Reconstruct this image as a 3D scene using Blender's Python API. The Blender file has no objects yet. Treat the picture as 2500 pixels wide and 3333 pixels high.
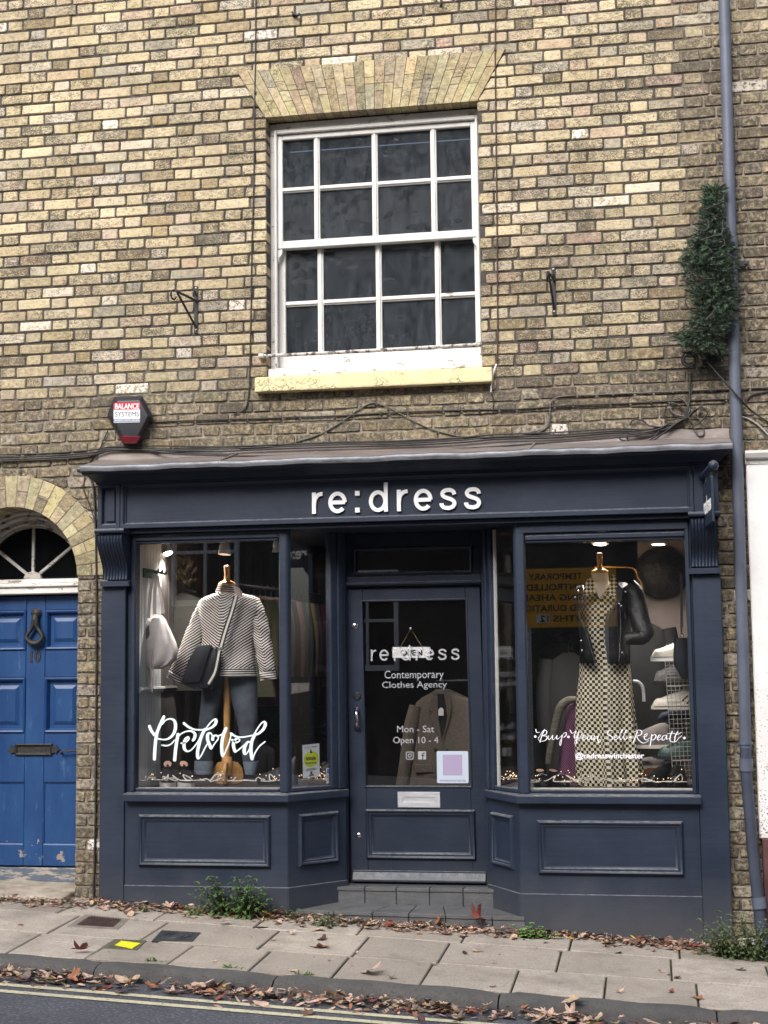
import bpy, bmesh, math, random
from mathutils import Vector, Matrix
R = math.radians
rnd = random.Random(7)
scene = bpy.context.scene
COL = scene.collection

# ------------------------------------------------------------------ camera
CAM = Vector((1.5, -8.85, 1.5))
PW, PH, FPX = 2500.0, 3333.0, 4800.0
yaw, pitch, roll = R(10.2), R(5.9), R(-0.65)
fwd = Vector((-math.sin(yaw) * math.cos(pitch), math.cos(yaw) * math.cos(pitch), math.sin(pitch)))
rt0 = Vector((math.cos(yaw), math.sin(yaw), 0))
up0 = rt0.cross(fwd)
rt = math.cos(roll) * rt0 + math.sin(roll) * up0
up = -math.sin(roll) * rt0 + math.cos(roll) * up0
cam_d = bpy.data.cameras.new("camera")
cam_d.sensor_fit = 'VERTICAL'
cam_d.sensor_height = 24.0
cam_d.lens = 24.0 * FPX / PH
cam_d.clip_start, cam_d.clip_end = 0.05, 500
cam = bpy.data.objects.new("camera", cam_d)
COL.objects.link(cam)
m3 = Matrix((rt, up, -fwd)).transposed()
cam.matrix_world = Matrix.Translation(CAM) @ m3.to_4x4()
scene.camera = cam

# ------------------------------------------------------------------ light
SUN_EL, SUN_AZ = R(40), R(196)      # azimuth: direction the light comes from, 180 = from the street (-y)
world = bpy.data.worlds.new("World")
scene.world = world
world.use_nodes = True
wn = world.node_tree
bg = wn.nodes.get("Background") or wn.nodes.new("ShaderNodeBackground")
sky = wn.nodes.new("ShaderNodeTexSky")
sky.sky_type = 'NISHITA'
sky.sun_disc = False
sky.sun_elevation = SUN_EL
sky.sun_rotation = SUN_AZ
sky.air_density, sky.dust_density, sky.ozone_density = 1.0, 4.0, 1.0
hs = wn.nodes.new("ShaderNodeHueSaturation")      # an overcast sky: most of the blue taken out
hs.inputs['Saturation'].default_value = 0.72
wn.links.new(sky.outputs[0], hs.inputs['Color'])
wn.links.new(hs.outputs[0], bg.inputs[0])
bg.inputs[1].default_value = 0.135
sun_d = bpy.data.lights.new("sun", 'SUN')
sun_d.energy, sun_d.angle, sun_d.color = 1.8, R(34), (1.0, 0.995, 0.985)
sun = bpy.data.objects.new("sun", sun_d)
COL.objects.link(sun)
sdir = Vector((math.sin(SUN_AZ) * math.cos(SUN_EL), math.cos(SUN_AZ) * math.cos(SUN_EL), math.sin(SUN_EL)))
sun.rotation_euler = sdir.to_track_quat('Z', 'Y').to_euler()
vs = scene.view_settings
vs.view_transform, vs.look, vs.gamma, vs.use_curve_mapping = 'Standard', 'None', 1.0, False
vs.exposure = 0.9
scene.cycles.max_bounces = 10
scene.cycles.transparent_max_bounces = 16
scene.cycles.use_denoising = True
scene.cycles.caustics_reflective = False
scene.cycles.caustics_refractive = False

# ------------------------------------------------------------------ helpers
def at(px, py, Y):
    """photo pixel -> point on the plane y = Y"""
    d = (px - PW / 2) / FPX * rt - (py - PH / 2) / FPX * up + fwd
    return CAM + d * ((Y - CAM.y) / d.y)

def lin(c):
    return tuple(((v / 255) / 12.92 if v / 255 <= 0.04045 else ((v / 255 + 0.055) / 1.055) ** 2.4) for v in c[:3])

def label(o, lab=None, cat=None, group=None, kind=None):
    if lab: o['label'] = lab
    if cat: o['category'] = cat
    if group: o['group'] = group
    if kind: o['kind'] = kind
    return o

def root(name, loc, lab, cat, group=None, rz=0.0):
    o = bpy.data.objects.new(name, None)
    COL.objects.link(o)
    o.empty_display_size = 0.1
    o.location = loc
    o.rotation_euler = (0, 0, rz)
    return label(o, lab, cat, group)

def wloc(o):
    v = Vector((0, 0, 0))
    while o is not None:
        v += o.location
        o = o.parent
    return v

class MB:
    def __init__(s):
        s.v, s.f, s.a, s.mi = [], [], {}, []
        s.cur = 0
    def add(s, vs_, fs, **attrs):
        b = len(s.v)
        s.v += [tuple(p) for p in vs_]
        s.f += [tuple(b + i for i in f) for f in fs]
        s.mi += [s.cur] * len(fs)
        for k, val in attrs.items():
            arr = s.a.setdefault(k, [])
            colour = isinstance(val, tuple) or (isinstance(val, list) and isinstance(val[0], tuple))
            arr += [(0.0, 0.0, 0.0, 1.0) if colour else 0.0] * (b - len(arr))
            arr += list(val) if isinstance(val, list) else [val] * len(vs_)
        return b
    def box(s, x0, x1, y0, y1, z0, z1, **k):
        p = [(x0, y0, z0), (x1, y0, z0), (x1, y1, z0), (x0, y1, z0), (x0, y0, z1), (x1, y0, z1), (x1, y1, z1), (x0, y1, z1)]
        s.add(p, [(0, 1, 5, 4), (1, 2, 6, 5), (2, 3, 7, 6), (3, 0, 4, 7), (4, 5, 6, 7), (3, 2, 1, 0)], **k)
    def hexa(s, p, **k):
        """8 corners ordered like box()"""
        s.add(p, [(0, 1, 5, 4), (1, 2, 6, 5), (2, 3, 7, 6), (3, 0, 4, 7), (4, 5, 6, 7), (3, 2, 1, 0)], **k)
    def prism(s, pts, y0, y1, **k):
        """(x, z) outline, counter-clockwise seen from -y, from y0 (front) to y1"""
        n = len(pts)
        s.add([(x, y0, z) for x, z in pts] + [(x, y1, z) for x, z in pts],
              [tuple(range(n))] + [tuple(range(2 * n - 1, n - 1, -1))] + [((i + 1) % n, i, n + i, n + (i + 1) % n) for i in range(n)], **k)
    def extr(s, pts, d, **k):
        """planar outline of 3-D points extruded along vector d"""
        n = len(pts)
        d = Vector(d)
        q = [Vector(p) for p in pts]
        s.add(q + [p + d for p in q], [tuple(range(n))] + [tuple(range(2 * n - 1, n - 1, -1))] + [((i + 1) % n, i, n + i, n + (i + 1) % n) for i in range(n)], **k)
    def loft(s, rings, closed=True, cap=True, **k):
        n = len(rings[0])
        vs_ = [p for r in rings for p in r]
        fs = []
        m = n if closed else n - 1
        for i in range(len(rings) - 1):
            for j in range(m):
                fs.append((i * n + j, i * n + (j + 1) % n, (i + 1) * n + (j + 1) % n, (i + 1) * n + j))
        if closed and cap:
            fs.append(tuple(range(n - 1, -1, -1)))
            fs.append(tuple(range((len(rings) - 1) * n, len(rings) * n)))
        return s.add(vs_, fs, **k)
    def tube(s, path, r, n=8, cap=True, flat=1.0, **k):
        """round bar along a path; r a number or one per point"""
        path = [Vector(p) for p in path]
        rings = []
        prev = None
        for i, p in enumerate(path):
            t = (path[min(i + 1, len(path) - 1)] - path[max(i - 1, 0)])
            t = t.normalized() if t.length > 1e-9 else Vector((0, 0, 1))
            if prev is None:
                a = t.orthogonal().normalized()
            else:
                a = (prev - t * prev.dot(t))
                a = a.normalized() if a.length > 1e-6 else t.orthogonal().normalized()
            prev = a
            b = t.cross(a)
            rr = r[i] if isinstance(r, (list, tuple)) else r
            rings.append([p + (a * math.cos(2 * math.pi * j / n) + b * math.sin(2 * math.pi * j / n) * flat) * rr for j in range(n)])
        s.loft(rings, True, cap, **k)
    def lathe(s, prof, o=(0, 0, 0), n=20, M=None, **k):
        """(r, h) profile turned about +z through o (or about M's z axis)"""
        M = M or Matrix.Identity(3)
        o = Vector(o)
        rings = [[o + M @ Vector((r * math.cos(2 * math.pi * j / n), r * math.sin(2 * math.pi * j / n), h)) for j in range(n)] for r, h in prof]
        s.loft(rings, True, True, **k)
    def ball(s, c, r, n=8, sz=1.0, **k):
        prof = [(max(1e-4, r * math.sin(math.pi * i / n)), -r * math.cos(math.pi * i / n) * sz) for i in range(n + 1)]
        s.lathe(prof, c, n + 2, **k)
    def ribbon(s, path, width, nrm, thick=0.0, **k):
        """flat band along path; width number or per point; nrm = facing normal"""
        path = [Vector(p) for p in path]
        nrm = Vector(nrm).normalized()
        L, Rr = [], []
        for i, p in enumerate(path):
            t = (path[min(i + 1, len(path) - 1)] - path[max(i - 1, 0)]).normalized()
            sd = nrm.cross(t).normalized()
            w = width[i] if isinstance(width, (list, tuple)) else width
            L.append(p + sd * w / 2); Rr.append(p - sd * w / 2)
        n = len(path)
        if thick <= 0:
            s.add(L + Rr, [(i, n + i, n + i + 1, i + 1) for i in range(n - 1)], **k)
        else:
            o = nrm * thick
            s.loft([[L[i] + o, Rr[i] + o, Rr[i], L[i]] for i in range(n)], True, True, **k)
    def mold(s, c, nrm, prof, **k):
        """sweep a profile [(inset, height)] round the rectangle/polygon with corners c (3-D), mitred; nrm points outwards"""
        c = [Vector(p) for p in c]
        nrm = Vector(nrm).normalized()
        n = len(c)
        rings = []
        cen = sum(c, Vector()) / n
        for i in range(n):
            e0 = (c[i] - c[i - 1]).normalized()
            e1 = (c[(i + 1) % n] - c[i]).normalized()
            i0 = nrm.cross(e0)
            i1 = nrm.cross(e1)
            if i0.dot(cen - c[i]) < 0: i0, i1 = -i0, -i1
            b = (i0 + i1) / (1 + i0.dot(i1))
            rings.append([c[i] + b * ins + nrm * h for ins, h in prof])
        m = len(prof)
        vs_ = [p for r in rings for p in r]
        fs = []
        for i in range(n):
            j = (i + 1) % n
            for q in range(m - 1):
                fs.append((i * m + q, j * m + q, j * m + q + 1, i * m + q + 1))
        s.add(vs_, fs, **k)
    def build(s, name, mat=None, parent=None, bevel=0.0, smooth=None, seg=1, world=True, recalc=True, lab=None):
        me = bpy.data.meshes.new(name)
        me.from_pydata(s.v, [], s.f)
        for k, arr in s.a.items():
            arr += [(0, 0, 0, 1) if isinstance(arr[0], tuple) else 0.0] * (len(s.v) - len(arr))
            if isinstance(arr[0], tuple):
                at_ = me.attributes.new(k, 'FLOAT_COLOR', 'POINT')
                at_.data.foreach_set('color', [c for t in arr for c in (t if len(t) == 4 else t + (1.0,))])
            else:
                at_ = me.attributes.new(k, 'FLOAT', 'POINT')
                at_.data.foreach_set('value', arr)
        mats = mat if isinstance(mat, list) else [mat]
        for m_ in mats:
            if m_: me.materials.append(m_)
        if len(mats) > 1:
            me.polygons.foreach_set('material_index', s.mi)
        if bevel or recalc:
            bm = bmesh.new()
            bm.from_mesh(me)
            if recalc:
                bmesh.ops.recalc_face_normals(bm, faces=bm.faces)
            if bevel:
                ed = [e for e in bm.edges if len(e.link_faces) == 2 and e.calc_face_angle(0) > 0.5]
                bmesh.ops.bevel(bm, geom=ed, offset=bevel, segments=seg, profile=0.6, affect='EDGES', clamp_overlap=True)
            bm.to_mesh(me)
            bm.free()
        if smooth is not None:
            for p in me.polygons: p.use_smooth = True
            me.set_sharp_from_angle(angle=R(smooth))
        o = bpy.data.objects.new(name, me)
        COL.objects.link(o)
        if parent is not None:
            o.parent = parent
            if world: o.location = -wloc(parent)
        elif world and len(me.vertices):
            xs = [v.co.x for v in me.vertices]; ys = [v.co.y for v in me.vertices]; zs = [v.co.z for v in me.vertices]
            b = Vector(((min(xs) + max(xs)) / 2, (min(ys) + max(ys)) / 2, min(zs)))
            me.transform(Matrix.Translation(-b))
            o.location = b
        if lab: o['label'] = lab
        return o

def copy_tree(o, parent=None):
    c = o.copy()
    COL.objects.link(c)
    if parent is not None: c.parent = parent
    for ch in list(o.children):
        copy_tree(ch, c)
    return c

def smooth_path(p, k=6):
    """Catmull-Rom through the points"""
    p = [Vector(q) for q in p]
    if len(p) < 3: return p
    P = [2 * p[0] - p[1]] + p + [2 * p[-1] - p[-2]]
    out = []
    for i in range(1, len(P) - 2):
        for j in range(k):
            t = j / k
            a, b, c, d = P[i - 1], P[i], P[i + 1], P[i + 2]
            out.append(0.5 * ((2 * b) + (c - a) * t + (2 * a - 5 * b + 4 * c - d) * t * t + (3 * b - a - 3 * c + d) * t ** 3))
    out.append(p[-1])
    return out

def lerp_list(vals, n):
    out = []
    for i in range(n):
        t = i / (n - 1) * (len(vals) - 1)
        a = min(int(t), len(vals) - 2)
        out.append(vals[a] + (vals[a + 1] - vals[a]) * (t - a))
    return out

def ring(c, a, b, n=28, pw=2.0, ph=0.0):
    """horizontal superellipse ring"""
    out = []
    for j in range(n):
        t = 2 * math.pi * j / n + ph
        ct, st = math.cos(t), math.sin(t)
        out.append(Vector((c[0] + a * math.copysign(abs(ct) ** (2 / pw), ct), c[1] + b * math.copysign(abs(st) ** (2 / pw), st), c[2])))
    return out

# ------------------------------------------------------------------ materials
def N(nt, t, **kw):
    n = nt.nodes.new(t)
    for k, v in kw.items():
        if k in n.inputs: n.inputs[k].default_value = v
        else: setattr(n, k, v)
    return n

def mix(nt, fac, a, b, mode='MIX'):
    n = nt.nodes.new('ShaderNodeMix')
    n.data_type, n.blend_type = 'RGBA', mode
    n.clamp_factor = True
    for sock, v in ((n.inputs[0], fac), (n.inputs[6], a), (n.inputs[7], b)):
        if hasattr(v, 'links') or hasattr(v, 'is_linked'): nt.links.new(v, sock)
        elif isinstance(v, (int, float)): sock.default_value = v
        else: sock.default_value = tuple(v[:3]) + (1,)
    return n.outputs[2]

def ramp(nt, x, lo, hi):
    n = nt.nodes.new('ShaderNodeMapRange')
    n.clamp = True
    n.inputs['From Min'].default_value, n.inputs['From Max'].default_value = lo, hi
    nt.links.new(x, n.inputs['Value'])
    return n.outputs['Result']

def noise(nt, scale, detail=4, rough=0.6, vec=None, stretch=None):
    n = nt.nodes.new('ShaderNodeTexNoise')
    n.inputs['Scale'].default_value, n.inputs['Detail'].default_value, n.inputs['Roughness'].default_value = scale, detail, rough
    if vec is None:
        g = nt.nodes.new('ShaderNodeNewGeometry')
        vec = g.outputs['Position']
    if stretch:
        mp = nt.nodes.new('ShaderNodeMapping')
        mp.inputs['Scale'].default_value = stretch
        nt.links.new(vec, mp.inputs[0])
        vec = mp.outputs[0]
    nt.links.new(vec, n.inputs['Vector'])
    return n.outputs['Fac']

def math_(nt, op, a, b=None):
    n = nt.nodes.new('ShaderNodeMath')
    n.operation = op
    for i, v in enumerate((a, b)):
        if v is None: continue
        if isinstance(v, (int, float)): n.inputs[i].default_value = v
        else: nt.links.new(v, n.inputs[i])
    return n.outputs[0]

def attr(nt, name, out='Fac'):
    n = nt.nodes.new('ShaderNodeAttribute')
    n.attribute_name = name
    return n.outputs[out]

def new_mat(name):
    m = bpy.data.materials.new(name)
    m.use_nodes = True
    nt = m.node_tree
    b = nt.nodes['Principled BSDF']
    return m, nt, b

def bump(nt, b, h, strength=0.3, dist=0.01):
    n = nt.nodes.new('ShaderNodeBump')
    n.inputs['Strength'].default_value, n.inputs['Distance'].default_value = strength, dist
    nt.links.new(h, n.inputs['Height'])
    nt.links.new(n.outputs[0], b.inputs['Normal'])

def mat(name, c, rough=0.6, metal=0.0, c2=None, ns=8.0, nlo=0.4, nhi=0.7, bs=None, bstr=0.2, bdist=0.004, spec=0.5, stretch=None, emit=0.0, emc=None, coat=0.0, sheen=0.0):
    """plain Principled material, colour c (0-255), optional second colour by noise, optional noise bump"""
    m, nt, b = new_mat(name)
    b.inputs['Roughness'].default_value = rough
    b.inputs['Metallic'].default_value = metal
    b.inputs['Specular IOR Level'].default_value = spec
    b.inputs['Coat Weight'].default_value = coat
    b.inputs['Sheen Weight'].default_value = sheen
    if c2 is not None:
        f = ramp(nt, noise(nt, ns, 5, 0.65, None, stretch), nlo, nhi)
        nt.links.new(mix(nt, f, lin(c), lin(c2)), b.inputs['Base Color'])
    else:
        b.inputs['Base Color'].default_value = lin(c) + (1,)
    if bs:
        bump(nt, b, noise(nt, bs, 4, 0.6, None, stretch), bstr, bdist)
    if emit:
        b.inputs['Emission Color'].default_value = lin(emc or c) + (1,)
        b.inputs['Emission Strength'].default_value = emit
    return m

# brick: colour, soot and fleck amounts come per brick, the speckle is procedural
def brick_material(name, speck=1.0):
    m, nt, b = new_mat(name)
    col = attr(nt, 'bcol', 'Color')
    wear = attr(nt, 'wear')
    soot = attr(nt, 'soot')
    fleck = attr(nt, 'fleck')
    fine = noise(nt, 105, 5, 0.75, None, (1, 1, 1.5))
    mid = noise(nt, 34, 4, 0.7)
    big = noise(nt, 2.2, 3, 0.6)
    big2 = noise(nt, 9, 3, 0.6)
    # tone inside one brick
    c1 = mix(nt, ramp(nt, mid, 0.35, 0.68), col, mix(nt, 0.5, col, lin((216, 198, 158))))
    c1 = mix(nt, ramp(nt, noise(nt, 60, 3, 0.6), 0.56, 0.72), c1, mix(nt, 0.6, c1, lin((150, 124, 84))))
    blot = ramp(nt, math_(nt, 'ADD', noise(nt, 42, 5, .75, None, (.7, 1, 1.6)), math_(nt, 'MULTIPLY', wear, .10)), .54, .66)
    c1 = mix(nt, math_(nt, 'MULTIPLY', blot, .68), c1, lin((120, 108, 93)))
    # dark weathering speckle
    th = math_(nt, 'SUBTRACT', 0.622, math_(nt, 'MULTIPLY', wear, 0.15 * speck))
    th = math_(nt, 'SUBTRACT', th, math_(nt, 'MULTIPLY', math_(nt, 'SUBTRACT', big2, 0.5), 0.42))
    spk = math_(nt, 'MULTIPLY', math_(nt, 'SUBTRACT', fine, th), 16.0)
    spk = ramp(nt, spk, 0.0, 1.0)
    c2 = mix(nt, math_(nt, 'MULTIPLY', spk, 0.8), c1, lin((72, 66, 56)))
    # soot film
    sf = math_(nt, 'ADD', math_(nt, 'MULTIPLY', soot, 1.0), math_(nt, 'MULTIPLY', math_(nt, 'SUBTRACT', big, 0.5), 1.1))
    sf = math_(nt, 'MULTIPLY', ramp(nt, sf, 0.0, 1.0), ramp(nt, mid, 0.8, 0.42))
    c3 = mix(nt, sf, c2, lin((74, 67, 57)))
    patch = math_(nt, 'MULTIPLY', ramp(nt, noise(nt, 1.3, 4, .6), .46, .68), ramp(nt, noise(nt, 70, 4, .75), .36, .6))
    c3 = mix(nt, math_(nt, 'MULTIPLY', patch, .42), c3, lin((92, 86, 78)))
    hsv = nt.nodes.new('ShaderNodeHueSaturation'); hsv.inputs['Saturation'].default_value = .9; hsv.inputs['Value'].default_value = 1.06
    nt.links.new(c3, hsv.inputs['Color']); c3 = hsv.outputs[0]
    # white flecks of old paint and lime
    wf = math_(nt, 'MULTIPLY', ramp(nt, noise(nt, 38, 4, 0.7), 0.44, 0.5), fleck)
    c4 = mix(nt, wf, c3, lin((226, 218, 208)))
    nt.links.new(c4, b.inputs['Base Color'])
    b.inputs['Roughness'].default_value = 0.92
    b.inputs['Specular IOR Level'].default_value = 0.25
    bump(nt, b, math_(nt, 'ADD', fine, mid), 0.55, 0.004)
    return m

M_BRICK = brick_material('weathered_brick')
M_MORTAR = None
def mortar_material():
    m, nt, b = new_mat('mortar')
    g = nt.nodes.new('ShaderNodeNewGeometry')
    sep = nt.nodes.new('ShaderNodeSeparateXYZ')
    nt.links.new(g.outputs['Position'], sep.inputs[0])
    # repointed pale mortar in the lower band and beside the downpipe, old dark mortar elsewhere
    low = ramp(nt, math_(nt, 'ADD', sep.outputs[2], math_(nt, 'MULTIPLY', noise(nt, 1.6, 3), 0.7)), 3.75, 3.4)
    rgt = ramp(nt, math_(nt, 'ADD', sep.outputs[0], math_(nt, 'MULTIPLY', noise(nt, 2.0, 3), 0.6)), 1.9, 2.2)
    f = math_(nt, 'MAXIMUM', low, rgt)
    f = math_(nt, 'MULTIPLY', f, ramp(nt, noise(nt, 9, 4, 0.7), 0.38, 0.6))
    dark = mix(nt, ramp(nt, noise(nt, 16, 4, 0.7), 0.35, 0.7), lin((58, 55, 53)), lin((88, 83, 77)))
    nt.links.new(mix(nt, f, dark, lin((150, 139, 124))), b.inputs['Base Color'])
    b.inputs['Roughness'].default_value = 0.95
    bump(nt, b, noise(nt, 90, 4, 0.7), 0.6, 0.004)
    return m
M_MORTAR = mortar_material()

def N_z(nt):
    g = nt.nodes.new('ShaderNodeNewGeometry'); s = nt.nodes.new('ShaderNodeSeparateXYZ')
    nt.links.new(g.outputs['Normal'], s.inputs[0])
    return s.outputs[2]

def paint_navy(name, c=(30, 39, 55), rough=0.44):
    m, nt, b = new_mat(name)
    n1 = noise(nt, 3.0, 5, 0.65)
    n2 = noise(nt, 22, 4, 0.7, None, (1, 1, 3.5))
    c1 = mix(nt, ramp(nt, n1, 0.35, 0.7), lin(c), lin((c[0] + 8, c[1] + 8, c[2] + 9)))
    c1 = mix(nt, math_(nt, 'MULTIPLY', ramp(nt, n2, 0.62, 0.8), 0.3), c1, lin((78, 86, 102)))
    br = noise(nt, 9, 4, .65, None, (.5, 1, 9))
    c1 = mix(nt, math_(nt, 'MULTIPLY', ramp(nt, br, .4, .75), .35), c1, lin((c[0] + 18, c[1] + 19, c[2] + 20)))
    # dust and splash towards the pavement: dirt that lies on the paint
    g = nt.nodes.new('ShaderNodeNewGeometry')
    sep = nt.nodes.new('ShaderNodeSeparateXYZ')
    nt.links.new(g.outputs['Position'], sep.inputs[0])
    d = ramp(nt, math_(nt, 'ADD', sep.outputs[2], math_(nt, 'MULTIPLY', noise(nt, 5, 4, 0.7), 0.25)), 0.42, 0.05)
    c1 = mix(nt, math_(nt, 'MULTIPLY', d, 0.42), c1, lin((98, 96, 94)))
    up_ = math_(nt, 'MULTIPLY', ramp(nt, N_z(nt), .25, .9), ramp(nt, noise(nt, 30, 4, .7), .3, .65))  # ledge tops paler: dust, plus sky light put into the colour
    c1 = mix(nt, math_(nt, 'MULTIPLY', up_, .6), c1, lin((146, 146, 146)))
    sc = math_(nt, 'MULTIPLY', ramp(nt, noise(nt, 40, 6, 0.8, None, (0.35, 1, 2.2)), 0.69, 0.74), 0.5)
    c1 = mix(nt, sc, c1, lin((120, 122, 128)))
    nt.links.new(c1, b.inputs['Base Color'])
    nt.links.new(math_(nt, 'ADD', math_(nt, 'MULTIPLY', n1, 0.25), rough - 0.1), b.inputs['Roughness'])
    b.inputs['Specular IOR Level'].default_value = 0.4
    bump(nt, b, math_(nt, 'ADD', noise(nt, 14, 4, 0.6), math_(nt, 'MULTIPLY', noise(nt, 110, 3, 0.6, None, (0.25, 1, 2)), 0.25)), 0.22, 0.006)
    return m
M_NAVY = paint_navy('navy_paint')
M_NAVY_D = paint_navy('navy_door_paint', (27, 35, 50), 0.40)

def peeling(name, paint, under, lo=0.6, hi=0.64, sc=9.0, rough=0.55, stretch=(0.6, 1, 1.4)):
    """old paint that flakes off in patches"""
    m, nt, b = new_mat(name)
    n1 = noise(nt, sc, 7, 0.72, None, stretch)
    n2 = noise(nt, 3.5, 4, 0.6)
    base = mix(nt, ramp(nt, n2, 0.35, 0.7), lin(paint), lin(tuple(max(0, v - 16) for v in paint)))
    dirt = ramp(nt, noise(nt, 26, 5, 0.75), 0.57, 0.75)
    base = mix(nt, math_(nt, 'MULTIPLY', dirt, 0.45), base, lin((120, 112, 104)))
    f = ramp(nt, n1, lo, hi)
    nt.links.new(mix(nt, f, base, lin(under)), b.inputs['Base Color'])
    b.inputs['Roughness'].default_value = rough
    bump(nt, b, math_(nt, 'SUBTRACT', math_(nt, 'MULTIPLY', noise(nt, 40, 4, 0.7), 0.4), f), 0.5, 0.003)
    return m
M_SASH = peeling('old_white_paint', (224, 221, 216), (138, 128, 120), 0.655, 0.69)
M_SASH_BAD = peeling('flaking_white_paint', (226, 223, 218), (140, 128, 114), 0.585, 0.62, 22, 0.6, (0.5, 1, 1.2))

def cream_stone():
    m, nt, b = new_mat('flaking_cream_masonry_paint')
    vor = nt.nodes.new('ShaderNodeTexVoronoi')
    vor.feature = 'DISTANCE_TO_EDGE'
    g = nt.nodes.new('ShaderNodeNewGeometry')
    ns = nt.nodes.new('ShaderNodeTexNoise')
    ns.inputs['Scale'].default_value = 14
    nt.links.new(g.outputs['Position'], ns.inputs['Vector'])
    v = nt.nodes.new('ShaderNodeVectorMath'); v.operation = 'MULTIPLY_ADD'
    nt.links.new(ns.outputs['Color'], v.inputs[0]); v.inputs[1].default_value = (0.12, 0.12, 0.12)
    nt.links.new(g.outputs['Position'], v.inputs[2])
    nt.links.new(v.outputs[0], vor.inputs['Vector'])
    vor.inputs['Scale'].default_value = 22
    crack = ramp(nt, vor.outputs['Distance'], 0.06, 0.01)
    zone = ramp(nt, noise(nt, 4.2, 3, 0.6), 0.45, 0.55)
    f = math_(nt, 'MULTIPLY', crack, zone)
    c = mix(nt, ramp(nt, noise(nt, 8, 5, 0.7), 0.35, 0.7), lin((232, 219, 172)), lin((210, 196, 152)))
    c = mix(nt, math_(nt, 'MULTIPLY', ramp(nt, noise(nt, 30, 5, 0.7), 0.6, 0.75), 0.7), c, lin((140, 126, 96)))
    nt.links.new(mix(nt, math_(nt, 'MULTIPLY', f, 0.5), c, lin((112, 100, 78))), b.inputs['Base Color'])
    b.inputs['Roughness'].default_value = 0.8
    bump(nt, b, math_(nt, 'SUBTRACT', noise(nt, 20, 3), f), 0.7, 0.006)
    return m
M_CREAM = cream_stone()
M_GREYW = peeling('greyed_white_paint', (186, 181, 175), (92, 84, 78), .54, .6, 26, .7, (.5, 1, 1.2))

def lead_material():
    m, nt, b = new_mat('lead_sheet')
    n1 = noise(nt, 2.6, 5, 0.7, None, (1, 3, 3))
    n2 = noise(nt, 12, 5, 0.75, None, (0.6, 2, 2))
    c = mix(nt, ramp(nt, n1, 0.35, 0.65), lin((116, 109, 108)), lin((146, 134, 126)))
    c = mix(nt, math_(nt, 'MULTIPLY', ramp(nt, n2, 0.56, 0.7), 0.6), c, lin((176, 182, 192)))
    nt.links.new(c, b.inputs['Base Color'])
    b.inputs['Metallic'].default_value = 0.35
    nt.links.new(math_(nt, 'ADD', math_(nt, 'MULTIPLY', n2, 0.4), 0.3), b.inputs['Roughness'])
    bump(nt, b, noise(nt, 6, 4, 0.6), 0.35, 0.012)
    return m
M_LEAD = lead_material()

def glass(name, tint=(255, 255, 255), ior=1.75, rough=0.0, dirt=0.0, wavy=0.0, dirtc=(120, 126, 130), trans=0.92):
    """thin window pane: clear, mirror-like by Fresnel, optionally grimy"""
    m, nt, b = new_mat(name)
    nt.nodes.remove(b)
    out = nt.nodes['Material Output']
    tr = N(nt, 'ShaderNodeBsdfTransparent')
    tr.inputs[0].default_value = tuple(v * trans for v in lin(tint)) + (1,)
    gl = N(nt, 'ShaderNodeBsdfGlossy')
    gl.inputs['Roughness'].default_value = rough
    fr = N(nt, 'ShaderNodeFresnel')
    fr.inputs['IOR'].default_value = ior
    g = nt.nodes.new('ShaderNodeNewGeometry')
    # same Fresnel on both faces of the sheet
    mr = N(nt, 'ShaderNodeMixShader')
    lw = N(nt, 'ShaderNodeLayerWeight')
    f0 = ((ior - 1) / (ior + 1)) ** 2
    fac = math_(nt, 'ADD', math_(nt, 'MULTIPLY', math_(nt, 'POWER', lw.outputs['Facing'], 5.0), 1 - f0), f0)
    nt.nodes.remove(fr)
    nt.links.new(fac, mr.inputs[0])
    nt.links.new(tr.outputs[0], mr.inputs[1])
    nt.links.new(gl.outputs[0], mr.inputs[2])
    if wavy:
        bp = N(nt, 'ShaderNodeBump')
        bp.inputs['Strength'].default_value, bp.inputs['Distance'].default_value = wavy, 0.02
        nt.links.new(noise(nt, 5, 2, 0.5), bp.inputs['Height'])
        nt.links.new(bp.outputs[0], gl.inputs['Normal'])
    last = mr.outputs[0]
    if dirt:
        df = N(nt, 'ShaderNodeBsdfDiffuse')
        df.inputs[0].default_value = lin(dirtc) + (1,)
        md = N(nt, 'ShaderNodeMixShader')
        f = math_(nt, 'MULTIPLY', ramp(nt, noise(nt, 14, 7, 0.8, None, (1.7, 1, 0.6)), 0.25, 0.8), dirt)
        nt.links.new(f, md.inputs[0]); nt.links.new(last, md.inputs[1]); nt.links.new(df.outputs[0], md.inputs[2])
        last = md.outputs[0]
    nt.links.new(last, out.inputs['Surface'])
    return m
M_GLASS = glass('shop_glass', ior=2.0, dirt=0.012, trans=.98)
M_OLDGLASS = glass('old_sash_glass', tint=(215, 220, 225), ior=1.8, dirt=0.36, wavy=0.25, trans=0.8, dirtc=(112, 118, 124))
M_DARKGLASS = glass('fanlight_glass', tint=(200, 205, 215), ior=1.6, dirt=0.04, trans=0.6)

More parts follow.
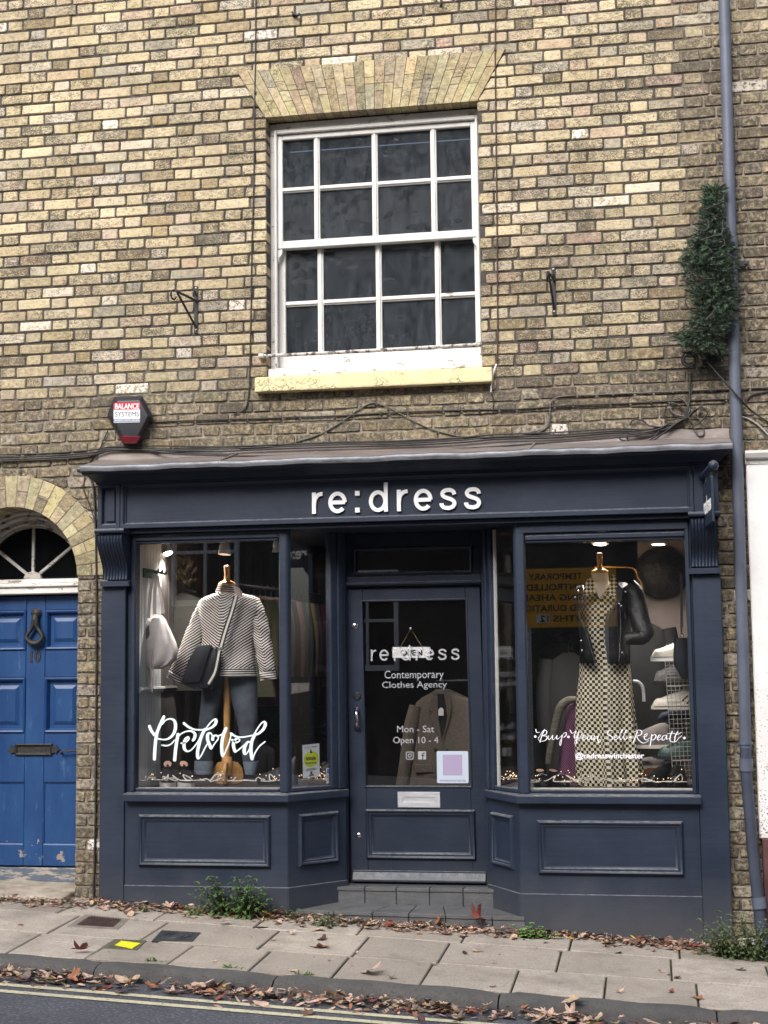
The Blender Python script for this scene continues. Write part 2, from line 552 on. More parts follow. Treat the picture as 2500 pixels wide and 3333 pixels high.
M_WHITE = mat('white_gloss_letters', (244, 244, 244), 0.35)
M_VINYL = mat('pale_mint_window_paint', (228, 246, 244), 0.6)
M_VINYL_W = mat('white_window_paint', (240, 238, 246), 0.6)
def etch():
    m, nt, b = new_mat('frosted_grey_vinyl')
    b.inputs['Base Color'].default_value = lin((206, 208, 214)) + (1,)
    tr = N(nt, 'ShaderNodeBsdfTransparent'); mx = N(nt, 'ShaderNodeMixShader')
    mx.inputs[0].default_value = .4
    nt.links.new(tr.outputs[0], mx.inputs[1]); nt.links.new(b.outputs[0], mx.inputs[2])
    nt.links.new(mx.outputs[0], nt.nodes['Material Output'].inputs['Surface'])
    return m
M_ETCH = etch()
M_BLACK = mat('black_iron', (26, 26, 30), 0.5, c2=(44, 42, 44), ns=30)
M_CABLE = mat('black_cable', (30, 29, 30), 0.6, c2=(62, 58, 54), ns=14)
M_CABLE_G = mat('grey_cable', (104, 100, 94), 0.6, c2=(78, 72, 66), ns=14)
M_CABLE_B = mat('brown_cable', (84, 58, 46), 0.7, c2=(60, 42, 36), ns=18)
M_CHROME = mat('polished_chrome', (205, 206, 208), 0.22, 1.0, c2=(150, 150, 152), ns=20)
M_SATIN = mat('brushed_aluminium', (206, 207, 212), 0.36, 0.35, c2=(178, 178, 182), ns=50, stretch=(0.2, 1, 3))
M_PIPE = mat('grey_painted_iron', (92, 98, 112), 0.5, c2=(74, 80, 94), ns=7, bs=30, bstr=0.15, stretch=(1, 1, 0.5))
M_DARK = mat('dark_void', (9, 9, 11), 0.9)
M_WOOD = mat('turned_pine', (206, 158, 98), 0.4, c2=(182, 130, 74), ns=30, stretch=(3, 3, 0.6), coat=0.3)
M_LINEN = mat('mannequin_linen', (222, 208, 200), 0.9, c2=(206, 190, 182), ns=120)

# ------------------------------------------------------------------ brick terrace
X0, X1, Z0, Z1 = -3.3, 2.95, -0.35, 6.1
AZB, AZT = 4.985, 5.305                 # flat window arch
ACX, ASP, ARI, ARO = -2.525, 2.08, 0.452, 0.655    # round door arch
def lerp(a, b, t): return a + (b - a) * t
def blocked(zb, zt):
    """openings crossed by the course zb..zt as (left@b, left@t, right@b, right@t)"""
    zm = (zb + zt) / 2
    out = []
    if zm < 2.83: out.append((-1.872, -1.872, 1.897, 1.897))
    if AZB < zm < AZT - .01:
        f = lambda z: ((lerp(-.833, -1.019, (z - AZB) / (AZT - AZB))), lerp(.53, .711, (z - AZB) / (AZT - AZB)))
        a, b = f(zb), f(zt); out.append((a[0], b[0], a[1], b[1]))
    elif 3.30 < zm < AZB: out.append((-.831, -.831, .528, .528))
    elif 3.195 < zm < 3.30: out.append((-.893, -.893, .596, .596))
    if zm < ASP + .04: out.append((-2.98, -2.98, -2.069, -2.069))
    elif zm < ASP + ARO:
        h = lambda z: math.sqrt(max(0.0, ARO ** 2 - (min(z, ASP + ARO) - ASP) ** 2))
        out.append((ACX - h(zb), ACX - h(zt), ACX + h(zb), ACX + h(zt)))
    if zm < 2.66: out.append((2.115, 2.115, 99, 99))
    return sorted(out)
def free(zb, zt):
    segs, l = [], (X0, X0)
    for a in blocked(zb, zt):
        if (a[0] + a[1]) / 2 > (l[0] + l[1]) / 2 + 0.01: segs.append((l, (a[0], a[1])))
        l = (a[2], a[3])
    if l[0] < X1: segs.append((l, (X1, X1)))
    return segs

house = root('brick_house', (-0.6, 0.1, -0.1), 'weathered yellow brick terraced house above and around the dark shopfront', 'house')
bb, mb = MB(), MB()
PAL = [((202, 184, 145), 7), ((196, 177, 137), 6), ((208, 191, 153), 6), ((190, 173, 136), 5), ((182, 168, 141), 3), ((168, 146, 102), 1.6),
       ((196, 176, 152), 2.0), ((162, 154, 138), 1.8), ((194, 167, 138), 1.0), ((150, 130, 94), 1.0), ((186, 153, 140), 0.4), ((212, 199, 178), 1.8)]
def pick():
    t = rnd.uniform(0, sum(w for _, w in PAL))
    d_ = rnd.uniform(-16, 9)
    for c, w in PAL:
        t -= w
        if t <= 0: return tuple(max(0, min(255, v + d_ + rnd.uniform(-2.5, 2.5))) for v in c)
    return PAL[0][0]
def soot_at(x, z):
    s = 0.0
    s += 0.10 + 0.34 * max(0, min(1, (4.5 - z) / 1.3))
    s += max(0, 1 - abs(x - 2.03) / 0.42) * (1.1 if z < 5.25 else 0.6) * (1.0 if x > 1.5 else .6)
    if x > 2.1: s += .18
    if z < 3.22: s += 0.42 * min(1, (3.3 - z) / 0.12)
    if x > 1.92 and z < 2.7: s += 0.55
    s += max(0, 1 - math.hypot((x - 1.8) / .5, (z - 3.25) / .35)) * 0.7
    if z < 2.7 and x < -1.9: s += 0.12
    if z < 0.75 and x < -1.9: s += 0.5 * (0.75 - z)
    return min(1.5, s)
def brick(zb, zt, lb, lt, rb, rt_, depth=0.102):
    wv = .0035 * math.sin(lb * 2.1 + zb * 1.7) + .002 * math.sin(lb * 5.3 + zb * 9)
    if abs((zb - 3.3) % 1.685) > .1: zb, zt = zb + wv, zt + wv
    j = lambda a=0.0024: rnd.uniform(-a, a)
    g = 0.0056
    zb, zt = zb + g + j(), zt - g + j()
    xa, xb, xc, xd = lb + j(), rb + j(), rt_ + j(), lt + j()
    tl = j(0.0012)
    y = -rnd.uniform(0.0, 0.005)
    c = min(rnd.uniform(0.003, 0.009), (zt - zb) * .3)
    outl = [(xa + c, zb + tl), (xb - c, zb - tl), (xb, zb + c - tl), (xc, zt - c - tl), (xc - c, zt - tl), (xd + c, zt + tl), (xd, zt - c + tl), (xa, zb + c + tl)]
    cx, cz = (xa + xb) / 2, (zb + zt) / 2
    i_ = 0.0045
    inn = []
    for x, z in outl:
        inn.append((x + (i_ if x < cx else -i_), z + (i_ if z < cz else -i_)))
    v = [(x, y + j(0.001), z) for x, z in inn] + [(x, y + 0.0055, z) for x, z in outl] + [(x, depth, z) for x, z in outl]
    f = [tuple(range(8))]
    for k in range(8):
        n = (k + 1) % 8
        f += [(k, n, 8 + n, 8 + k), (8 + k, 8 + n, 16 + n, 16 + k)]
    col = lin(pick())
    so = soot_at(cx, cz)
    fl = rnd.uniform(.5, .95) if rnd.random() < 0.016 else (0.22 if rnd.random() < 0.06 else 0.0)
    we = min(1.3, max(0.0, rnd.gauss(0.52, 0.3) + 0.12 * (cx > .5)))
    bb.add(v, f, bcol=col + (1.0,), wear=we, soot=so, fleck=fl)
PIT = (AZB - 3.30) / 23
Z0 = AZB - 73 * PIT
zs = [Z0 + PIT * i for i in range(int((Z1 - Z0) / PIT) + 1)]
rows = []
for i in range(len(zs) - 1):
    rows.append((i, zs[i], zs[i + 1]))
for ci, zb, zt in rows:
    for (sl, sr) in free(zb, zt):
        # mortar core of the wall
        mb.hexa([(sl[0], .0065, zb), (sr[0], .0065, zb), (sr[0], .34, zb), (sl[0], .34, zb), (sl[1], .0065, zt), (sr[1], .0065, zt), (sr[1], .34, zt), (sl[1], .34, zt)])
        x = X0 - 0.4 + (0.169 if ci % 2 else 0.0) + rnd.uniform(-.006, .006) + (ci * 0.013) % 0.03
        k = 0
        while x < X1:
            w = (0.2265 if k % 2 == 0 else 0.1125) + rnd.uniform(-.004, .004)
            k += 1
            a, b = x + 0.0056, x + w - 0.0056
            x += w
            if b < min(sl) or a > max(sr): continue
            lb, lt = (sl[0], sl[1]) if a < max(sl) + .012 else (a, a)
            rb, rt_ = (sr[0], sr[1]) if b > min(sr) - .012 else (b, b)
            if (rb + rt_) / 2 - (lb + lt) / 2 < 0.024: continue
            if lb >= rb: rb = lb + .002
            if lt >= rt_: rt_ = lt + .002
            brick(zb, zt, lb, lt, rb, rt_)
bb.build('brickwork', M_BRICK, house, recalc=True)
mb.build('mortar', M_MORTAR, house)
# some joints have lost their mortar: dark slots round single headers
# window arch: gauged bricks in a fan
ab = MB()
NV = 25
def voussoir(p, y0, y1, col):
    ab.prism(p, y0, y1, bcol=col + (1.0,), wear=max(0, rnd.gauss(.28, .25)), soot=rnd.uniform(.0, .4), fleck=0.12 if rnd.random() < .15 else 0.0)
VPAL = [(176, 160, 116), (164, 148, 108), (184, 169, 122), (156, 143, 112), (188, 172, 122), (150, 135, 102)]
def vcol(): return lin(tuple(v + rnd.uniform(-8, 8) for v in rnd.choice(VPAL)))
g = 0.0016
for i in range(NV):
    t0, t1 = i / NV, (i + 1) / NV
    b0, b1 = lerp(-.833, .53, t0) + g, lerp(-.833, .53, t1) - g
    u0, u1 = lerp(-1.019, .711, t0) + g, lerp(-1.019, .711, t1) - g
    P = lambda s, e: (lerp((b0, b1)[e], (u0, u1)[e], s), lerp(AZB, AZT, s))
    cut = [0.0] + sorted([0.34 + rnd.uniform(-.05, .05)] if i % 2 else [0.66 + rnd.uniform(-.05, .05)]) + [1.0]
    if rnd.random() < .25: cut = sorted(cut + [0.52])
    for s0, s1 in zip(cut, cut[1:]):
        e = 0.005
        voussoir([P(s0 + (e if s0 > 0 else 0), 0), P(s0 + (e if s0 > 0 else 0), 1), P(s1 - (e if s1 < 1 else 0), 1), P(s1 - (e if s1 < 1 else 0), 0)], -.0085 + rnd.uniform(-.0012, .0012), .10, vcol())
ab.build('window_arch', M_BRICK, house, bevel=0.0015)
sb = MB(); sb.prism([(-.832, AZB + .003), (.529, AZB + .003), (.709, AZT - .003), (-1.017, AZT - .003)], -.0055, .2)
sb.build('arch_joint', M_MORTAR, house)
# door arch ring
ab = MB()
NR = 23
for i in range(NR):
    a0, a1 = math.pi * i / NR, math.pi * (i + 1) / NR
    da = 0.0045
    cut = [0, 1] if i % 2 else [0, rnd.choice([.42, .5, .58]), 1]
    for s0, s1 in zip(cut, cut[1:]):
        r0, r1 = lerp(ARI, ARO, s0) + (.004 if s0 else 0), lerp(ARI, ARO, s1) - (.004 if s1 < 1 else 0)
        p = []
        for r_, a in ((r0, a0 + da), (r1, a0 + da * .7), (r1, a1 - da * .7), (r0, a1 - da)):
            p.append((ACX + r_ * math.cos(a), ASP + r_ * math.sin(a)))
        voussoir(p[::-1], -.0085 + rnd.uniform(-.0012, .0012), .30, vcol())
ab.build('door_arch', M_BRICK, house, bevel=0.002)
sb = MB()
ou = [(ACX + (ARO - .003) * math.cos(math.pi * i / 30), ASP + (ARO - .003) * math.sin(math.pi * i / 30)) for i in range(31)]
inn = [(ACX + (ARI + .004) * math.cos(math.pi * i / 30), ASP + (ARI + .004) * math.sin(math.pi * i / 30)) for i in range(31)]
for i in range(30):
    sb.hexa([(inn[i][0], -.0055, inn[i][1]), (ou[i][0], -.0055, ou[i][1]), (ou[i][0], .29, ou[i][1]), (inn[i][0], .29, inn[i][1]), (inn[i + 1][0], -.0055, inn[i + 1][1]), (ou[i + 1][0], -.0055, ou[i + 1][1]), (ou[i + 1][0], .29, ou[i + 1][1]), (inn[i + 1][0], .29, inn[i + 1][1])])
sb.build('door_arch_joint', M_MORTAR, house)

# ------------------------------------------------------------------ upper sash window
win = MB()
FY = 0.095
win.box(-.829, -.792, FY, .25, 3.35, 4.975)
win.box(.509, .526, FY, .25, 3.35, 4.975)
win.box(-.792, .509, FY, .25, 4.925, 4.978)
win.box(-.792, .509, FY + .05, .25, 3.35, 3.385)
wf = win.build('sash_window', M_SASH_BAD, house, bevel=.004)
tr_ = MB()
for x0, x1 in ((-.802, -.783), (.500, .516)): tr_.box(x0, x1, FY - .014, FY + .01, 3.40, 4.93)
tr_.box(-.783, .500, FY - .014, FY + .01, 4.905, 4.93)
tr_.build('staff_bead', M_SASH, wf, bevel=.004)
def sash(y, x0, x1, z0, z1, top, bot, side, cols, barz, name):
    s = MB()
    s.box(x0, x0 + side, y, y + .045, z0, z1)
    s.box(x1 - side, x1, y, y + .045, z0, z1)
    s.box(x0 + side, x1 - side, y, y + .045, z1 - top, z1)
    s.box(x0 + side, x1 - side, y, y + .045, z0, z0 + bot)
    o = s.build(name, M_SASH, wf, bevel=.004)
    b = MB()
    xi0, xi1, zi0, zi1 = x0 + side, x1 - side, z0 + bot, z1 - top
    for c in cols:
        b.prism([(c - .019, zi0), (c + .019, zi0), (c + .019, zi1), (c - .019, zi1)], y + .012, y + .036)
        b.box(c - .009, c + .009, y + .002, y + .012, zi0, zi1)
    xs_ = [xi0] + [v for c in cols for v in (c - .019, c + .019)] + [xi1]
    for a, e in zip(xs_[::2], xs_[1::2]):
        b.box(a, e, y + .012, y + .036, barz - .017, barz + .017)
        b.box(a, e, y + .002, y + .012, barz - .008, barz + .008)
    b.build('glazing_bar', M_SASH, wf, bevel=.002)
    edges = [xi0] + list(cols) + [xi1]
    for a, e in zip(edges[:-1], edges[1:]):
        for za, ze in ((zi0, barz), (barz, zi1)):
            p = MB()
            tilt = rnd.uniform(-.002, .002)
            p.hexa([(a, y + .024 + tilt, za), (e, y + .024, za), (e, y + .027, za), (a, y + .027 + tilt, za), (a, y + .024 - tilt, ze), (e, y + .024, ze), (e, y + .027, ze), (a, y + .027 - tilt, ze)])
            p.build('window_pane', M_OLDGLASS, wf)
XC = lambda m_, y: at(750 + m_ / 1.7463, 800, y).x
uc = [XC(495, .12), XC(826, .12), XC(1162, .12)]
lc = [XC(511, .165), XC(841, .165), XC(1177, .165)]
zq = lambda m_, x, y: at(750 + x / 1.7463, 150 + m_ / 1.7463, y).z
ZM = 4.178
print('WIN', zq(520, 302, .13), zq(457, 1365, .13), zq(1115, 302, .13), zq(1165, 317, .165), zq(1750, 317, .165), zq(1722, 1382, .165), XC(302, .13), XC(1365, .13), XC(317, .165), XC(1380, .165))
sash(.105, -.785, .504, ZM - .026, 4.905, .036, .05, .035, uc, zq(798, 660, .12), 'upper_sash')
sash(.152, -.790, .520, 3.385, ZM + .02, .04, .075, .045, lc, zq(1450, 660, .165), 'lower_sash')
for sx, x0 in ((1, -.785), (-1, .504)):
    hn = MB(); hn.prism([(x0, ZM - .03), (x0 + sx * .034, ZM - .03), (x0 + sx * .03, ZM - .06), (x0 + sx * .012, ZM - .085), (x0 + sx * .006, ZM - .115), (x0, ZM - .12)], .106, .148)
    hn.build('sash_horn', M_SASH, wf, bevel=.003)
br = MB(); br.tube([(-.868, -.03, 3.432), (-.4, -.035, 3.43), (.522, -.03, 3.437)], .011, 10)
br.lathe([(.018, 0), (.018, .03), (.012, .034)], (-.872, -.03, 3.432), 12, Matrix.Rotation(R(90), 3, 'Y'))
br.lathe([(.018, 0), (.018, .03), (.012, .034)], (.495, -.03, 3.437), 12, Matrix.Rotation(R(90), 3, 'Y'))
br.build('guard_bar', peeling('rusty_white_bar', (206, 202, 198), (86, 70, 66), .5, .56, 26, .6, (1, 1, 1)), wf, smooth=40)
ws = MB(); ws.prism([(-.825, 3.302), (.535, 3.302), (.535, 3.358), (-.825, 3.358)], .01, .24)
ws.build('timber_sill', M_SASH_BAD, wf, bevel=.006)
st = MB()
st.hexa([(-.892, -.07, 3.197), (.595, -.07, 3.197), (.595, .12, 3.197), (-.892, .12, 3.197), (-.892, -.07, 3.291), (.595, -.07, 3.288), (.595, .12, 3.302), (-.892, .12, 3.302)])
st.build('stone_sill', M_CREAM, wf, bevel=.010, seg=2)
# dark sheet standing in for the dimness of the room behind the sash
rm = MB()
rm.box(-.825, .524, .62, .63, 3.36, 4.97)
rm.build('dim_room_sheet', mat('dim_room', (20, 22, 25), .9, c2=(34, 37, 41), ns=3), wf)
rb = MB()
rb.box(-.95, .65, .34, .36, 3.2, 3.35); rb.box(-.95, .65, .34, .36, 4.98, 5.1)
rb.box(-.95, -.83, .34, .64, 3.2, 5.1); rb.box(.53, .65, .34, .64, 3.2, 5.1); rb.box(-.83, .53, .26, .64, 4.985, 5.1); rb.box(-.83, .53, .26, .64, 3.2, 3.34)
rb.build('upper_room', M_DARK, house)

# ------------------------------------------------------------------ blue front door
DY = 0.34
def blue_paint():
    m, nt, b = new_mat('faded_blue_paint')
    n1 = noise(nt, 5, 5, .7, None, (1.6, 1, .5))
    c = mix(nt, ramp(nt, n1, .3, .7), lin((19, 56, 106)), lin((33, 74, 122)))
    sc = ramp(nt, noise(nt, 9, 6, .75, None, (2.4, 1, .7)), .58, .78)
    c = mix(nt, math_(nt, 'MULTIPLY', sc, .6), c, lin((96, 126, 166)))
    g = nt.nodes.new('ShaderNodeNewGeometry'); sep = nt.nodes.new('ShaderNodeSeparateXYZ'); nt.links.new(g.outputs['Position'], sep.inputs[0])
    low = ramp(nt, sep.outputs[2], .52, .2)
    fl = ramp(nt, math_(nt, 'ADD', noise(nt, 8, 6, .7, None, (1, 1, 1.6)), math_(nt, 'MULTIPLY', low, .17)), .73, .75)
    c = mix(nt, fl, c, lin((146, 134, 126)))
    nt.links.new(c, b.inputs['Base Color'])
    b.inputs['Roughness'].default_value = .42
    bump(nt, b, math_(nt, 'SUBTRACT', math_(nt, 'MULTIPLY', noise(nt, 26, 4, .7, None, (2, 1, .5)), .5), fl), .35, .004)
    return m
M_BLUE = blue_paint()
DCX = -2.495
dm = MB()
dz0, dz1 = .225, 1.975
st_ = lambda a, b, c_, d: dm.box(a, b, DY, DY + .045, c_, d)
xs0, xs1 = DCX - .43, DCX + .43
c0, c1 = DCX - .067, DCX + .067
e0, e1 = xs0 + .1, xs1 - .1
Zr = [(dz0, .36), (.76, 1.08), (1.44, 1.62), (1.88, dz1)]
for a, b in ((xs0, e0), (c0, c1), (e1, xs1)): st_(a, b, dz0, dz1)
for a, b in ((e0, c0), (c1, e1)):
    for z0, z1 in Zr: st_(a, b, z0, z1)
bd = dm.build('front_door', M_BLUE, house, bevel=.004)
for a, b in ((e0, c0), (c1, e1)):
    for z0, z1 in ((.36, .76), (1.08, 1.44), (1.62, 1.88)):
        p = MB()
        low = z0 < .5
        cs = [(a, DY, z0), (b, DY, z0), (b, DY, z1), (a, DY, z1)]
        if low:
            p.mold(cs, (0, -1, 0), [(0, -.001), (.006, -.004), (.008, -.010)])
            ii = .007; p.extr([(a + ii, DY + .009, z0 + ii), (b - ii, DY + .009, z0 + ii), (b - ii, DY + .009, z1 - ii), (a + ii, DY + .009, z1 - ii)], (0, .02, 0))
        else:
            p.mold(cs, (0, -1, 0), [(0, .006), (.008, .012), (.016, .008), (.024, -.008), (.03, -.02), (.05, -.02), (.075, -.008)])
            ii = .0745; p.extr([(a + ii, DY + .008, z0 + ii), (b - ii, DY + .008, z0 + ii), (b - ii, DY + .008, z1 - ii), (a + ii, DY + .008, z1 - ii)], (0, .02, 0))
        p.build('door_panel', M_BLUE, bd, bevel=.0)
kb = MB(); kb.box(xs0, xs1, DY - .012, DY + .04, .10, .215); kb.build('kick_board', peeling('worn_blue_grey_board', (88, 98, 112), (160, 154, 146), .5, .56, 12, .7, (.5, 1, 2.2)), bd, bevel=.006)
# knocker: loop hanging from a figured backplate
kn = MB()
kx, kz = DCX + .005, 1.70
kn.lathe([(.002, 0), (.03, .002), (.036, .012), (.026, .022), (.016, .03), (.004, .034)], (kx, DY, 1.862), 14, Matrix.Rotation(R(90), 3, 'X'))
kn.tube(smooth_path([(kx, DY - .02, 1.85), (kx - .008, DY - .03, 1.80), (kx - .020, DY - .03, 1.765), (kx - .05, DY - .034, 1.72), (kx - .052, DY - .034, 1.695), (kx - .025, DY - .034, 1.668), (kx, DY - .036, 1.662)]), lerp_list([.022, .02, .014, .013, .015, .018, .02], 37), 9)
kn.tube(smooth_path([(kx, DY - .02, 1.85), (kx + .008, DY - .03, 1.80), (kx + .020, DY - .03, 1.765), (kx + .05, DY - .034, 1.72), (kx + .052, DY - .034, 1.695), (kx + .025, DY - .034, 1.668), (kx, DY - .036, 1.662)]), lerp_list([.022, .02, .014, .013, .015, .018, .02], 37), 9)
kn.ball((kx, DY - .03, 1.815), .022); kn.ball((kx, DY - .036, 1.664), .018)
M_IRON = mat('old_black_iron', (27, 27, 28), .6, .1, c2=(58, 55, 51), ns=60, bs=90, bstr=.5)
kn.build('door_knocker', M_IRON, bd, smooth=45)
# letter plate
lp = MB()
lx0, lx1, lz0, lz1 = DCX - .13, DCX + .125, .935, 1.01
lp.mold([(lx0, DY, lz0), (lx1, DY, lz0), (lx1, DY, lz1), (lx0, DY, lz1)], (0, -1, 0), [(0, 0), (0, .012), (.006, .016), (.012, .012), (.018, .004)])
lp.extr([(lx0 + .017, DY - .003, lz0 + .017), (lx1 - .017, DY - .003, lz0 + .017), (lx1 - .017, DY - .003, lz1 - .017), (lx0 + .017, DY - .003, lz1 - .017)], (0, .01, 0))
for sx, x in ((-1, lx0), (1, lx1)):
    zc = (lz0 + lz1) / 2
    lp.prism([(x, zc - .024), (x + sx * .018, zc - .02), (x + sx * .03, zc - .03), (x + sx * .036, zc - .012), (x + sx * .056, zc), (x + sx * .036, zc + .012), (x + sx * .03, zc + .03), (x + sx * .018, zc + .02), (x, zc + .024)], DY - .010, DY + .002)
lp.build('letter_plate', M_IRON, bd, smooth=30)
lv = MB(); lv.tube(smooth_path([(DCX + .2, DY - .004, .945), (DCX + .195, DY - .03, .95), (DCX + .215, DY - .035, .962), (DCX + .24, DY - .035, .962), (DCX + .3, DY - .03, .966)]), .006, 8); lv.build('lever_handle', M_IRON, bd, smooth=40)
# fan light and its frame
fx = MB()
HF, NF = .452, 30
def arcp(r, n, z=ASP, c=DCX - .01): return [(c + r * math.cos(math.pi * i / n), z + r * math.sin(math.pi * i / n)) for i in range(n + 1)]
prof = [(.49, .20), (.44, .20), (.425, .215), (.41, .215), (.395, .24), (.37, .24), (.36, .265), (.345, .265), (.345, .33)]
rings_ = []
for i in range(NF + 1):
    a = math.pi * i / NF
    rings_.append([Vector((DCX - .01 + r_ * math.cos(a), y_ + .02, ASP + r_ * math.sin(a))) for r_, y_ in prof])
fx.loft(rings_, False, False)
fr_ = fx.build('fanlight_frame', M_GREYW, house, smooth=30)
tb = MB()
tb.box(DCX - .46, DCX + .43, DY - .07, DY + .06, 1.985, 2.03); tb.box(DCX - .46, DCX + .43, DY - .085, DY + .06, 2.03, 2.055); tb.box(DCX - .46, DCX + .43, DY - .05, DY + .06, 2.055, 2.085)
tb.build('transom_rail', M_SASH_BAD, house, bevel=.006)
fb = MB()
hub = (DCX - .01, .30, 2.085)
for a in (R(90), R(38), R(142)):
    d = Vector((math.cos(a), 0, math.sin(a)))
    p0, p1 = Vector(hub) + d * .04, Vector(hub) + d * .36
    n_ = Vector((-d.z, 0, d.x)) * .010
    fb.extr([p0 - n_, p1 - n_, p1 + n_, p0 + n_], (0, .03, 0))
pts = [(hub[0] + .062 * math.cos(math.pi * i / 14), hub[2] + .05 * math.sin(math.pi * i / 14)) for i in range(15)]
fb.prism(pts, .292, .335)
fb.build('fanlight_bar', M_GREYW, fr_, bevel=.003)
fg = MB(); fg.prism(arcp(.35, 24, 2.083), .315, .318); fg.build('fanlight_pane', M_DARKGLASS, fr_)
bx = MB(); bx.box(-3.0, -2.0, .62, .64, 0, 2.8); bx.box(-3.0, -2.98, .30, .62, 0, 2.8); bx.box(-2.02, -2.0, .345, .62, 0, 2.8); bx.box(-2.98, -2.02, .345, .62, 2.62, 2.8)
bx.build('hallway', M_DARK, house)
dj = MB(); dj.box(DCX - .49, DCX - .43, DY - .03, DY + .05, .1, 1.985); dj.box(DCX + .43, DCX + .475, DY - .03, DY + .05, .1, 1.985); dj.build('door_frame', M_BLUE, house, bevel=.004)

def text_polys(body, size=1.0, bold=0.0, spacing=1.0, extr=0.0):
    """built-in font -> mesh (verts xy, faces)"""
    cu = bpy.data.curves.new('txt', 'FONT')
    cu.body, cu.size, cu.offset, cu.space_character = body, size, bold, spacing
    cu.align_x = 'CENTER'
    cu.extrude = extr
    cu.resolution_u = 4
    o = bpy.data.objects.new('txt', cu)
    COL.objects.link(o)
    dg = bpy.context.evaluated_depsgraph_get()
    me = bpy.data.meshes.new_from_object(o.evaluated_get(dg))
    vs_ = [v.co.copy() for v in me.vertices]
    fs = [tuple(p.vertices) for p in me.polygons]
    bpy.data.objects.remove(o)
    bpy.data.meshes.remove(me)
    bpy.data.curves.remove(cu)
    return vs_, fs
def text_on(mb, body, x0, x1, z0, z1, y, O=None, U=None, V=None, thick=.0012, bold=0.0, spacing=1.0, shrink=True):
    """fit text into a box; plane given by origin O, axes U (right), V (up); default the plane y"""
    vs_, fs = text_polys(body, 1.0, bold, spacing, 0.01)
    ax, bx_ = min(v.x for v in vs_), max(v.x for v in vs_)
    az, bz = min(v.y for v in vs_), max(v.y for v in vs_)
    O = Vector(O) if O is not None else Vector((0, y, 0))
    U = Vector(U) if U is not None else Vector((1, 0, 0))
    V = Vector(V) if V is not None else Vector((0, 0, 1))
    Nn = U.cross(V)
    out = []
    for v in vs_:
        a = x0 + (v.x - ax) / (bx_ - ax) * (x1 - x0)
        b = z0 + (v.y - az) / (bz - az) * (z1 - z0)
        out.append(O + U * a + V * b + Nn * (thick * (0.5 + v.z / 0.02)))
    mb.add(out, fs)

nb = MB(); text_on(nb, '10', DCX - .036, DCX + .036, 1.540, 1.618, DY - .001, thick=.004, bold=.03); nb.build('house_number', M_IRON, bd)

# stone step under the blue door
ds = MB()
ds.hexa([(-3.05, -.16, -.05), (-2.1, -.16, -.05), (-2.1, .40, -.05), (-3.05, .40, -.05), (-3.05, -.13, .125), (-2.1, -.13, .105), (-2.1, .40, .125), (-3.05, .40, .14)])
ds.box(-2.098, -1.9, -.115, .05, -.08, .075)
dso = ds.build('doorstep', mat('worn_stone', (176, 164, 148), .9, c2=(120, 110, 98), ns=7, bs=26, bstr=.6, bdist=.01), bevel=.02, seg=3, smooth=50)
label(dso, 'worn pale stone doorstep under the blue front door', 'doorstep')

# ------------------------------------------------------------------ shopfront
shop = root('shopfront', (0, 0, -0.05), 'dark navy timber shopfront with two bay windows and a central recessed door', 'shopfront')
def gz(x, y):      # pavement surface
    return -.0211 - .0488 * x + .03 * (y + .07) - 0.012 * max(0, min(1, (x + 1.9) / 1.0)) * 0
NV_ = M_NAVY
SPL = ((-.690, -.60), (.704, .60))
# pilasters
for x0, x1 in ((-1.882, -1.722), (1.742, 1.905)):
    p = MB()
    p.box(x0, x1, -.08, .05, gz(x1, 0) - .1, 2.001)
    p.build('pilaster', NV_, shop, bevel=.004)
# consoles
for x0, x1 in ((-1.868, -1.690), (1.732, 1.902)):
    c = MB()
    c.box(x0 - .008, x1 - .0, -.115, .05, 2.003, 2.036)
    n = 24
    fl = 8
    rings_ = []
    zt_, zb_ = 2.322, 2.045
    xa, xb = x0 + .006, x1 - .012
    cols = []
    for k in range(fl * 6 + 1):
        u = k / (fl * 6)
        gro = -0.010 * (abs(math.sin(u * math.pi * fl)) ** 0.7) if 0.02 < u < .98 else 0
        cols.append((lerp(xa, xb, u), -gro - .010))
    for i in range(n + 1):
        t = i / n
        z = lerp(zt_, zb_, t)
        y = -(.105 + .095 * (math.cos(math.pi * min(1, t * 1.05)) * .5 + .5) + .012 * math.sin(math.pi * 2 * t))
        rings_.append([Vector((xa, .05, z))] + [Vector((x, y + dy + .0, z)) for x, dy in cols] + [Vector((xb, .05, z))])
    c.loft(rings_, True, True)
    # rolled top
    ro = [(.0, .0), (.016, .0)]
    c.tube([(x0 - .005, -.215, 2.340), (x1 + .006, -.215, 2.340)], .0155, 14)
    c.box(x0 - .003, x1 + .004, -.215, .05, 2.326, 2.3555)
    co = c.build('console_bracket', NV_, shop, smooth=50)
# fascia
FZ0, FZ1, FYY = 2.358, 2.648, -.13
f = MB()
f.box(-1.891, 1.906, FYY + .022, .05, FZ0 + .002, FZ1)
f.mold([(-1.743, FYY + .022, FZ0 + .003), (1.764, FYY + .022, FZ0 + .003), (1.764, FYY + .022, FZ1), (-1.743, FYY + .022, FZ1)], (0, -1, 0), [(0, 0), (0, .022), (.018, .022), (.024, .016), (.026, .010), (.034, .008), (.036, .0)])
f.mold([(-1.891, FYY + .022, FZ0 + .003), (-1.745, FYY + .022, FZ0 + .003), (-1.745, FYY + .022, FZ1), (-1.891, FYY + .022, FZ1)], (0, -1, 0), [(0, 0), (0, .022), (.026, .022), (.034, .004), (.036, 0)])
f.box(-1.843, -1.782, FYY + .010, FYY + .03, FZ0 + .05, FZ1 - .045)
f.box(1.766, 1.906, FYY, FYY + .03, FZ0 + .003, FZ1)
f.box(-1.743, 1.764, FYY - .006, FYY + .02, FZ0 + .002, FZ0 + .03)
fo = f.build('fascia_board', NV_, shop, bevel=.0025)
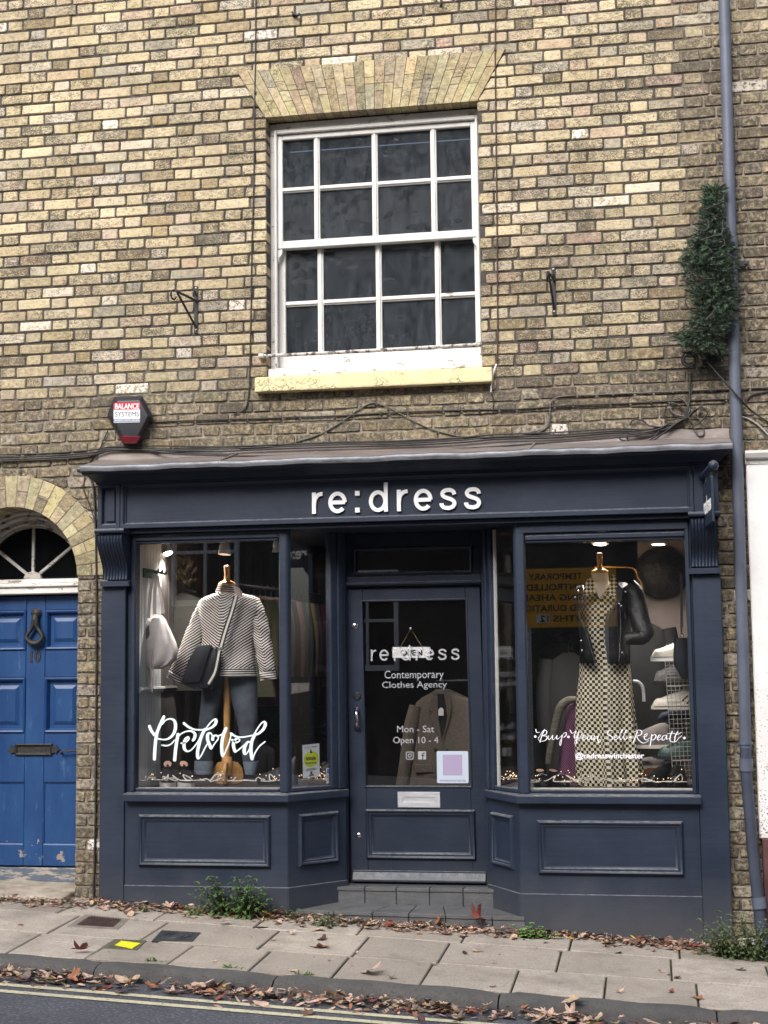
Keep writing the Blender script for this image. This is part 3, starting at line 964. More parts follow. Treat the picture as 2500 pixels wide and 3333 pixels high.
# cornice: cove under the lead
cn = MB()
cpro = [(-.112, 2.640), (-.145, 2.640), (-.145, 2.652), (-.155, 2.656), (-.18, 2.668), (-.215, 2.684), (-.255, 2.690), (-.262, 2.70), (-.292, 2.702), (-.297, 2.712), (-.297, 2.722), (-.11, 2.735)]
ends = lambda y: max(0, (-y - .13)) * .42
rings_ = []
for x, sgn in ((-1.893, -1), (1.908, 1)):
    rings_.append([Vector((x + sgn * ends(y), y, z)) for y, z in cpro])
cn.loft(rings_, True, True)
for x, sgn in ((-1.893, -1), (1.908, 1)):
    side = [[Vector((x + sgn * ends(y), y, z)) for y, z in cpro], [Vector((x + sgn * ends(y), .0, z)) for y, z in cpro]]
    cn.loft(side, False, False)
cn.build('cornice', NV_, shop, smooth=25)
# lead roof: lip, slope with a couple of welted seams, upstand on the wall
lr = MB()
L0, L1 = -1.935, 1.985
nx = 60
rings_ = []
for i in range(nx + 1):
    x = lerp(L0, L1, i / nx)
    w = .0025 * math.sin(x * 9) + .002 * math.sin(x * 23 + 1)
    u = min(1, max(0, (x - L0) / .05)); u2 = min(1, max(0, (L1 - x) / .02))
    rings_.append([Vector((x, -.300, 2.704 + w)), Vector((x, -.316, 2.702 + w)), Vector((x, -.316, 2.730 + w)), Vector((x, -.305, 2.738 + w)), Vector((x, -.15, 2.775 + w)), Vector((x, -.012, 2.812 + w)), Vector((x, -.008, 2.868 + w * 2)), Vector((x, .0, 2.869 + w * 2)), Vector((x, .0, 2.79)), Vector((x, -.27, 2.715 + w))])
lr.loft(rings_, True, True)
for x in (-1.05, .82):
    lr.hexa([(x, -.3175, 2.73), (x + .012, -.3175, 2.73), (x + .03, -.013, 2.812), (x + .018, -.013, 2.812), (x, -.319, 2.742), (x + .012, -.319, 2.742), (x + .03, -.013, 2.826), (x + .018, -.013, 2.826)])
lr.build('lead_roof', M_LEAD, shop, smooth=35)
ll = MB()
for a, b in ((L0, -1.05), (-1.048, .82), (.822, L1)):
    rings_ = []
    for i in range(25):
        x = lerp(a, b, i / 24); w = .0025 * math.sin(x * 9) + .002 * math.sin(x * 23 + 1)
        rings_.append([Vector((x, -.3175, 2.700 + w)), Vector((x, -.3195, 2.712 + w)), Vector((x, -.3195, 2.727 + w)), Vector((x, -.316, 2.735 + w)), Vector((x, -.306, 2.7405 + w)), Vector((x, -.306, 2.70 + w))])
    ll.loft(rings_, True, True)
ll.build('lead_lip', mat('bright_lead', (116, 118, 124), .45, .4, c2=(80, 80, 84), ns=11, nlo=.4, nhi=.62, bs=9, bstr=.3, stretch=(.5, 2, 2)), shop, smooth=50)

# fascia lettering, round sans capitals drawn as strokes
def arc(cx, cz, rx, rz, a0, a1, n=22): return [(cx + rx * math.cos(R(lerp(a0, a1, i / n))), cz + rz * math.sin(R(lerp(a0, a1, i / n)))) for i in range(n + 1)]
SW = .180
def glyph(ch):
    h = SW / 2
    if ch == 'r': return [[(h, 0), (h, 1.0)], [(h, .42)] + arc(.47, .50, .365, .42, 178, 92, 12) + [(.50, .918)]], .5
    if ch == 'e':
        return [[(h + .01, .50), (.80, .50)], arc(.44, .50, .345, .415, 0, 318, 40)], .88
    if ch == 'd': return [arc(.43, .50, .34, .415, 0, 360, 44), [(.80, 0), (.80, 1.36)]], .9
    if ch == 's':
        p = [(.70, .70), (.66, .83), (.54, .905), (.40, .915), (.24, .88), (.145, .76), (.20, .63), (.38, .545), (.53, .49), (.66, .40), (.70, .27), (.62, .14), (.47, .085), (.36, .085), (.20, .12), (.11, .23), (.10, .31)]
        return [[(q.x, q.y) for q in smooth_path([(a, b, 0) for a, b in p], 4)]], .8
    if ch == ':': return [[(h + .01, .0), (h + .01, .22)], [(h + .01, .79), (h + .01, 1.01)]], .22
def word(mb, w, starts, scale, ox, oz, y, thick, sw=SW):
    k = 0
    for ch, st_x in zip(w, starts):
        strokes, _ = glyph(ch)
        for s in strokes:
            path = [(ox + (st_x + a) * scale, y, oz + b * scale) for a, b in s]
            mb.ribbon(path, (sw * 1.18 if ch == ':' else sw) * scale, (0, -1, 0), thick + 0.00007 * (k % 7))
            k += 1
STARTS = [0, .776, 2.06, 2.71, 4.03, 4.82, 6.01, 7.15]
lt = MB(); word(lt, 're:dress', STARTS, .1304, -.516, 2.4185, FYY + .0218, .016)
lt.build('fascia_lettering', M_WHITE, shop, bevel=.0)

# windows: frame members, panes, sills, stall risers
GY = -.02
def wall_piece(mb, p0, p1, z0, z1, t):
    """upright board between plan points p0, p1 (front face), thickness t behind it"""
    d = Vector((p1[0] - p0[0], p1[1] - p0[1], 0)); n = Vector((-d.y, d.x, 0)).normalized() * t
    a, b = Vector((p0[0], p0[1], 0)), Vector((p1[0], p1[1], 0))
    if n.y < 0: n = -n
    za0, za1 = (z0, z0) if not isinstance(z0, tuple) else z0
    mb.hexa([a + Vector((0, 0, za0)), b + Vector((0, 0, za1)), b + n + Vector((0, 0, za1)), a + n + Vector((0, 0, za0)), a + Vector((0, 0, z1)), b + Vector((0, 0, z1)), b + n + Vector((0, 0, z1)), a + n + Vector((0, 0, z1))])
IN = {-1: (-.402, .285), 1: (.479, .285)}      # inner ends of the splays
CO = {-1: (-.692, -.07), 1: (.706, -.07)}      # outer corners of stall riser
OUT = {-1: -1.722, 1: 1.742}
for sd in (-1, 1):
    name = 'bay_window'
    gx0, gx1 = ((-1.667, -.750) if sd < 0 else (.772, 1.706))
    gt = 2.270 if sd < 0 else 2.212
    gb = .757
    mx0, mx1 = ((-.744, -.686) if sd < 0 else (.708, .768))
    fm = MB()
    o0, o1 = sorted((OUT[sd], gx0 if sd < 0 else gx1))
    fm.box(o0, o1, -.045, .03, .737, 2.33)
    if sd < 0: fm.box(o0 + .028, o1 + .0, -.06, -.045, .737, 2.33)
    else: fm.box(o0, o1 - .012, -.06, -.045, .737, 2.33)
    fm.box(gx0, gx1, -.045, .03, gt, gt + .02 if sd < 0 else gt + .055)
    fm.box(gx0, gx1, -.058, -.045, gt + .016, gt + .043)
    if sd > 0: fm.box(gx0 - .03, gx1 + .02, -.062, .03, gt + .058, 2.33)
    else: fm.box(gx0 - .02, gx1 + .02, -.062, .03, gt + .045, 2.33)
    fm.box(gx0, gx1, -.040, .03, .737, gb)
    bw = fm.build('window_frame', NV_, shop, bevel=.004)
    mm = MB()
    # corner mullion, a rounded post turned into the splay
    a = Vector((mx0, -.06, 0)); b = Vector((mx1, -.06, 0))
    if sd < 0: pl = [(mx0, -.052), (mx0 + .008, -.060), (mx1 - .012, -.060), (mx1 - .002, -.052), (mx1 + .012, -.030), (mx1 + .004, -.004), (mx0, .02)]
    else: pl = [(mx1, -.052), (mx1 - .008, -.060), (mx0 + .012, -.060), (mx0 + .002, -.052), (mx0 - .012, -.030), (mx0 - .004, -.004), (mx1, .02)]
    mm.loft([[Vector((x, y, z)) for x, y in pl] for z in (.737, 2.33)], True, True)
    mm.build('mullion', NV_, bw, bevel=.003)
    g_ = MB(); g_.box(gx0 - .01, gx1 + .01, GY, GY + .006, gb - .01, gt + .01)
    pane = g_.build('window_pane', M_GLASS, bw)
    # splay pane and post
    s0 = Vector((mx1 + .006, -.03, 0)) if sd < 0 else Vector((mx0 - .006, -.03, 0))
    s1 = Vector((IN[sd][0], IN[sd][1], 0))
    dd = (s1 - s0); e1 = s0 + dd * .71
    g2 = MB(); wall_piece(g2, s0.xy, (s0 + dd * .74).xy, .75, 2.325, .006)
    sp = g2.build('splay_pane', M_GLASS, bw)
    po = MB()
    nn = Vector((-dd.y, dd.x, 0)).normalized(); nn = nn if nn.y < 0 else -nn
    q0 = e1 + nn * .016; q1 = s1 + nn * .006
    wall_piece(po, q0.xy, (q0 + (q1 - q0) * .42).xy, .737, 2.33, .05)
    q2 = q0 + (q1 - q0) * .42 + nn * .012
    wall_piece(po, q2.xy, (q2 + (q1 - q0) * .3).xy, .737, 2.33, .06)
    q3 = q0 + (q1 - q0) * .72
    wall_piece(po, q3.xy, q1.xy, .737, 2.33, .05)
    wall_piece(po, (s0 + nn * .01).xy, (e1 + nn * .010).xy, .737, .762, .04)
    po.build('splay_post', NV_, bw, bevel=.004)
    if sd > 0:
        wl = MB(); wall_piece(wl, (e1 - dd * .07 - nn * .008).xy, (e1 - dd * .0 - nn * .008).xy, .76, 2.318, .01)
        wl.build('white_reveal', mat('white_reveal_paint', (225, 224, 220), .6), bw)
    # sill, one mitred board following the bay
    si = MB()
    xo = OUT[sd] + (.004 if sd < 0 else .010)
    f0, f1, f2 = Vector((xo, -.122, 0)), Vector((CO[sd][0] + (.018 if sd < 0 else -.014), -.122, 0)), Vector((IN[sd][0] + (.022 if sd < 0 else -.022), .275, 0))
    b0, b1, b2 = Vector((xo, .03, 0)), Vector((CO[sd][0] - sd * -.03, .03, 0)), Vector((IN[sd][0] - (.06 if sd < 0 else -.06), .30, 0))
    for (p, q, r_, s_) in ((f0, f1, b1, b0), (f1, f2, b2, b1)):
        zf, zr = .729, .741
        P_ = [p, q, r_, s_]
        v = [Vector((c.x, c.y, .683)) for c in P_] + [Vector((p.x, p.y, zf)), Vector((q.x, q.y, zf)), Vector((r_.x, r_.y, zr)), Vector((s_.x, s_.y, zr))]
        if sd > 0: v = [v[1], v[0], v[3], v[2], v[5], v[4], v[7], v[6]]
        si.hexa(v)
    si.build('window_sill', NV_, shop, bevel=.006, seg=2)
    # stall riser
    sr = MB()
    co, iv = CO[sd], IN[sd]
    gzl = lambda x, y: gz(x, y) - .12
    wall_piece(sr, (OUT[sd], -.07), co, -.30, .690, .06)
    wall_piece(sr, co, iv, -.30, .690, .06)
    # plinth with its weathered top
    pt = .176 if sd < 0 else .164
    wall_piece(sr, (OUT[sd], -.078), (co[0] + (.004 if sd < 0 else -.004), -.078), -.30, pt, .03)
    wall_piece(sr, (co[0] + (.006 if sd < 0 else -.006), -.078), (iv[0] + (.008 if sd < 0 else -.008), iv[1] - .002), -.30, pt, .03)
    sro = sr.build('stall_riser', NV_, shop, bevel=.004)
    PRF = [(0, 0), (.004, .016), (.012, .022), (.02, .018), (.024, .010), (.034, .010), (.040, .004), (.05, .0)]
    if sd < 0: x0, x1, z0, z1 = -1.629, -.796, .289, .602
    else: x0, x1, z0, z1 = .809, 1.646, .275, .585
    pm = MB()
    pm.mold([(x0, -.07, z0), (x1, -.07, z0), (x1, -.07, z1), (x0, -.07, z1)], (0, -1, 0), PRF)
    pm.build('panel_moulding', NV_, sro, smooth=40)
    d2 = (Vector((iv[0], iv[1], 0)) - Vector((co[0], co[1], 0)))
    na = Vector((-d2.y, d2.x, 0)).normalized(); na = na if na.y < 0 else -na
    A_ = Vector((co[0], co[1], 0)) + d2 * .17; B_ = Vector((co[0], co[1], 0)) + d2 * .84
    pm = MB()
    pm.mold([A_ + Vector((0, 0, .289)), B_ + Vector((0, 0, .289)), B_ + Vector((0, 0, .602)), A_ + Vector((0, 0, .602))], na, PRF)
    pm.build('panel_moulding', NV_, sro, smooth=40)
# soffit over the recess, lintel board, door frame
sf = MB()
sf.box(-1.722, 1.742, -.10, .03, 2.331, 2.357)
sf.box(-.71, .73, .032, .48, 2.331, 2.36)
sf.build('soffit', NV_, shop, bevel=.003)
# ------------------------------------------------------------------ recessed shop door
DYY = .345
def shear(mb):
    mb.v = [(x - .012 * (z - 1.07), y, z) for x, y, z in mb.v]
dl = MB()
zt_, zb_ = 1.985, .150
xl, xr = -.397, .460
gx0, gx1, gz0, gz1 = -.290, .367, .745, 1.895
dl.box(xl, gx0, DYY, DYY + .045, zb_, zt_); dl.box(gx1, xr, DYY, DYY + .045, zb_, zt_)
dl.box(gx0, gx1, DYY, DYY + .045, gz1, zt_); dl.box(gx0, gx1, DYY, DYY + .045, zb_, .30); dl.box(gx0, gx1, DYY, DYY + .045, .60, gz0)
dl.box(gx0, gx1, DYY + .008, DYY + .045, .30, .60)
shear(dl)
door = dl.build('door', M_NAVY_D, shop, bevel=.003)
pm = MB()
pm.mold([(-.299, DYY, .295), (.391, DYY, .295), (.391, DYY, .602), (-.299, DYY, .602)], (0, -1, 0), [(0, 0), (.003, .012), (.010, .018), (.018, .014), (.022, .007), (.032, .007), (.038, 0), (.046, -.004)])
shear(pm); pm.build('panel_moulding', M_NAVY_D, door, smooth=40)
bd_ = MB()
bd_.mold([(gx0, DYY, gz0), (gx1, DYY, gz0), (gx1, DYY, gz1), (gx0, DYY, gz1)], (0, -1, 0), [(-.012, 0), (-.010, .005), (-.004, .006), (0, .002), (.0, -.018)])
shear(bd_); bd_.build('glazing_bead', M_NAVY_D, door, smooth=40)
wb = MB()
wb.prism([(xl + .012, .158), (xr - .012, .158), (xr - .012, .228), (xl + .012, .228)], DYY - .014, DYY)
wb.loft([[Vector((x, DYY - .014, .22)), Vector((x, DYY - .03, .196)), Vector((x, DYY - .040, .172)), Vector((x, DYY - .038, .160)), Vector((x, DYY - .014, .160))] for x in (xl + .012, xr - .012)], True, True)
shear(wb); wb.build('weather_board', M_NAVY_D, door, bevel=.003)
gp = MB(); gp.box(gx0 - .005, gx1 + .005, DYY + .018, DYY + .024, gz0 - .005, gz1 + .005); shear(gp); gp.build('door_pane', M_GLASS, door)
# letter plate
lp = MB()
lp.mold([(-.092, DYY, .613), (.175, DYY, .613), (.175, DYY, .709), (-.092, DYY, .709)], (0, -1, 0), [(0, 0), (0, .006), (.002, .008), (.030, .008), (.032, .004)])
lp.box(-.060, .143, DYY - .003, DYY + .004, .644, .678)
lp.mold([(-.0605, DYY, .6435), (.1435, DYY, .6435), (.1435, DYY, .6785), (-.0605, DYY, .6785)], (0, -1, 0), [(0, .004), (.001, .006), (.005, .006), (.006, .003)])
shear(lp); lp.build('letter_plate', M_SATIN, door)
# spy hole, cylinder lock, pull handle, lower lock
ry = Matrix.Rotation(R(90), 3, 'X')
k = MB(); k.lathe([(.004, -.002), (.019, 0), (.021, .005), (.016, .009), (.012, .006), (.001, .010)], (-.352, DYY, 1.747), 18, ry); k.build('peephole', M_CHROME, door, smooth=40)
k = MB(); k.lathe([(.004, -.002), (.024, 0), (.024, .006), (.019, .012), (.001, .013)], (-.340, DYY, 1.303), 20, ry); k.box(-.342, -.339, DYY - .0135, DYY - .012, 1.296, 1.310); k.build('door_lock', M_CHROME, door, smooth=40)
k = MB()
for z in (1.216, 1.104): k.lathe([(.004, -.002), (.020, 0), (.020, .004), (.013, .010), (.010, .022)], (-.340, DYY, z), 16, ry)
k.tube(smooth_path([(-.340, DYY - .02, 1.216), (-.338, DYY - .040, 1.200), (-.335, DYY - .046, 1.165), (-.336, DYY - .046, 1.14), (-.339, DYY - .038, 1.118), (-.340, DYY - .02, 1.104)]), lerp_list([.009, .010, .0115, .0115, .010, .009], 31), 10)
k.build('pull_handle', M_CHROME, door, smooth=50)
k = MB(); k.lathe([(.004, -.002), (.016, 0), (.016, .004), (.011, .007), (.001, .008)], (-.338, DYY, .438), 16, ry); k.build('door_lock', M_CHROME, door, smooth=40)
# vinyl on the door glass
VY = DYY + .0175
v = MB()
a0 = at(1206.8, 2150, VY); a1 = at(1496.7, 2150, VY); b0 = at(1210, 1700 + 1054 / 2.328, VY).z; b1 = at(1480, 1700 + 1040 / 2.328, VY).z
word(v, 're:dress', STARTS, (a1.x - a0.x) / 7.95, a0.x, (b0 + b1) / 2, VY, .0006, .16)
v.build('shop_name', M_ETCH, door)
def vbox(x0, x1, y0, y1, Y=VY):
    """E-crop pixels -> plane box"""
    p, q = at(1050 + x0 / 2.328, 1700 + y1 / 2.328, Y), at(1050 + x1 / 2.328, 1700 + y0 / 2.328, Y)
    return p.x, q.x, p.z, q.z
for body, bx_ in (('Contemporary', (470, 917, 1120, 1202)), ('Clothes Agency', (452, 942, 1203, 1270)), ('Mon - Sat', (565, 845, 1540, 1592)), ('Open 10 - 4', (535, 877, 1625, 1690))):
    x0, x1, z0, z1 = vbox(*bx_)
    v = MB(); text_on(v, body, x0, x1, z0, z1, VY, thick=.0007); v.build('door_lettering', M_ETCH, door)
# camera-in-a-square and lower-case f marks
x0, x1, z0, z1 = vbox(632, 690, 1738, 1798)
s_ = x1 - x0
v = MB()
rr = lambda cx, cz, h, r_, n=6: [(cx + sx * (h - r_) + r_ * math.cos(R(a0_ + 90 * i / n)), cz + sz * (h - r_) + r_ * math.sin(R(a0_ + 90 * i / n))) for sx, sz, a0_ in ((1, 1, 0), (-1, 1, 90), (-1, -1, 180), (1, -1, 270)) for i in range(n + 1)]
cx, cz = (x0 + x1) / 2, (z0 + z1) / 2
pth = rr(cx, cz, s_ * .45, s_ * .14)
v.ribbon([(a, VY, b) for a, b in pth + pth[:2]], s_ * .1, (0, -1, 0), .0006)
v.ribbon([(cx + s_ * .2 * math.cos(R(i * 15)), VY, cz + s_ * .2 * math.sin(R(i * 15))) for i in range(26)], s_ * .1, (0, -1, 0), .0006)
v.prism([(cx + s_ * (.22 + .05 * math.cos(R(i * 45))), cz + s_ * (.24 + .05 * math.sin(R(i * 45)))) for i in range(8)], VY - .0006, VY)
v.build('social_mark', M_ETCH, door)
v = MB()
x0, x1, z0, z1 = vbox(724, 784, 1734, 1798)
cx, cz, s_ = (x0 + x1) / 2, (z0 + z1) / 2, x1 - x0
v.prism(rr(cx, cz, s_ * .5, s_ * .08), VY - .0006, VY)
v.build('social_mark', M_ETCH, door)
fm = MB()
for pts in ([(cx + .08 * s_, cz - .5 * s_), (cx + .08 * s_, cz + .12 * s_), (cx + .12 * s_, cz + .24 * s_), (cx + .26 * s_, cz + .28 * s_), (cx + .34 * s_, cz + .28 * s_)], [(cx - .08 * s_, cz - .02 * s_), (cx + .3 * s_, cz - .02 * s_)]):
    fm.ribbon([(a, VY - .0007, b) for a, b in pts], s_ * .13, (0, -1, 0), .0004)
fm.build('mark_print', mat('dark_vinyl', (30, 28, 28), .6), door)
# card on the door glass, the square code itself left blank
x0, x1, z0, z1 = vbox(868, 1103, 1734, 1976)
cd = MB(); cx, cz = (x0 + x1) / 2, (z0 + z1) / 2
hw, hh = (x1 - x0) / 2, (z1 - z0) / 2
cd.prism([(cx + sx * (hw - .008) + .008 * math.cos(R(a0_ + 15 * i)), cz + sz * (hh - .008) + .008 * math.sin(R(a0_ + 15 * i))) for sx, sz, a0_ in ((1, 1, 0), (-1, 1, 90), (-1, -1, 180), (1, -1, 270)) for i in range(7)], VY - .0012, VY)
cdo = cd.build('door_sticker', mat('pale_blue_card', (176, 194, 208), .5, c2=(186, 190, 208), ns=14), door)
M_VIO = mat('violet_ink', (120, 84, 120), .6)
cq = MB(); cq.prism([(cx - hw * .62, z0 + hh * .48), (cx + hw * .62, z0 + hh * .48), (cx + hw * .62, z1 - hh * .22), (cx - hw * .62, z1 - hh * .22)], VY - .0016, VY - .0012); cq.build('sticker_print', mat('pale_lavender_print', (158, 146, 176), .6), door)
ct = MB(); text_on(ct, 'REDRESSWINCHESTER', cx - hw * .83, cx + hw * .83, z0 + .010, z0 + .020, VY - .0013, thick=.0004, bold=.012)
ct.build('sticker_lettering', M_VIO, door)

# frame, transom
df = MB()
for x0, x1, z1 in ((-.428, -.399, 2.33), (.463, .498, 2.33)):
    df.box(x0, x1, .312, .42, .10, z1)
df.box(-.399, .463, .312, .42, 1.992, 2.052)
df.box(-.399, .463, .302, .315, 2.000, 2.016)
df.box(-.399, -.338, .330, .42, 2.052, 2.33); df.box(.389, .463, .330, .42, 2.052, 2.33)
df.box(-.338, .389, .330, .42, 2.218, 2.33); df.box(-.338, .389, .330, .42, 2.052, 2.082)
df.mold([(-.338, .33, 2.082), (.389, .33, 2.082), (.389, .33, 2.218), (-.338, .33, 2.218)], (0, -1, 0), [(-.02, 0), (-.018, .008), (-.006, .008), (0, 0)])
df.build('door_frame', M_NAVY_D, shop, bevel=.003)
tp = MB(); tp.box(-.345, .395, .36, .366, 2.078, 2.222); tp.build('transom_pane', M_GLASS, shop)
th = MB(); th.box(-.405, .475, .30, .50, .09, .148); th.build('threshold', mat('dark_threshold', (44, 46, 52), .6), shop, bevel=.004)

# steps
def slate():
    m, nt, b = new_mat('grey_slate_tile')
    n1 = noise(nt, 9, 6, .7)
    c = mix(nt, ramp(nt, n1, .3, .7), lin((74, 76, 80)), lin((98, 98, 98)))
    c = mix(nt, math_(nt, 'MULTIPLY', ramp(nt, noise(nt, 40, 4, .7), .6, .75), .5), c, lin((134, 130, 124)))
    nt.links.new(c, b.inputs['Base Color']); b.inputs['Roughness'].default_value = .7
    bump(nt, b, math_(nt, 'ADD', n1, noise(nt, 30, 4, .7, None, (.4, 1, 2))), .5, .008)
    return m
M_SLATE = slate()
steps = root('entrance_steps', (.04, .05, -.06), 'two grey slate steps rising to the recessed shop door', 'steps')
def tiled(name, zt, pts_f, pts_b, zlow, joints):
    """tread slab and riser, split into tiles by narrow joints"""
    o = MB()
    n = len(joints) - 1
    for i in range(n):
        u0, u1 = joints[i], joints[i + 1]
        e = .0025
        F0, F1 = Vector(pts_f[0]).lerp(Vector(pts_f[1]), u0), Vector(pts_f[0]).lerp(Vector(pts_f[1]), u1)
        B0, B1 = Vector(pts_b[0]).lerp(Vector(pts_b[1]), u0), Vector(pts_b[0]).lerp(Vector(pts_b[1]), u1)
        zl0, zl1 = zlow(F0.x), zlow(F1.x)
        z0, z1 = zt(F0.x), zt(F1.x)
        o.hexa([(F0.x + e, F0.y, z0 - .022), (F1.x - e, F1.y, z1 - .022), (B1.x - e, B1.y, z1 - .022), (B0.x + e, B0.y, z0 - .022), (F0.x + e, F0.y, z0), (F1.x - e, F1.y, z1), (B1.x - e, B1.y, z1), (B0.x + e, B0.y, z0)])
        y = F0.y + .006
        o.hexa([(F0.x + e, y, zl0), (F1.x - e, y, zl1), (F1.x - e, y + .02, zl1), (F0.x + e, y + .02, zl0), (F0.x + e, y, z0 - .0225), (F1.x - e, y, z1 - .0225), (F1.x - e, y + .02, z1 - .0225), (F0.x + e, y + .02, z0 - .0225)])
    return o
o = tiled('upper', lambda x: .141, ((-.455, .215), (.525, .215)), ((-.455, .36), (.525, .36)), lambda x: .03, [0, .18, .38, .59, .8, 1])
o.box(-.45, .52, .236, .36, -.2, .117)
o.build('upper_step', M_SLATE, steps, bevel=.002)
o = tiled('lower', lambda x: .040 - .012 * x, ((-.640, -.088), (.728, -.088)), ((-.455, .22), (.545, .22)), lambda x: gz(x, 0) - .1, [0, .17, .34, .5, .66, .86, 1])
o.box(-.60, .70, -.055, .22, -.3, .005)
o.build('lower_step', M_SLATE, steps, bevel=.002)

# ------------------------------------------------------------------ painted window writing
def script(mb, strokes, fx, fz, y, wmin, wmax, thick=.0006, u=None):
    """brush strokes: width grows on the down strokes. fx, fz map pixel to plane"""
    for q, s in enumerate(strokes):
        pts = smooth_path([(fx(x, yy), y, fz(x, yy)) for x, yy in s], 7)
        n = len(pts)
        w = []
        for i in range(n):
            t = pts[min(i + 1, n - 1)] - pts[max(i - 1, 0)]
            t = t.normalized() if t.length > 0 else Vector((1, 0, 0))
            dn = max(0, -t.z)
            w.append(wmin + (wmax - wmin) * dn ** 1.2)
        ws_ = [sum(w[max(0, i - 3):i + 4]) / len(w[max(0, i - 3):i + 4]) for i in range(n)]
        mb.ribbon(pts, ws_, (0, -1, 0), thick + .00003 * (q % 9))
        for e in (0, -1):
            c = pts[e]
            mb.prism([(c.x + ws_[e] * .5 * math.cos(R(30 * i)), c.z + ws_[e] * .5 * math.sin(R(30 * i))) for i in range(12)], y - thick - .00002 * (q % 7) - .00003, y)
PL = [
 [(250, 92), (205, 190), (165, 290), (145, 400), (135, 520), (130, 632)],
 [(66, 214), (90, 270), (128, 322)],
 [(232, 186), (275, 135), (340, 118), (390, 150), (400, 230), (375, 310), (320, 365), (255, 384), (170, 372)],
 [(226, 456), (290, 462), (345, 440), (390, 390)],
 [(432, 318), (415, 420), (400, 530), (390, 645)],
 [(405, 400), (450, 330), (520, 285), (600, 275), (650, 310), (645, 365), (625, 392)],
 [(472, 432), (530, 420), (575, 375), (562, 352), (525, 385), (510, 450), (520, 510), (565, 535), (620, 500), (690, 410), (760, 290), (830, 190), (890, 130), (920, 130), (915, 180), (870, 225), (790, 260)],
 [(508, 174), (570, 222), (650, 256), (760, 258)],
 [(775, 255), (735, 340), (705, 440), (685, 540), (690, 625), (730, 590), (775, 500), (810, 440)],
 [(878, 340), (850, 300), (815, 320), (815, 390), (840, 450), (860, 500), (900, 440), (950, 370), (930, 330), (885, 345), (878, 380)],
 [(935, 345), (990, 320), (1030, 290)],
 [(1050, 240), (1020, 310), (1000, 400), (995, 500), (1008, 600), (1050, 520), (1090, 420), (1118, 310)],
 [(1112, 306), (1180, 345), (1270, 352), (1390, 330)],
 [(1130, 390), (1185, 420), (1225, 395), (1205, 370), (1165, 390), (1145, 450), (1160, 520), (1175, 540), (1230, 500), (1300, 440)],
 [(1375, 425), (1330, 415), (1290, 480), (1285, 550), (1305, 570), (1345, 520), (1380, 430)],
 [(1400, 340), (1450, 250), (1500, 180), (1540, 155), (1555, 190), (1530, 250), (1470, 305), (1420, 325)],
 [(1425, 310), (1385, 400), (1370, 500), (1385, 640), (1420, 560), (1480, 470), (1550, 412)],
]
s2 = 1659 / 420
YW = -.0215
fx = lambda x, y_: at(470 + x / s2, 2310 + y_ / s2, YW).x
fz = lambda x, y_: at(470 + x / s2, 2310 + y_ / s2, YW).z
wr = MB(); script(wr, PL, fx, fz, YW, .0085, .0205)
bays = [o for o in shop.children if o.name.startswith('window_frame')]
wr.build('window_lettering', M_VINYL, bays[0])
BW = [
 [(75, 75), (85, 105), (115, 105)], [(165, 78), (140, 130), (118, 205)], [(110, 155), (150, 90), (185, 92), (180, 125), (140, 140), (185, 145), (185, 175), (150, 195), (112, 190), (100, 165), (115, 150)],
 [(205, 140), (200, 165), (215, 178), (245, 140)], [(247, 138), (244, 172), (262, 175), (290, 140)], [(292, 138), (288, 165), (300, 174), (338, 140)], [(342, 136), (336, 190), (328, 236), (316, 226), (324, 190), (350, 150)], [(345, 140), (362, 116), (382, 108), (386, 132), (362, 156)],
 [(427, 85), (445, 115), (485, 92)], [(487, 92), (470, 130), (468, 158), (482, 164), (502, 130), (512, 98)], [(513, 98), (504, 140), (512, 166), (530, 150), (546, 112), (544, 92)], [(496, 150), (490, 205), (478, 226), (472, 205), (494, 166)],
 [(545, 175), (580, 145), (570, 135), (552, 160), (562, 185), (595, 165)], [(640, 140), (610, 145), (602, 175), (625, 178), (645, 140), (645, 180), (668, 160)], [(672, 140), (668, 185), (690, 150), (712, 145)], [(712, 145), (705, 175), (718, 210), (728, 205), (745, 178)],
 [(855, 85), (820, 90), (808, 125), (850, 150), (850, 180), (815, 182), (805, 165)], [(868, 175), (900, 145), (892, 135), (872, 160), (885, 185), (915, 160)], [(915, 160), (960, 85), (950, 85), (930, 150), (945, 180), (965, 150)], [(965, 150), (1000, 90), (992, 88), (972, 150), (985, 180), (1010, 160)],
 [(1110, 95), (1090, 150), (1070, 205)], [(1070, 105), (1120, 82), (1155, 95), (1145, 130), (1105, 145), (1130, 190), (1175, 215), (1225, 190)], [(1165, 150), (1200, 145), (1210, 120), (1188, 130), (1180, 165), (1205, 182), (1240, 160)], [(1258, 130), (1248, 190), (1240, 238)], [(1255, 145), (1290, 128), (1300, 150), (1275, 182), (1250, 178)],
 [(1310, 175), (1345, 145), (1335, 132), (1315, 160), (1325, 185), (1360, 165)], [(1405, 135), (1370, 145), (1362, 178), (1385, 182), (1410, 135), (1408, 175), (1435, 165)], [(1465, 95), (1445, 150), (1448, 195), (1500, 200), (1530, 165), (1562, 140)], [(1415, 120), (1470, 115), (1520, 125), (1558, 105)], [(1520, 100), (1495, 150), (1490, 195)],
]
YW2 = -.0215
s3 = 1659 / 530
fx2 = lambda x, y_: at(1720 + x / s3, 2350 + y_ / s3, YW2).x
fz2 = lambda x, y_: at(1720 + x / s3, 2350 + y_ / s3, YW2).z
wr = MB(); script(wr, BW, fx2, fz2, YW2, .0028, .0058)
for x, y_ in ((70, 148), (408, 152), (1038, 155), (1590, 163)):
    wr.prism([(fx2(x, y_) + .0075 * math.cos(R(30 * i)), fz2(x, y_) + .0075 * math.sin(R(30 * i))) for i in range(12)], YW2 - .0008, YW2)
wr.build('window_lettering', M_VINYL_W, bays[1])
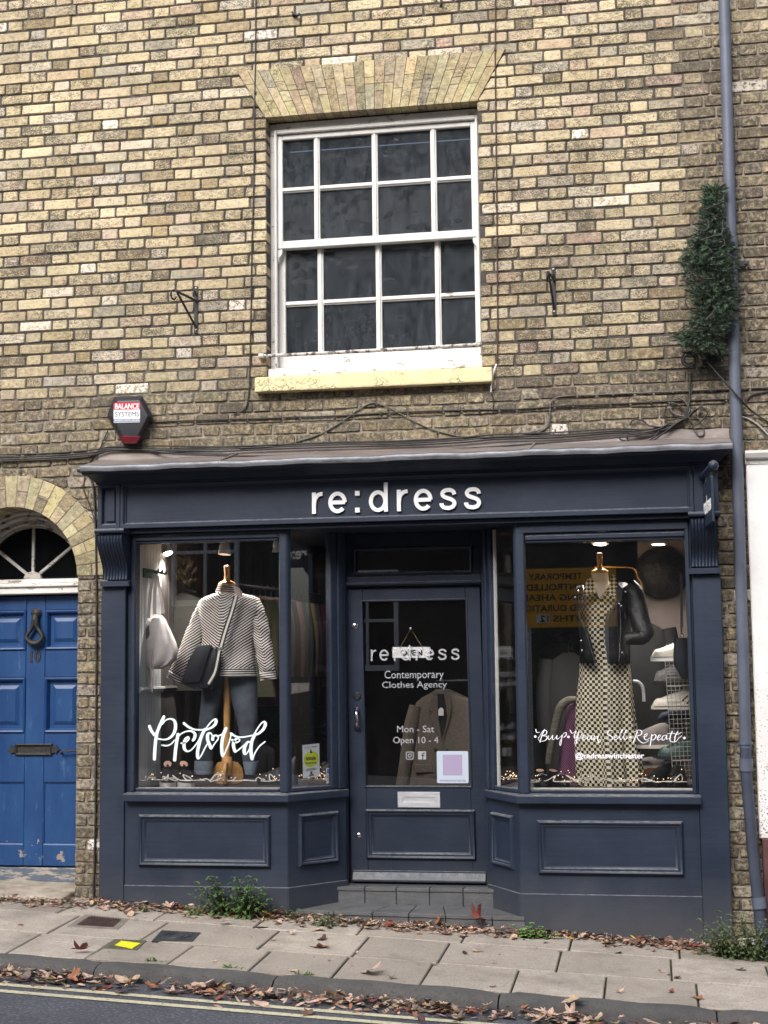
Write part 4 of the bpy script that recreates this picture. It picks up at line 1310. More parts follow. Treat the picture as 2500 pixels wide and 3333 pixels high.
wr = MB(); text_on(wr, '@redresswinchester', fx2(478, 345), fx2(1180, 345), fz2(700, 388), fz2(700, 310), YW2, thick=.0007, bold=.02)
wr.build('window_lettering', M_VINYL_W, bays[1])

# ------------------------------------------------------------------ things fixed to the wall
# downpipe
dp = root('downpipe', (2.05, -.07, -.15), 'tall grey painted iron downpipe on the brick wall beside the shop', 'downpipe')
PX = lambda z: 2.012 + (z - 1.2) * .0072
pth = [(PX(6.1), -.07, 6.1), (PX(1.05), -.07, 1.05)]
p = MB(); p.tube([(PX(6.1), -.07, 6.1), (PX(4.5), -.07, 4.5), (PX(2.7), -.07, 2.7), (PX(1.0), -.07, 1.0)], .034, 18); p.build('upper_pipe', M_PIPE, dp, smooth=60)
p = MB(); p.tube(smooth_path([(PX(1.02), -.07, 1.02), (2.010, -.07, .86), (2.018, -.075, .66), (2.034, -.085, .35), (2.055, -.095, .05), (2.077, -.11, -.20)]), .033, 18); p.build('lower_pipe', mat('darker_iron', (62, 68, 84), .5, c2=(48, 54, 68), ns=7, bs=30, bstr=.2), dp, smooth=60)  # lower stretch set darker than the upper pipe
for z, h in ((3.96, .07), (1.03, .02), (.905, .07), (.135, .06)):
    p = MB(); xx = PX(z) if z > .9 else 2.05
    if z < .9: p.tube([(2.049, -.093, z + h / 2), (2.056, -.097, z - h / 2)], .040, 18)
    else: p.tube([(PX(z), -.07, z + h / 2), (PX(z), -.07, z - h / 2)], .0395, 18)
    p.build('collar', M_PIPE, dp, smooth=40)
p = MB(); z = at(2410, 856, -.05).z
p.tube([(PX(z), -.07, z + .017), (PX(z), -.07, z - .017)], .038, 16); p.box(PX(z) + .03, PX(z) + .105, -.032, -.024, z - .017, z + .017); p.box(PX(z) - .105, PX(z) - .03, -.032, -.024, z - .017, z + .017)
p.lathe([(.011, 0), (.011, .007), (.003, .009)], (PX(z) + .085, -.031, z), 10, ry)
p.build('pipe_bracket', M_BLACK, dp, bevel=.002)

# alarm box
al = root('alarm_box', (-1.7, -.01, 2.9), 'black hexagonal alarm box with a red and white label on the brick wall', 'alarm box')
def hexagon(s, y):
    pts = [(770, 85), (960, 80), (1030, 215), (935, 405), (830, 405), (722, 215)]
    cxp, cyp = 876, 232
    return [at((cxp + (a - cxp) * s) / 2.0738, 1250 + (cyp + (b - cyp) * s) / 2.0738, y) for a, b in pts]
p = MB(); p.loft([hexagon(1.0, .0), hexagon(1.0, -.045), hexagon(.80, -.085)], True, True)
body = p.build('alarm_body', mat('matt_black_plastic', (34, 34, 40), .45, bs=200, bstr=.05), al, bevel=.008, seg=3, smooth=35)
q = [at(a / 2.0738, 1250 + b / 2.0738, -.079) for a, b in ((800, 352), (955, 352), (925, 402), (838, 402))]
p = MB(); p.extr(q, (0, -.010, 0)); p.build('strobe', mat('red_lens', (88, 10, 26), .25, coat=.5), al, bevel=.004)
LB = lambda a, b, y: at(a / 2.0738, 1250 + b / 2.0738, y)
p = MB(); p.extr([LB(a, b, -.0875) for a, b in ((768, 262), (945, 258), (945, 122), (767, 126))], (0, .002, 0)); p.build('alarm_label', mat('white_label', (232, 232, 234), .4), al)
p = MB(); p.extr([LB(a, b, -.0883) for a, b in ((768, 174), (945, 171), (945, 122), (767, 126))], (0, .0007, 0)); p.build('label_band', mat('red_band', (200, 22, 52), .4), al)
p = MB(); p.extr([LB(a, b, -.0883) for a, b in ((768, 259), (945, 255), (945, 233), (768, 236))], (0, .0007, 0)); p.build('label_strip', mat('grey_blue_band', (138, 150, 168), .4), al)
U = (LB(945, 172, -.0884) - LB(768, 174, -.0884)).normalized(); V = Vector((0, 0, 1)); V = (V - U * V.dot(U)).normalized()
def alt(body, a0, b0, a1, b1, m_, nm, bold=.0):
    o = LB(a0, b0, -.0884); e = LB(a1, b1, -.0884)
    w = (e - o)
    t = MB(); text_on(t, body, 0, w.dot(U), 0, w.dot(V), 0, o, U, V, .0006, bold); t.build(nm, m_, al)
alt('BALANCE', 776, 169, 940, 130, M_WHITE, 'label_lettering', .02)
alt('SYSTEMS', 776, 220, 938, 186, mat('grey_ink', (92, 94, 100), .5), 'label_lettering')
alt('ALARMS | CCTV | ACCESS', 774, 253, 940, 240, M_WHITE, 'label_lettering')

# hanging-basket brackets
def wall_bracket(lab, x, z0, z1, tipx, tipz, tipy, rootz, sx=0):
    b = root('wall_bracket', (x, 0, z0), lab, 'bracket', 'iron brackets on the brick wall')
    p = MB(); p.box(x - .0125, x + .0125, -.010, .0, z0, z1); p.build('back_plate', M_BLACK, b, bevel=.002)
    p = MB()
    tip = Vector((tipx, tipy, tipz))
    p.ribbon([(x, -.010, rootz), tip + Vector((0, .02, .0))], .013, (1, 0, .2), .010)
    p.build('arm', M_BLACK, b)
    p = MB(); p.tube([(x, -.010, z0 + .04), (x + (tip.x - x) * .85, tip.y * .85, tip.z - .01)], .0072, 8); p.build('strut', M_BLACK, b, smooth=40)
    p = MB()
    d = Vector((tip.x - x, tip.y, 0)).normalized()
    c = tip + Vector((0, 0, -.035))
    p.tube([c + (d * math.sin(R(a)) + Vector((0, 0, 1)) * math.cos(R(a))) * r_ for a, r_ in [(-20 + 20 * i, .035 - .0011 * i) for i in range(15)]], .006, 8)
    p.build('scroll', M_BLACK, b, smooth=50); p = MB()
    c = Vector((x, -.04, z1 - .06))
    p.tube([c + (Vector((0, -1, 0)) * math.sin(R(a)) + Vector((0, 0, 1)) * math.cos(R(a))) * .022 for a in range(-90, 160, 20)], .0055, 8)
    p.build('scroll', M_BLACK, b, smooth=50)
    for z in (z0 + .02, z1 - .015):
        p = MB(); p.lathe([(.0065, 0), (.0065, .003), (.002, .005)], (x, -.010, z), 10, ry); p.build('screw', M_CHROME, b)
pa, pb = at(641, 1085, -.005), at(636, 932, -.005)
tp_ = at(566, 944, -.21)
wall_bracket('black scrolled iron bracket on the wall above the alarm box', (pa.x + pb.x) / 2, pa.z, pb.z, tp_.x, tp_.z, -.21, at(632, 981, -.01).z)
pa, pb = at(1806, 1026, -.005), at(1800, 870, -.005)
tp_ = at(1783, 884, -.19)
wall_bracket('black iron bracket on the wall between the sash window and the small fir', (pa.x + pb.x) / 2, pa.z, pb.z, tp_.x, tp_.z, -.19, at(1800, 915, -.01).z)

# projecting sign at the end of the fascia
hs_ = root('hanging_sign', (1.86, -.15, 2.1), 'small navy projecting sign with white lettering at the end of the fascia', 'sign')
sx_ = 1.845
p = MB()
p.extr([at(2245, 1515, -.133), at(2282, 1580, -.133), at(2330, 1508, -.133)], (0, -.006, 0))
for a, b in ((2255, 1519), (2295, 1562)): p.lathe([(.010, 0), (.010, .005), (.003, .008)], at(a, b, -.139), 10, ry)
p.build('mount_plate', M_NAVY, hs_, bevel=.002)
p = MB()
A0 = at(2286, 1553, -.14); A1 = Vector((A0.x - .028, -.50, A0.z - .008))
ball = at(2322, 1515, -.52)
A1 = ball
p.tube([A0, A1], .021, 14); p.ball(A1, .029, 12)
p.build('sign_arm', M_NAVY, hs_, smooth=60)
p = MB()
dn = (A1 - A0)
for t in (.35, .8):
    c = A0 + dn * t; p.tube([c, c + Vector((0, 0, -.05))], .006, 8); p.ball(c + Vector((0, 0, -.05)), .011, 8)
p.build('sign_hook', M_BLACK, hs_, smooth=50)
bd2 = MB()
ytop0, ytop1 = -.17, -.56
xb = A0.x
zt2, zb2 = at(2290, 1575, -.2).z, at(2305, 1716, -.2).z
tw = .03
bd2.hexa([(xb + .0, ytop0, zb2), (xb + .014, ytop0, zb2), (xb + .014 + tw, ytop1, zb2), (xb + tw, ytop1, zb2), (xb, ytop0, zt2), (xb + .014, ytop0, zt2), (xb + .014 + tw, ytop1, zt2), (xb + tw, ytop1, zt2)])
bd2.build('sign_board', M_NAVY, hs_, bevel=.002)
t = MB(); Uu = Vector((tw, ytop1 - ytop0, 0)).normalized()
t2 = MB(); text_on(t2, 're:dress', .0, .35, .0, .10, 0, Vector((xb - .001, ytop0, (zt2 + zb2) / 2 - .06)) + Uu * .02, Uu, (0, 0, 1), .001, .02)
t2.build('sign_lettering', M_WHITE, hs_)

# artificial fir in its iron holder
fir = root('fir_tree', (1.80, -.12, 3.20), 'slim dark artificial fir wrapped in light cable beside the downpipe', 'fir tree')
def I_(a, b, y): return at(2100 + a / 2.765, 500 + b / 2.765, y)
M_NEED = None
def needle_mat():
    m, nt, b = new_mat('fir_needles')
    h = math_(nt, 'POWER', attr(nt, 'hue'), 1.8)
    c = mix(nt, h, lin((22, 42, 31)), lin((116, 142, 112)))
    nt.links.new(c, b.inputs['Base Color']); b.inputs['Roughness'].default_value = .55
    return m
M_NEED = needle_mat()
prof_l = [(270, 540), (330, 505), (420, 505), (560, 505), (650, 480), (740, 420), (880, 340), (1000, 295), (1120, 320), (1220, 380), (1330, 400), (1450, 420), (1520, 400), (1600, 300), (1650, 260), (1720, 300), (1780, 420)]
prof_r = [(270, 730), (330, 730), (420, 700), (560, 690), (650, 720), (740, 760), (880, 830), (1000, 830), (1120, 810), (1220, 840), (1330, 860), (1450, 850), (1520, 820), (1600, 760), (1650, 600), (1720, 720), (1780, 770)]
def edge(pr, y):
    for (a, b), (c, d) in zip(pr, pr[1:]):
        if a <= y <= c: return lerp(b, d, (y - a) / (c - a))
    return pr[-1][1]
nd = MB()
stem = MB()
YF = -.14
def sprig(p0, d, L):
    d = d.normalized()
    n = int(L / .0038)
    a = d.orthogonal().normalized(); b = d.cross(a)
    hu = rnd.random()
    for i in range(n):
        t = i / n
        an = rnd.uniform(0, 2 * math.pi)
        side = (a * math.cos(an) + b * math.sin(an))
        nl = .036 * (1 - .35 * t) * rnd.uniform(.8, 1.15)
        base = p0 + d * (L * t)
        tip = base + (side * .75 + d * .75).normalized() * nl
        wv = side.cross(d).normalized() * .0019
        nd.add([base - wv, base + wv, tip], [(0, 1, 2)], hue=max(0, min(1, hu * .6 + rnd.uniform(0, .4))))
    stem.tube([p0, p0 + d * L], .0018, 4)
for i in range(1350):
    yy = rnd.uniform(275, 1790)
    l, r_ = edge(prof_l, yy), edge(prof_r, yy)
    u = rnd.uniform(0, 1)
    xx = lerp(l, r_, u)
    hw = (r_ - l) / 2 / 2.765 * .00185
    yv = YF - math.sqrt(max(0, 1 - (2 * u - 1) ** 2)) * hw * .8 * rnd.uniform(-.4, 1)
    c = I_(xx, yy, yv)
    ctr = I_(lerp(l, r_, .5), yy, YF)
    d = (c - ctr); d = Vector((d.x * 1.0, d.y * 1.2, 0)) / max(.02, hw)
    d += Vector((rnd.uniform(-.5, .5), rnd.uniform(-.9, .1), rnd.uniform(-.5, .55) + (.4 if yy < 420 else -.05)))
    L = rnd.uniform(.05, .105) * (1.5 if rnd.random() < .08 else 1)
    if 1450 < yy and rnd.random() < .75: d += Vector((math.copysign(.8, xx - 530), 0, -.35))
    p0 = c - d.normalized() * L * .75
    sprig(p0, d, L)
nd.build('needles', M_NEED, fir, recalc=False)
M_TW = mat('dark_twig', (34, 30, 24), .8)
stem.build('twigs', M_TW, fir)
p = MB(); tk = [I_(540, 1850, YF), I_(520, 1700, YF), I_(560, 1300, YF), I_(570, 900, YF), I_(590, 560, YF), I_(610, 330, YF)]
p.tube(smooth_path(tk), lerp_list([.016, .016, .016, .014, .012, .006], 31), 8); p.build('trunk', M_TW, fir)
p = MB()
def pix_cable(mb, pts, y, r, n=6, k=6): mb.tube(smooth_path([I_(a, b, yy if False else y) for a, b in pts], k), r, n)
for pts in ([(690, 440), (620, 470), (560, 500), (520, 500)], [(520, 490), (580, 540), (650, 570)], [(450, 630), (500, 620), (550, 590), (575, 640), (540, 690), (490, 685)], [(700, 600), (690, 720), (620, 740), (560, 760), (500, 780)], [(520, 880), (570, 850), (600, 890)], [(740, 900), (800, 940), (815, 970)], [(375, 1290), (362, 1340), (390, 1390), (430, 1420)], [(640, 1380), (600, 1440), (540, 1500)], [(580, 780), (630, 800), (700, 770), (720, 820)], [(400, 1030), (380, 1100), (360, 1150)], [(470, 1090), (540, 1130), (610, 1125)]):
    p = MB(); pix_cable(p, pts, -.265, .0042); p.build('light_cable', M_CABLE, fir, smooth=60)
hb = root('tree_holder', (1.80, -.05, 3.17), 'black scrolled iron holder carrying the small artificial fir', 'bracket')
p = MB()
for cx, r0 in ((395, .050), (625, .048)):
    c = I_(cx, 1855, -.08)
    p.tube([c + Vector((math.cos(R(a)) * (r0 - a * .00004), 0, math.sin(R(a)) * (r0 - a * .00004))) for a in range(0, 700, 20)], .006, 8)
    p.build('scroll', M_BLACK, hb, smooth=50); p = MB()
p.tube([I_(340, 1790, -.08), I_(500, 1800, -.08), I_(700, 1790, -.08)], .007, 8)
p.tube([I_(510, 1830, -.06), I_(535, 1700, -.11), I_(548, 1600, -.12)], .010, 8)
p.build('arm', M_BLACK, hb, smooth=50)
p = MB(); p.box(I_(480, 0, 0).x - .02, I_(560, 0, 0).x + .02, -.075, -.0, I_(500, 1890, -.05).z, I_(500, 1830, -.05).z); p.build('back_plate', M_BLACK, hb, bevel=.003)
p = MB(); p.tube([I_(552 + 16 * math.sin(R(a)), 1745 - 42 * math.cos(R(a)), -.17) for a in range(0, 361, 24)], .0035, 6); p.build('loop', mat('tan_cable', (120, 108, 84), .7), hb)

# cables: every run is a thing of its own
def cable(lab, pts, r, m_=None, y=-.012, group='cables along the wall', k=7, clips=()):
    q = [(at(a[0], a[1], a[2] if len(a) > 2 else y)) for a in pts]
    b = MB(); b.tube(smooth_path(q, k), r, 7)
    for c in clips:
        w = at(c[0], c[1], y); b.box(w.x - .006, w.x + .006, w.y - .010, .0, w.z - .009, w.z + .009)
    o = b.build('cable', m_ or M_CABLE, smooth=60)
    return label(o, lab, 'cable', group)
cable('thin black cable running down the wall to the left of the sash window', [(833, -30), (831, 200), (828, 400), (826, 600), (820, 800), (817, 1000), (813, 1190), (810, 1280), (798, 1330), (760, 1350)], .0042, clips=[(831, 300), (822, 720), (815, 1080)])
cable('thin rusty brown conduit down the wall to the right of the sash window', [(1613, -30), (1612, 200), (1614, 400), (1617, 660), (1619, 900), (1620, 1100), (1618, 1180)], .0045, M_CABLE_B, clips=[(1612, 160), (1616, 670), (1619, 1168)])
cable('short white cable end hanging beside the cream window sill', [(1616, 1185), (1607, 1210, -.03), (1600, 1250, -.03), (1598, 1276, -.02)], .0045, M_VINYL_W)
cable('short black cable dropping from the white cable end beside the sill', [(1598, 1276, -.02), (1606, 1300), (1604, 1345)], .0038)
def L_(a, b): return (700 + a / 1.508, 1150 + b / 1.508)
cable('long thin black cable crossing the wall just below the window sill', [L_(-330, 338), L_(0, 326), (860, 1362), (960, 1358), (1110, 1353), (1240, 1345), (1400, 1338), (1560, 1334), (1700, 1331), (1850, 1320), (2020, 1314), (2200, 1305), (2372, 1299)], .005, clips=[(960, 1358), (1240, 1346), (1560, 1335), (1850, 1321), (2120, 1310)])
cable('upper thin cable on the wall right of the sill, bending down at its left end', [(1700, 1412), (1770, 1395), (1788, 1365), (1790, 1330), (1797, 1305), (1830, 1290), (1960, 1284), (2100, 1278), (2250, 1271), (2372, 1266), (2510, 1260)], .0042, M_CABLE_G, clips=[(1996, 1283), (2190, 1274)])
cable('looped grey cable hanging from a nail below the window sill', [L_(90, 440), L_(110, 462), L_(170, 468), L_(320, 450), L_(480, 410), L_(600, 350), L_(700, 280), L_(772, 244), L_(850, 265), L_(960, 325), L_(1080, 378), L_(1230, 410), L_(1400, 414), L_(1540, 402), L_(1620, 370), L_(1642, 330), L_(1645, 260)], .0042, M_CABLE_G)
yw_ = -.02
for i, (dz, lab_) in enumerate(((0, 'topmost black cable of the bundle lying along the top of the lead roof'), (8, 'second black cable of the bundle lying along the top of the lead roof'), (15, 'third black cable of the bundle lying along the top of the lead roof'))):
    w = lambda: rnd.uniform(-3, 3)
    cable(lab_, [(-20, 1480 + dz * 1.1), (150, 1476 + dz), (300, 1465 + dz), (360, 1455 + dz * .7), (500, 1452 + dz + w()), (700, 1454 + dz), (860, 1448 + dz + w()), (1080, 1440 + dz), (1280, 1434 + dz + w()), (1480, 1426 + dz), (1620, 1414 + dz), (1800, 1410 + dz + w()), (2000, 1396 + dz * .8), (2100, 1398 + dz * .8), (2180, 1385 + dz * .5), (2230, 1365)], .0052, y=yw_ - .006 * i)
cable('lower slack black cable drooping over the sloping lead', [(300, 1480), (380, 1452), (440, 1458), (560, 1476, -.06), (700, 1482, -.08), (880, 1484, -.08), (1100, 1478, -.06), (1300, 1470, -.06), (1500, 1460, -.06), (1700, 1447, -.06), (2000, 1425, -.05), (2110, 1410, -.04), (2200, 1392)], .0055)
cable('thin lowest grey cable along the bare brick left of the alarm box', [(-20, 1502), (150, 1496), (280, 1487), (320, 1470)], .0045, M_CABLE_G)
cable('thin dark cable dropping from the alarm box to the roof edge', [(352, 1400), (340, 1425), (325, 1460), (300, 1490)], .0038)
cable('long black cable running down the brick jamb beside the left pilaster', [(300, 1490), (285, 1530, -.012), (303, 1580), (308, 1640), (312, 1760), (314, 1900), (314, 2100), (313, 2300), (312, 2500), (310, 2700), (306, 2860), (305, 2930)], .0068, clips=[(309, 1645), (314, 1930), (313, 2220), (310, 2560)])
cable('thin dark cable curving over the brick arch of the blue door', [(280, 1530), (272, 1590), (290, 1640), (306, 1690), (312, 1740)], .003)
def J_(a, b, y=-.03): return (1700 + a / 2.0738, 1200 + b / 2.0738, y)
tangle = [[(1035, 190), (1090, 215), (1130, 280), (1080, 320), (1010, 290), (1005, 235), (1060, 250), (1110, 310), (1180, 330), (1215, 375), (1225, 440), (1190, 450), (1160, 400), (1130, 330)],
          [(1220, 240), (1150, 300), (1080, 330), (990, 345), (960, 320), (980, 250), (1040, 240), (1100, 300), (1060, 380), (960, 395), (860, 385), (810, 350), (750, 345), (725, 385)],
          [(1000, 365), (940, 400), (880, 470), (800, 500), (720, 490), (705, 425)],
          [(1245, 280), (1200, 260), (1140, 310), (1040, 370), (960, 430), (850, 500), (760, 505), (660, 475), (700, 450), (830, 430), (930, 405)],
          [(1110, 300), (1160, 380), (1230, 330), (1245, 290), (1180, 270), (1120, 320)]]
tl_ = ['upper grey loop of the cable tangle below the fir', 'widest black loop of the cable tangle below the fir', 'slack black loop hanging over the lead roof below the cable tangle', 'long black loop trailing left from the cable tangle over the lead', 'small tight black loop in the middle of the cable tangle']
for i, pts in enumerate(tangle):
    cable(tl_[i], [J_(a, b, -.02 - .008 * i) for a, b in pts], .0050, M_CABLE_G if i in (0,) else M_CABLE, k=8)
cable('black cable dropping from the iron tree holder into the tangle', [(2245, 1215), (2246, 1260), (2243, 1310), (2235, 1350)], .0075, y=-.02)
cable('thin black cable swinging from the fir across the downpipe', [(2300, 1175, -.12), (2330, 1210, -.12), (2370, 1255, -.13), (2410, 1300, -.11), (2450, 1340, -.03), (2510, 1380)], .0055)
cable('thin black cable leaving the downpipe above the white building', [(2424, 1306), (2450, 1285), (2480, 1278), (2510, 1270)], .0045)
cable('pale cable on the brick right of the downpipe', [(2410, 1355), (2440, 1365), (2470, 1385), (2500, 1415)], .0055, mat('pale_grey_cable', (158, 153, 146), .6))

# small hooks and nails at the top of the picture
def hook(lab, px, py, kind):
    w = at(px, py, -.01)
    b = MB()
    if kind: b.tube(smooth_path([(w.x, .0, w.z + .03), (w.x + .002, -.03, w.z + .02), (w.x + .004, -.04, w.z - .01), (w.x, -.03, w.z - .03)]), .007, 8)
    else:
        b.box(w.x - .02, w.x + .012, -.03, 0, w.z - .004, w.z + .006); b.tube(smooth_path([(w.x - .02, -.02, w.z + .02), (w.x - .005, -.035, w.z), (w.x + .02, -.035, w.z - .012), (w.x + .03, -.03, w.z + .004)]), .006, 8)
    label(b.build('wall_hook', M_BLACK, smooth=50), lab, 'hook')
hook('rusty black hook fixed to the brick above the left end of the window arch', 962, 50, 0)
hook('short black iron hook at the top edge above the right half of the window', 1436, 14, 1)

# next building at the right edge
nbm = mat('white_render', (222, 221, 219), .8, c2=(204, 202, 198), ns=3, bs=14, bstr=.3)
def chipped():
    m, nt, b = new_mat('chipped_white_render')
    g = nt.nodes.new('ShaderNodeNewGeometry'); sep = nt.nodes.new('ShaderNodeSeparateXYZ'); nt.links.new(g.outputs['Position'], sep.inputs[0])
    low = ramp(nt, sep.outputs[2], 1.9, .5)
    f = ramp(nt, math_(nt, 'ADD', noise(nt, 60, 4, .8), math_(nt, 'MULTIPLY', low, .12)), .66, .69)
    c = mix(nt, ramp(nt, noise(nt, 3, 4, .6), .35, .7), lin((228, 227, 226)), lin((214, 211, 207)))
    nt.links.new(mix(nt, f, c, lin((96, 84, 76))), b.inputs['Base Color']); b.inputs['Roughness'].default_value = .85
    bump(nt, b, noise(nt, 18, 5, .7), .4, .006)
    return m
nbh = root('white_building', (2.5, .1, -.3), 'neighbouring building with white rendered pilaster on a maroon base', 'building')
p = MB(); p.box(2.072, 3.0, -.05, .4, .487, 2.665); p.build('wall', chipped(), nbh, bevel=.006)
p = MB(); p.box(2.085, 3.0, -.055, .4, -.45, .486); p.build('plinth', mat('maroon_paint', (74, 42, 46), .6, c2=(98, 66, 66), ns=9), nbh, bevel=.004)
p = MB(); p.loft([[Vector((x, y, z)) for y, z in ((.1, 2.64), (-.055, 2.64), (-.06, 2.668), (-.085, 2.675), (-.10, 2.70), (-.10, 2.715), (.1, 2.73))] for x in (2.068, 3.0)], True, True); p.build('cornice', M_SASH_BAD, nbh, smooth=25)
p = MB(); p.box(2.06, 3.0, .12, .35, 2.7, 2.72); p.build('lead_flashing', M_LEAD, nbh)

# ------------------------------------------------------------------ pavement, kerb, road
YK0, YK1 = -1.45, -1.575                 # kerb top, inner and outer edge
RD = -.062                               # road below the kerb
def speckled(name, c, c2, sp, ns=260, rough=.9, bs=180, bstr=.5, stain=(92, 84, 74)):
    m, nt, b = new_mat(name)
    col = mix(nt, ramp(nt, noise(nt, 5, 5, .7), .3, .7), lin(c), lin(c2))
    tone = attr(nt, 'tone')
    col = mix(nt, tone, col, lin(tuple(v * .9 for v in c)))
    col = mix(nt, math_(nt, 'MULTIPLY', ramp(nt, noise(nt, ns, 3, .7), .52, .68), .75), col, lin(sp))
    col = mix(nt, math_(nt, 'MULTIPLY', ramp(nt, noise(nt, 2.2, 5, .7), .5, .72), .55), col, lin(stain))
    col = mix(nt, math_(nt, 'MULTIPLY', ramp(nt, noise(nt, 24, 5, .75), .64, .72), .5), col, lin(stain))
    nt.links.new(col, b.inputs['Base Color']); b.inputs['Roughness'].default_value = rough
    bump(nt, b, math_(nt, 'ADD', noise(nt, bs, 3, .7), math_(nt, 'MULTIPLY', noise(nt, 20, 4, .6), .6)), bstr, .004)
    return m
M_SLAB = speckled('paving_slab', (156, 146, 134), (182, 172, 160), (104, 96, 88), ns=90, stain=(98, 89, 80))
M_KERB = speckled('granite_kerb', (72, 71, 71), (94, 91, 88), (48, 47, 48), ns=80, bs=60, bstr=.7, stain=(52, 50, 48))
M_ASPH = speckled('asphalt', (62, 64, 72), (74, 75, 82), (124, 124, 128), ns=62, bs=48, bstr=1.0, stain=(50, 51, 57))
M_JOINT = mat('mossy_joint_dirt', (44, 42, 34), .95, c2=(60, 72, 32), ns=6, nlo=.52, nhi=.62, bs=60, bstr=.6)

g0 = MB()
def strip(mb, ys, dz, x0=-7.0, x1=6.0, n=26, f=gz):
    for y0, y1 in zip(ys, ys[1:]):
        for i in range(n):
            a, b = lerp(x0, x1, i / n), lerp(x0, x1, (i + 1) / n)
            mb.add([(a, y0, f(a, y0) + dz), (b, y0, f(b, y0) + dz), (b, y1, f(b, y1) + dz), (a, y1, f(a, y1) + dz)], [(0, 1, 2, 3)])
strip(g0, [-1.47, .05], -.012)
ub = g0.build('pavement_bed', M_JOINT, recalc=False); label(ub, kind='structure')
sl = MB()
rowsY = [(-.455, .02), (-.965, -.465), (-1.445, -.975)]
starts = [(-7.0, .1), (-7.0, .33), (-7.0, .0)]
fixed_front = [at(px, py, 0) for px, py in ()]
def slab(x0, x1, y0, y1, z=0):
    e = .0052
    t = (rnd.uniform(-.003, .003), rnd.uniform(-.003, .003), rnd.uniform(-.003, .003), rnd.uniform(-.003, .003))
    c = [(x0 + e, y0 + e), (x1 - e, y0 + e), (x1 - e, y1 - e), (x0 + e, y1 - e)]
    top = [(x, y, gz(x, y) + t[i]) for i, (x, y) in enumerate(c)]
    sl.hexa([(x, y, z_ - .04) for x, y, z_ in top] + top, tone=max(0, rnd.gauss(.3, .3)))
# joints of the kerb row read off the photo (x on the wall side of each slab)
FJ = [-4.9, -4.4, -3.9, -3.4, -2.9, -2.36, -1.86, -1.43, -.99, -.56, -.13, .32, .77, 1.22, 1.67, 2.12, 2.6, 3.1, 3.6, 4.1, 4.6, 5.1, 5.6]
MJ = [-4.8, -4.2, -3.6, -3.0, -2.45, -1.84, -1.30, -.64, -.12, .34, .96, 1.55, 2.05, 2.6, 3.2, 3.8, 4.4, 5.0, 5.6]
BJ = [-4.9, -4.3, -3.7, -3.1, -2.6, -2.0, -1.4, -.8, -.2, .4, 1.0, 1.6, 2.2, 2.8, 3.4, 4.0, 4.6, 5.2]
HOLES = [(-1.80, -1.46, -.82, -.5), ]
for js, (y0, y1) in ((BJ, rowsY[0]), (MJ, rowsY[1]), (FJ, rowsY[2])):
    for a, b in zip(js, js[1:]):
        slab(a, b, y0, y1)
so_ = sl.build('pavement', M_SLAB, bevel=.005, seg=1); label(so_, kind='structure')
# kerb stones
kb_ = MB()
x = -7.0
ks = [-7, -6.1, -5.2, -4.3, -3.4, -2.5, -1.33, -.40, .72, 1.75, 2.7, 3.6, 4.5, 5.4, 6.3]
for a, b in zip(ks, ks[1:]):
    n = 12
    rings_ = []
    o1, o2 = rnd.uniform(-.004, .004), rnd.uniform(-.004, .004)
    for i in range(n + 1):
        x = lerp(a + .004, b - .004, i / n)
        zt = gz(x, YK0) - .001 + o1 + .003 * math.sin(x * 17)
        wv = .006 * math.sin(x * 11 + a) + rnd.uniform(-.003, .003)
        endr = .012 if i in (0, n) else 0
        rings_.append([Vector((x, YK0, zt - .2)), Vector((x, YK0 - .002, zt - endr)), Vector((x, YK1 + .045, zt - .004 - endr + wv * .3)), Vector((x, YK1 + .018 + wv, zt - .013 - endr)), Vector((x, YK1 + wv * 1.2, zt - .035)), Vector((x, YK1 - .004 + wv, zt - .12)), Vector((x, YK1 - .004, zt - .2))])
    kb_.loft(rings_, True, True, tone=rnd.uniform(0, .5))
label(kb_.build('kerb', M_KERB, smooth=60), kind='structure')
rz_ = lambda x, y: gz(x, YK1) + RD + .018 * (y - YK1)
rd = MB(); strip(rd, [-8.8, -7, -5, -4, -3, -2.5, -2, YK1 + .03], 0, -40, 40, 80, rz_)
label(rd.build('road', M_ASPH, recalc=False), kind='structure')
def farz(x, y): return rz_(x, -8.8) + .0
fg_ = MB(); strip(fg_, [-11.2, -8.8], .08, -40, 40, 40, farz)
strip(fg_, [-160, -11.2], .05, -160, 160, 20, lambda x, y: farz(0, 0) - .3); label(fg_.build('opposite_pavement', M_SLAB, recalc=False), kind='structure')
def linemat():
    m, nt, b = new_mat('worn_cream_road_paint')
    c = mix(nt, ramp(nt, noise(nt, 12, 4, .6), .3, .7), lin((202, 194, 160)), lin((178, 172, 148)))
    f = ramp(nt, noise(nt, 60, 5, .8), .55, .62)
    nt.links.new(mix(nt, f, c, lin((92, 90, 86))), b.inputs['Base Color']); b.inputs['Roughness'].default_value = .7
    return m
ln = MB()
for y0, y1 in ((-1.865, -1.815), (-1.985, -1.935)):
    strip(ln, [y0, y1], .004, -40, 40, 200, lambda x, y: rz_(x, y))
label(ln.build('road_marking', linemat(), recalc=False), kind='structure')
# ground beyond both ends of the terrace, below everything
gb = MB(); strip(gb, [.02, 30], -.45, -60, 60, 12, lambda x, y: 0); label(gb.build('ground', M_JOINT, recalc=False), kind='structure')

def ground_at(px, py, dz=0, f=gz):
    d = (px - PW / 2) / FPX * rt - (py - PH / 2) / FPX * up + fwd
    t = 5.0
    for _ in range(30):
        p = CAM + d * t
        t += (p.z - f(p.x, p.y) - dz) / -d.z * 1.0
    return CAM + d * t
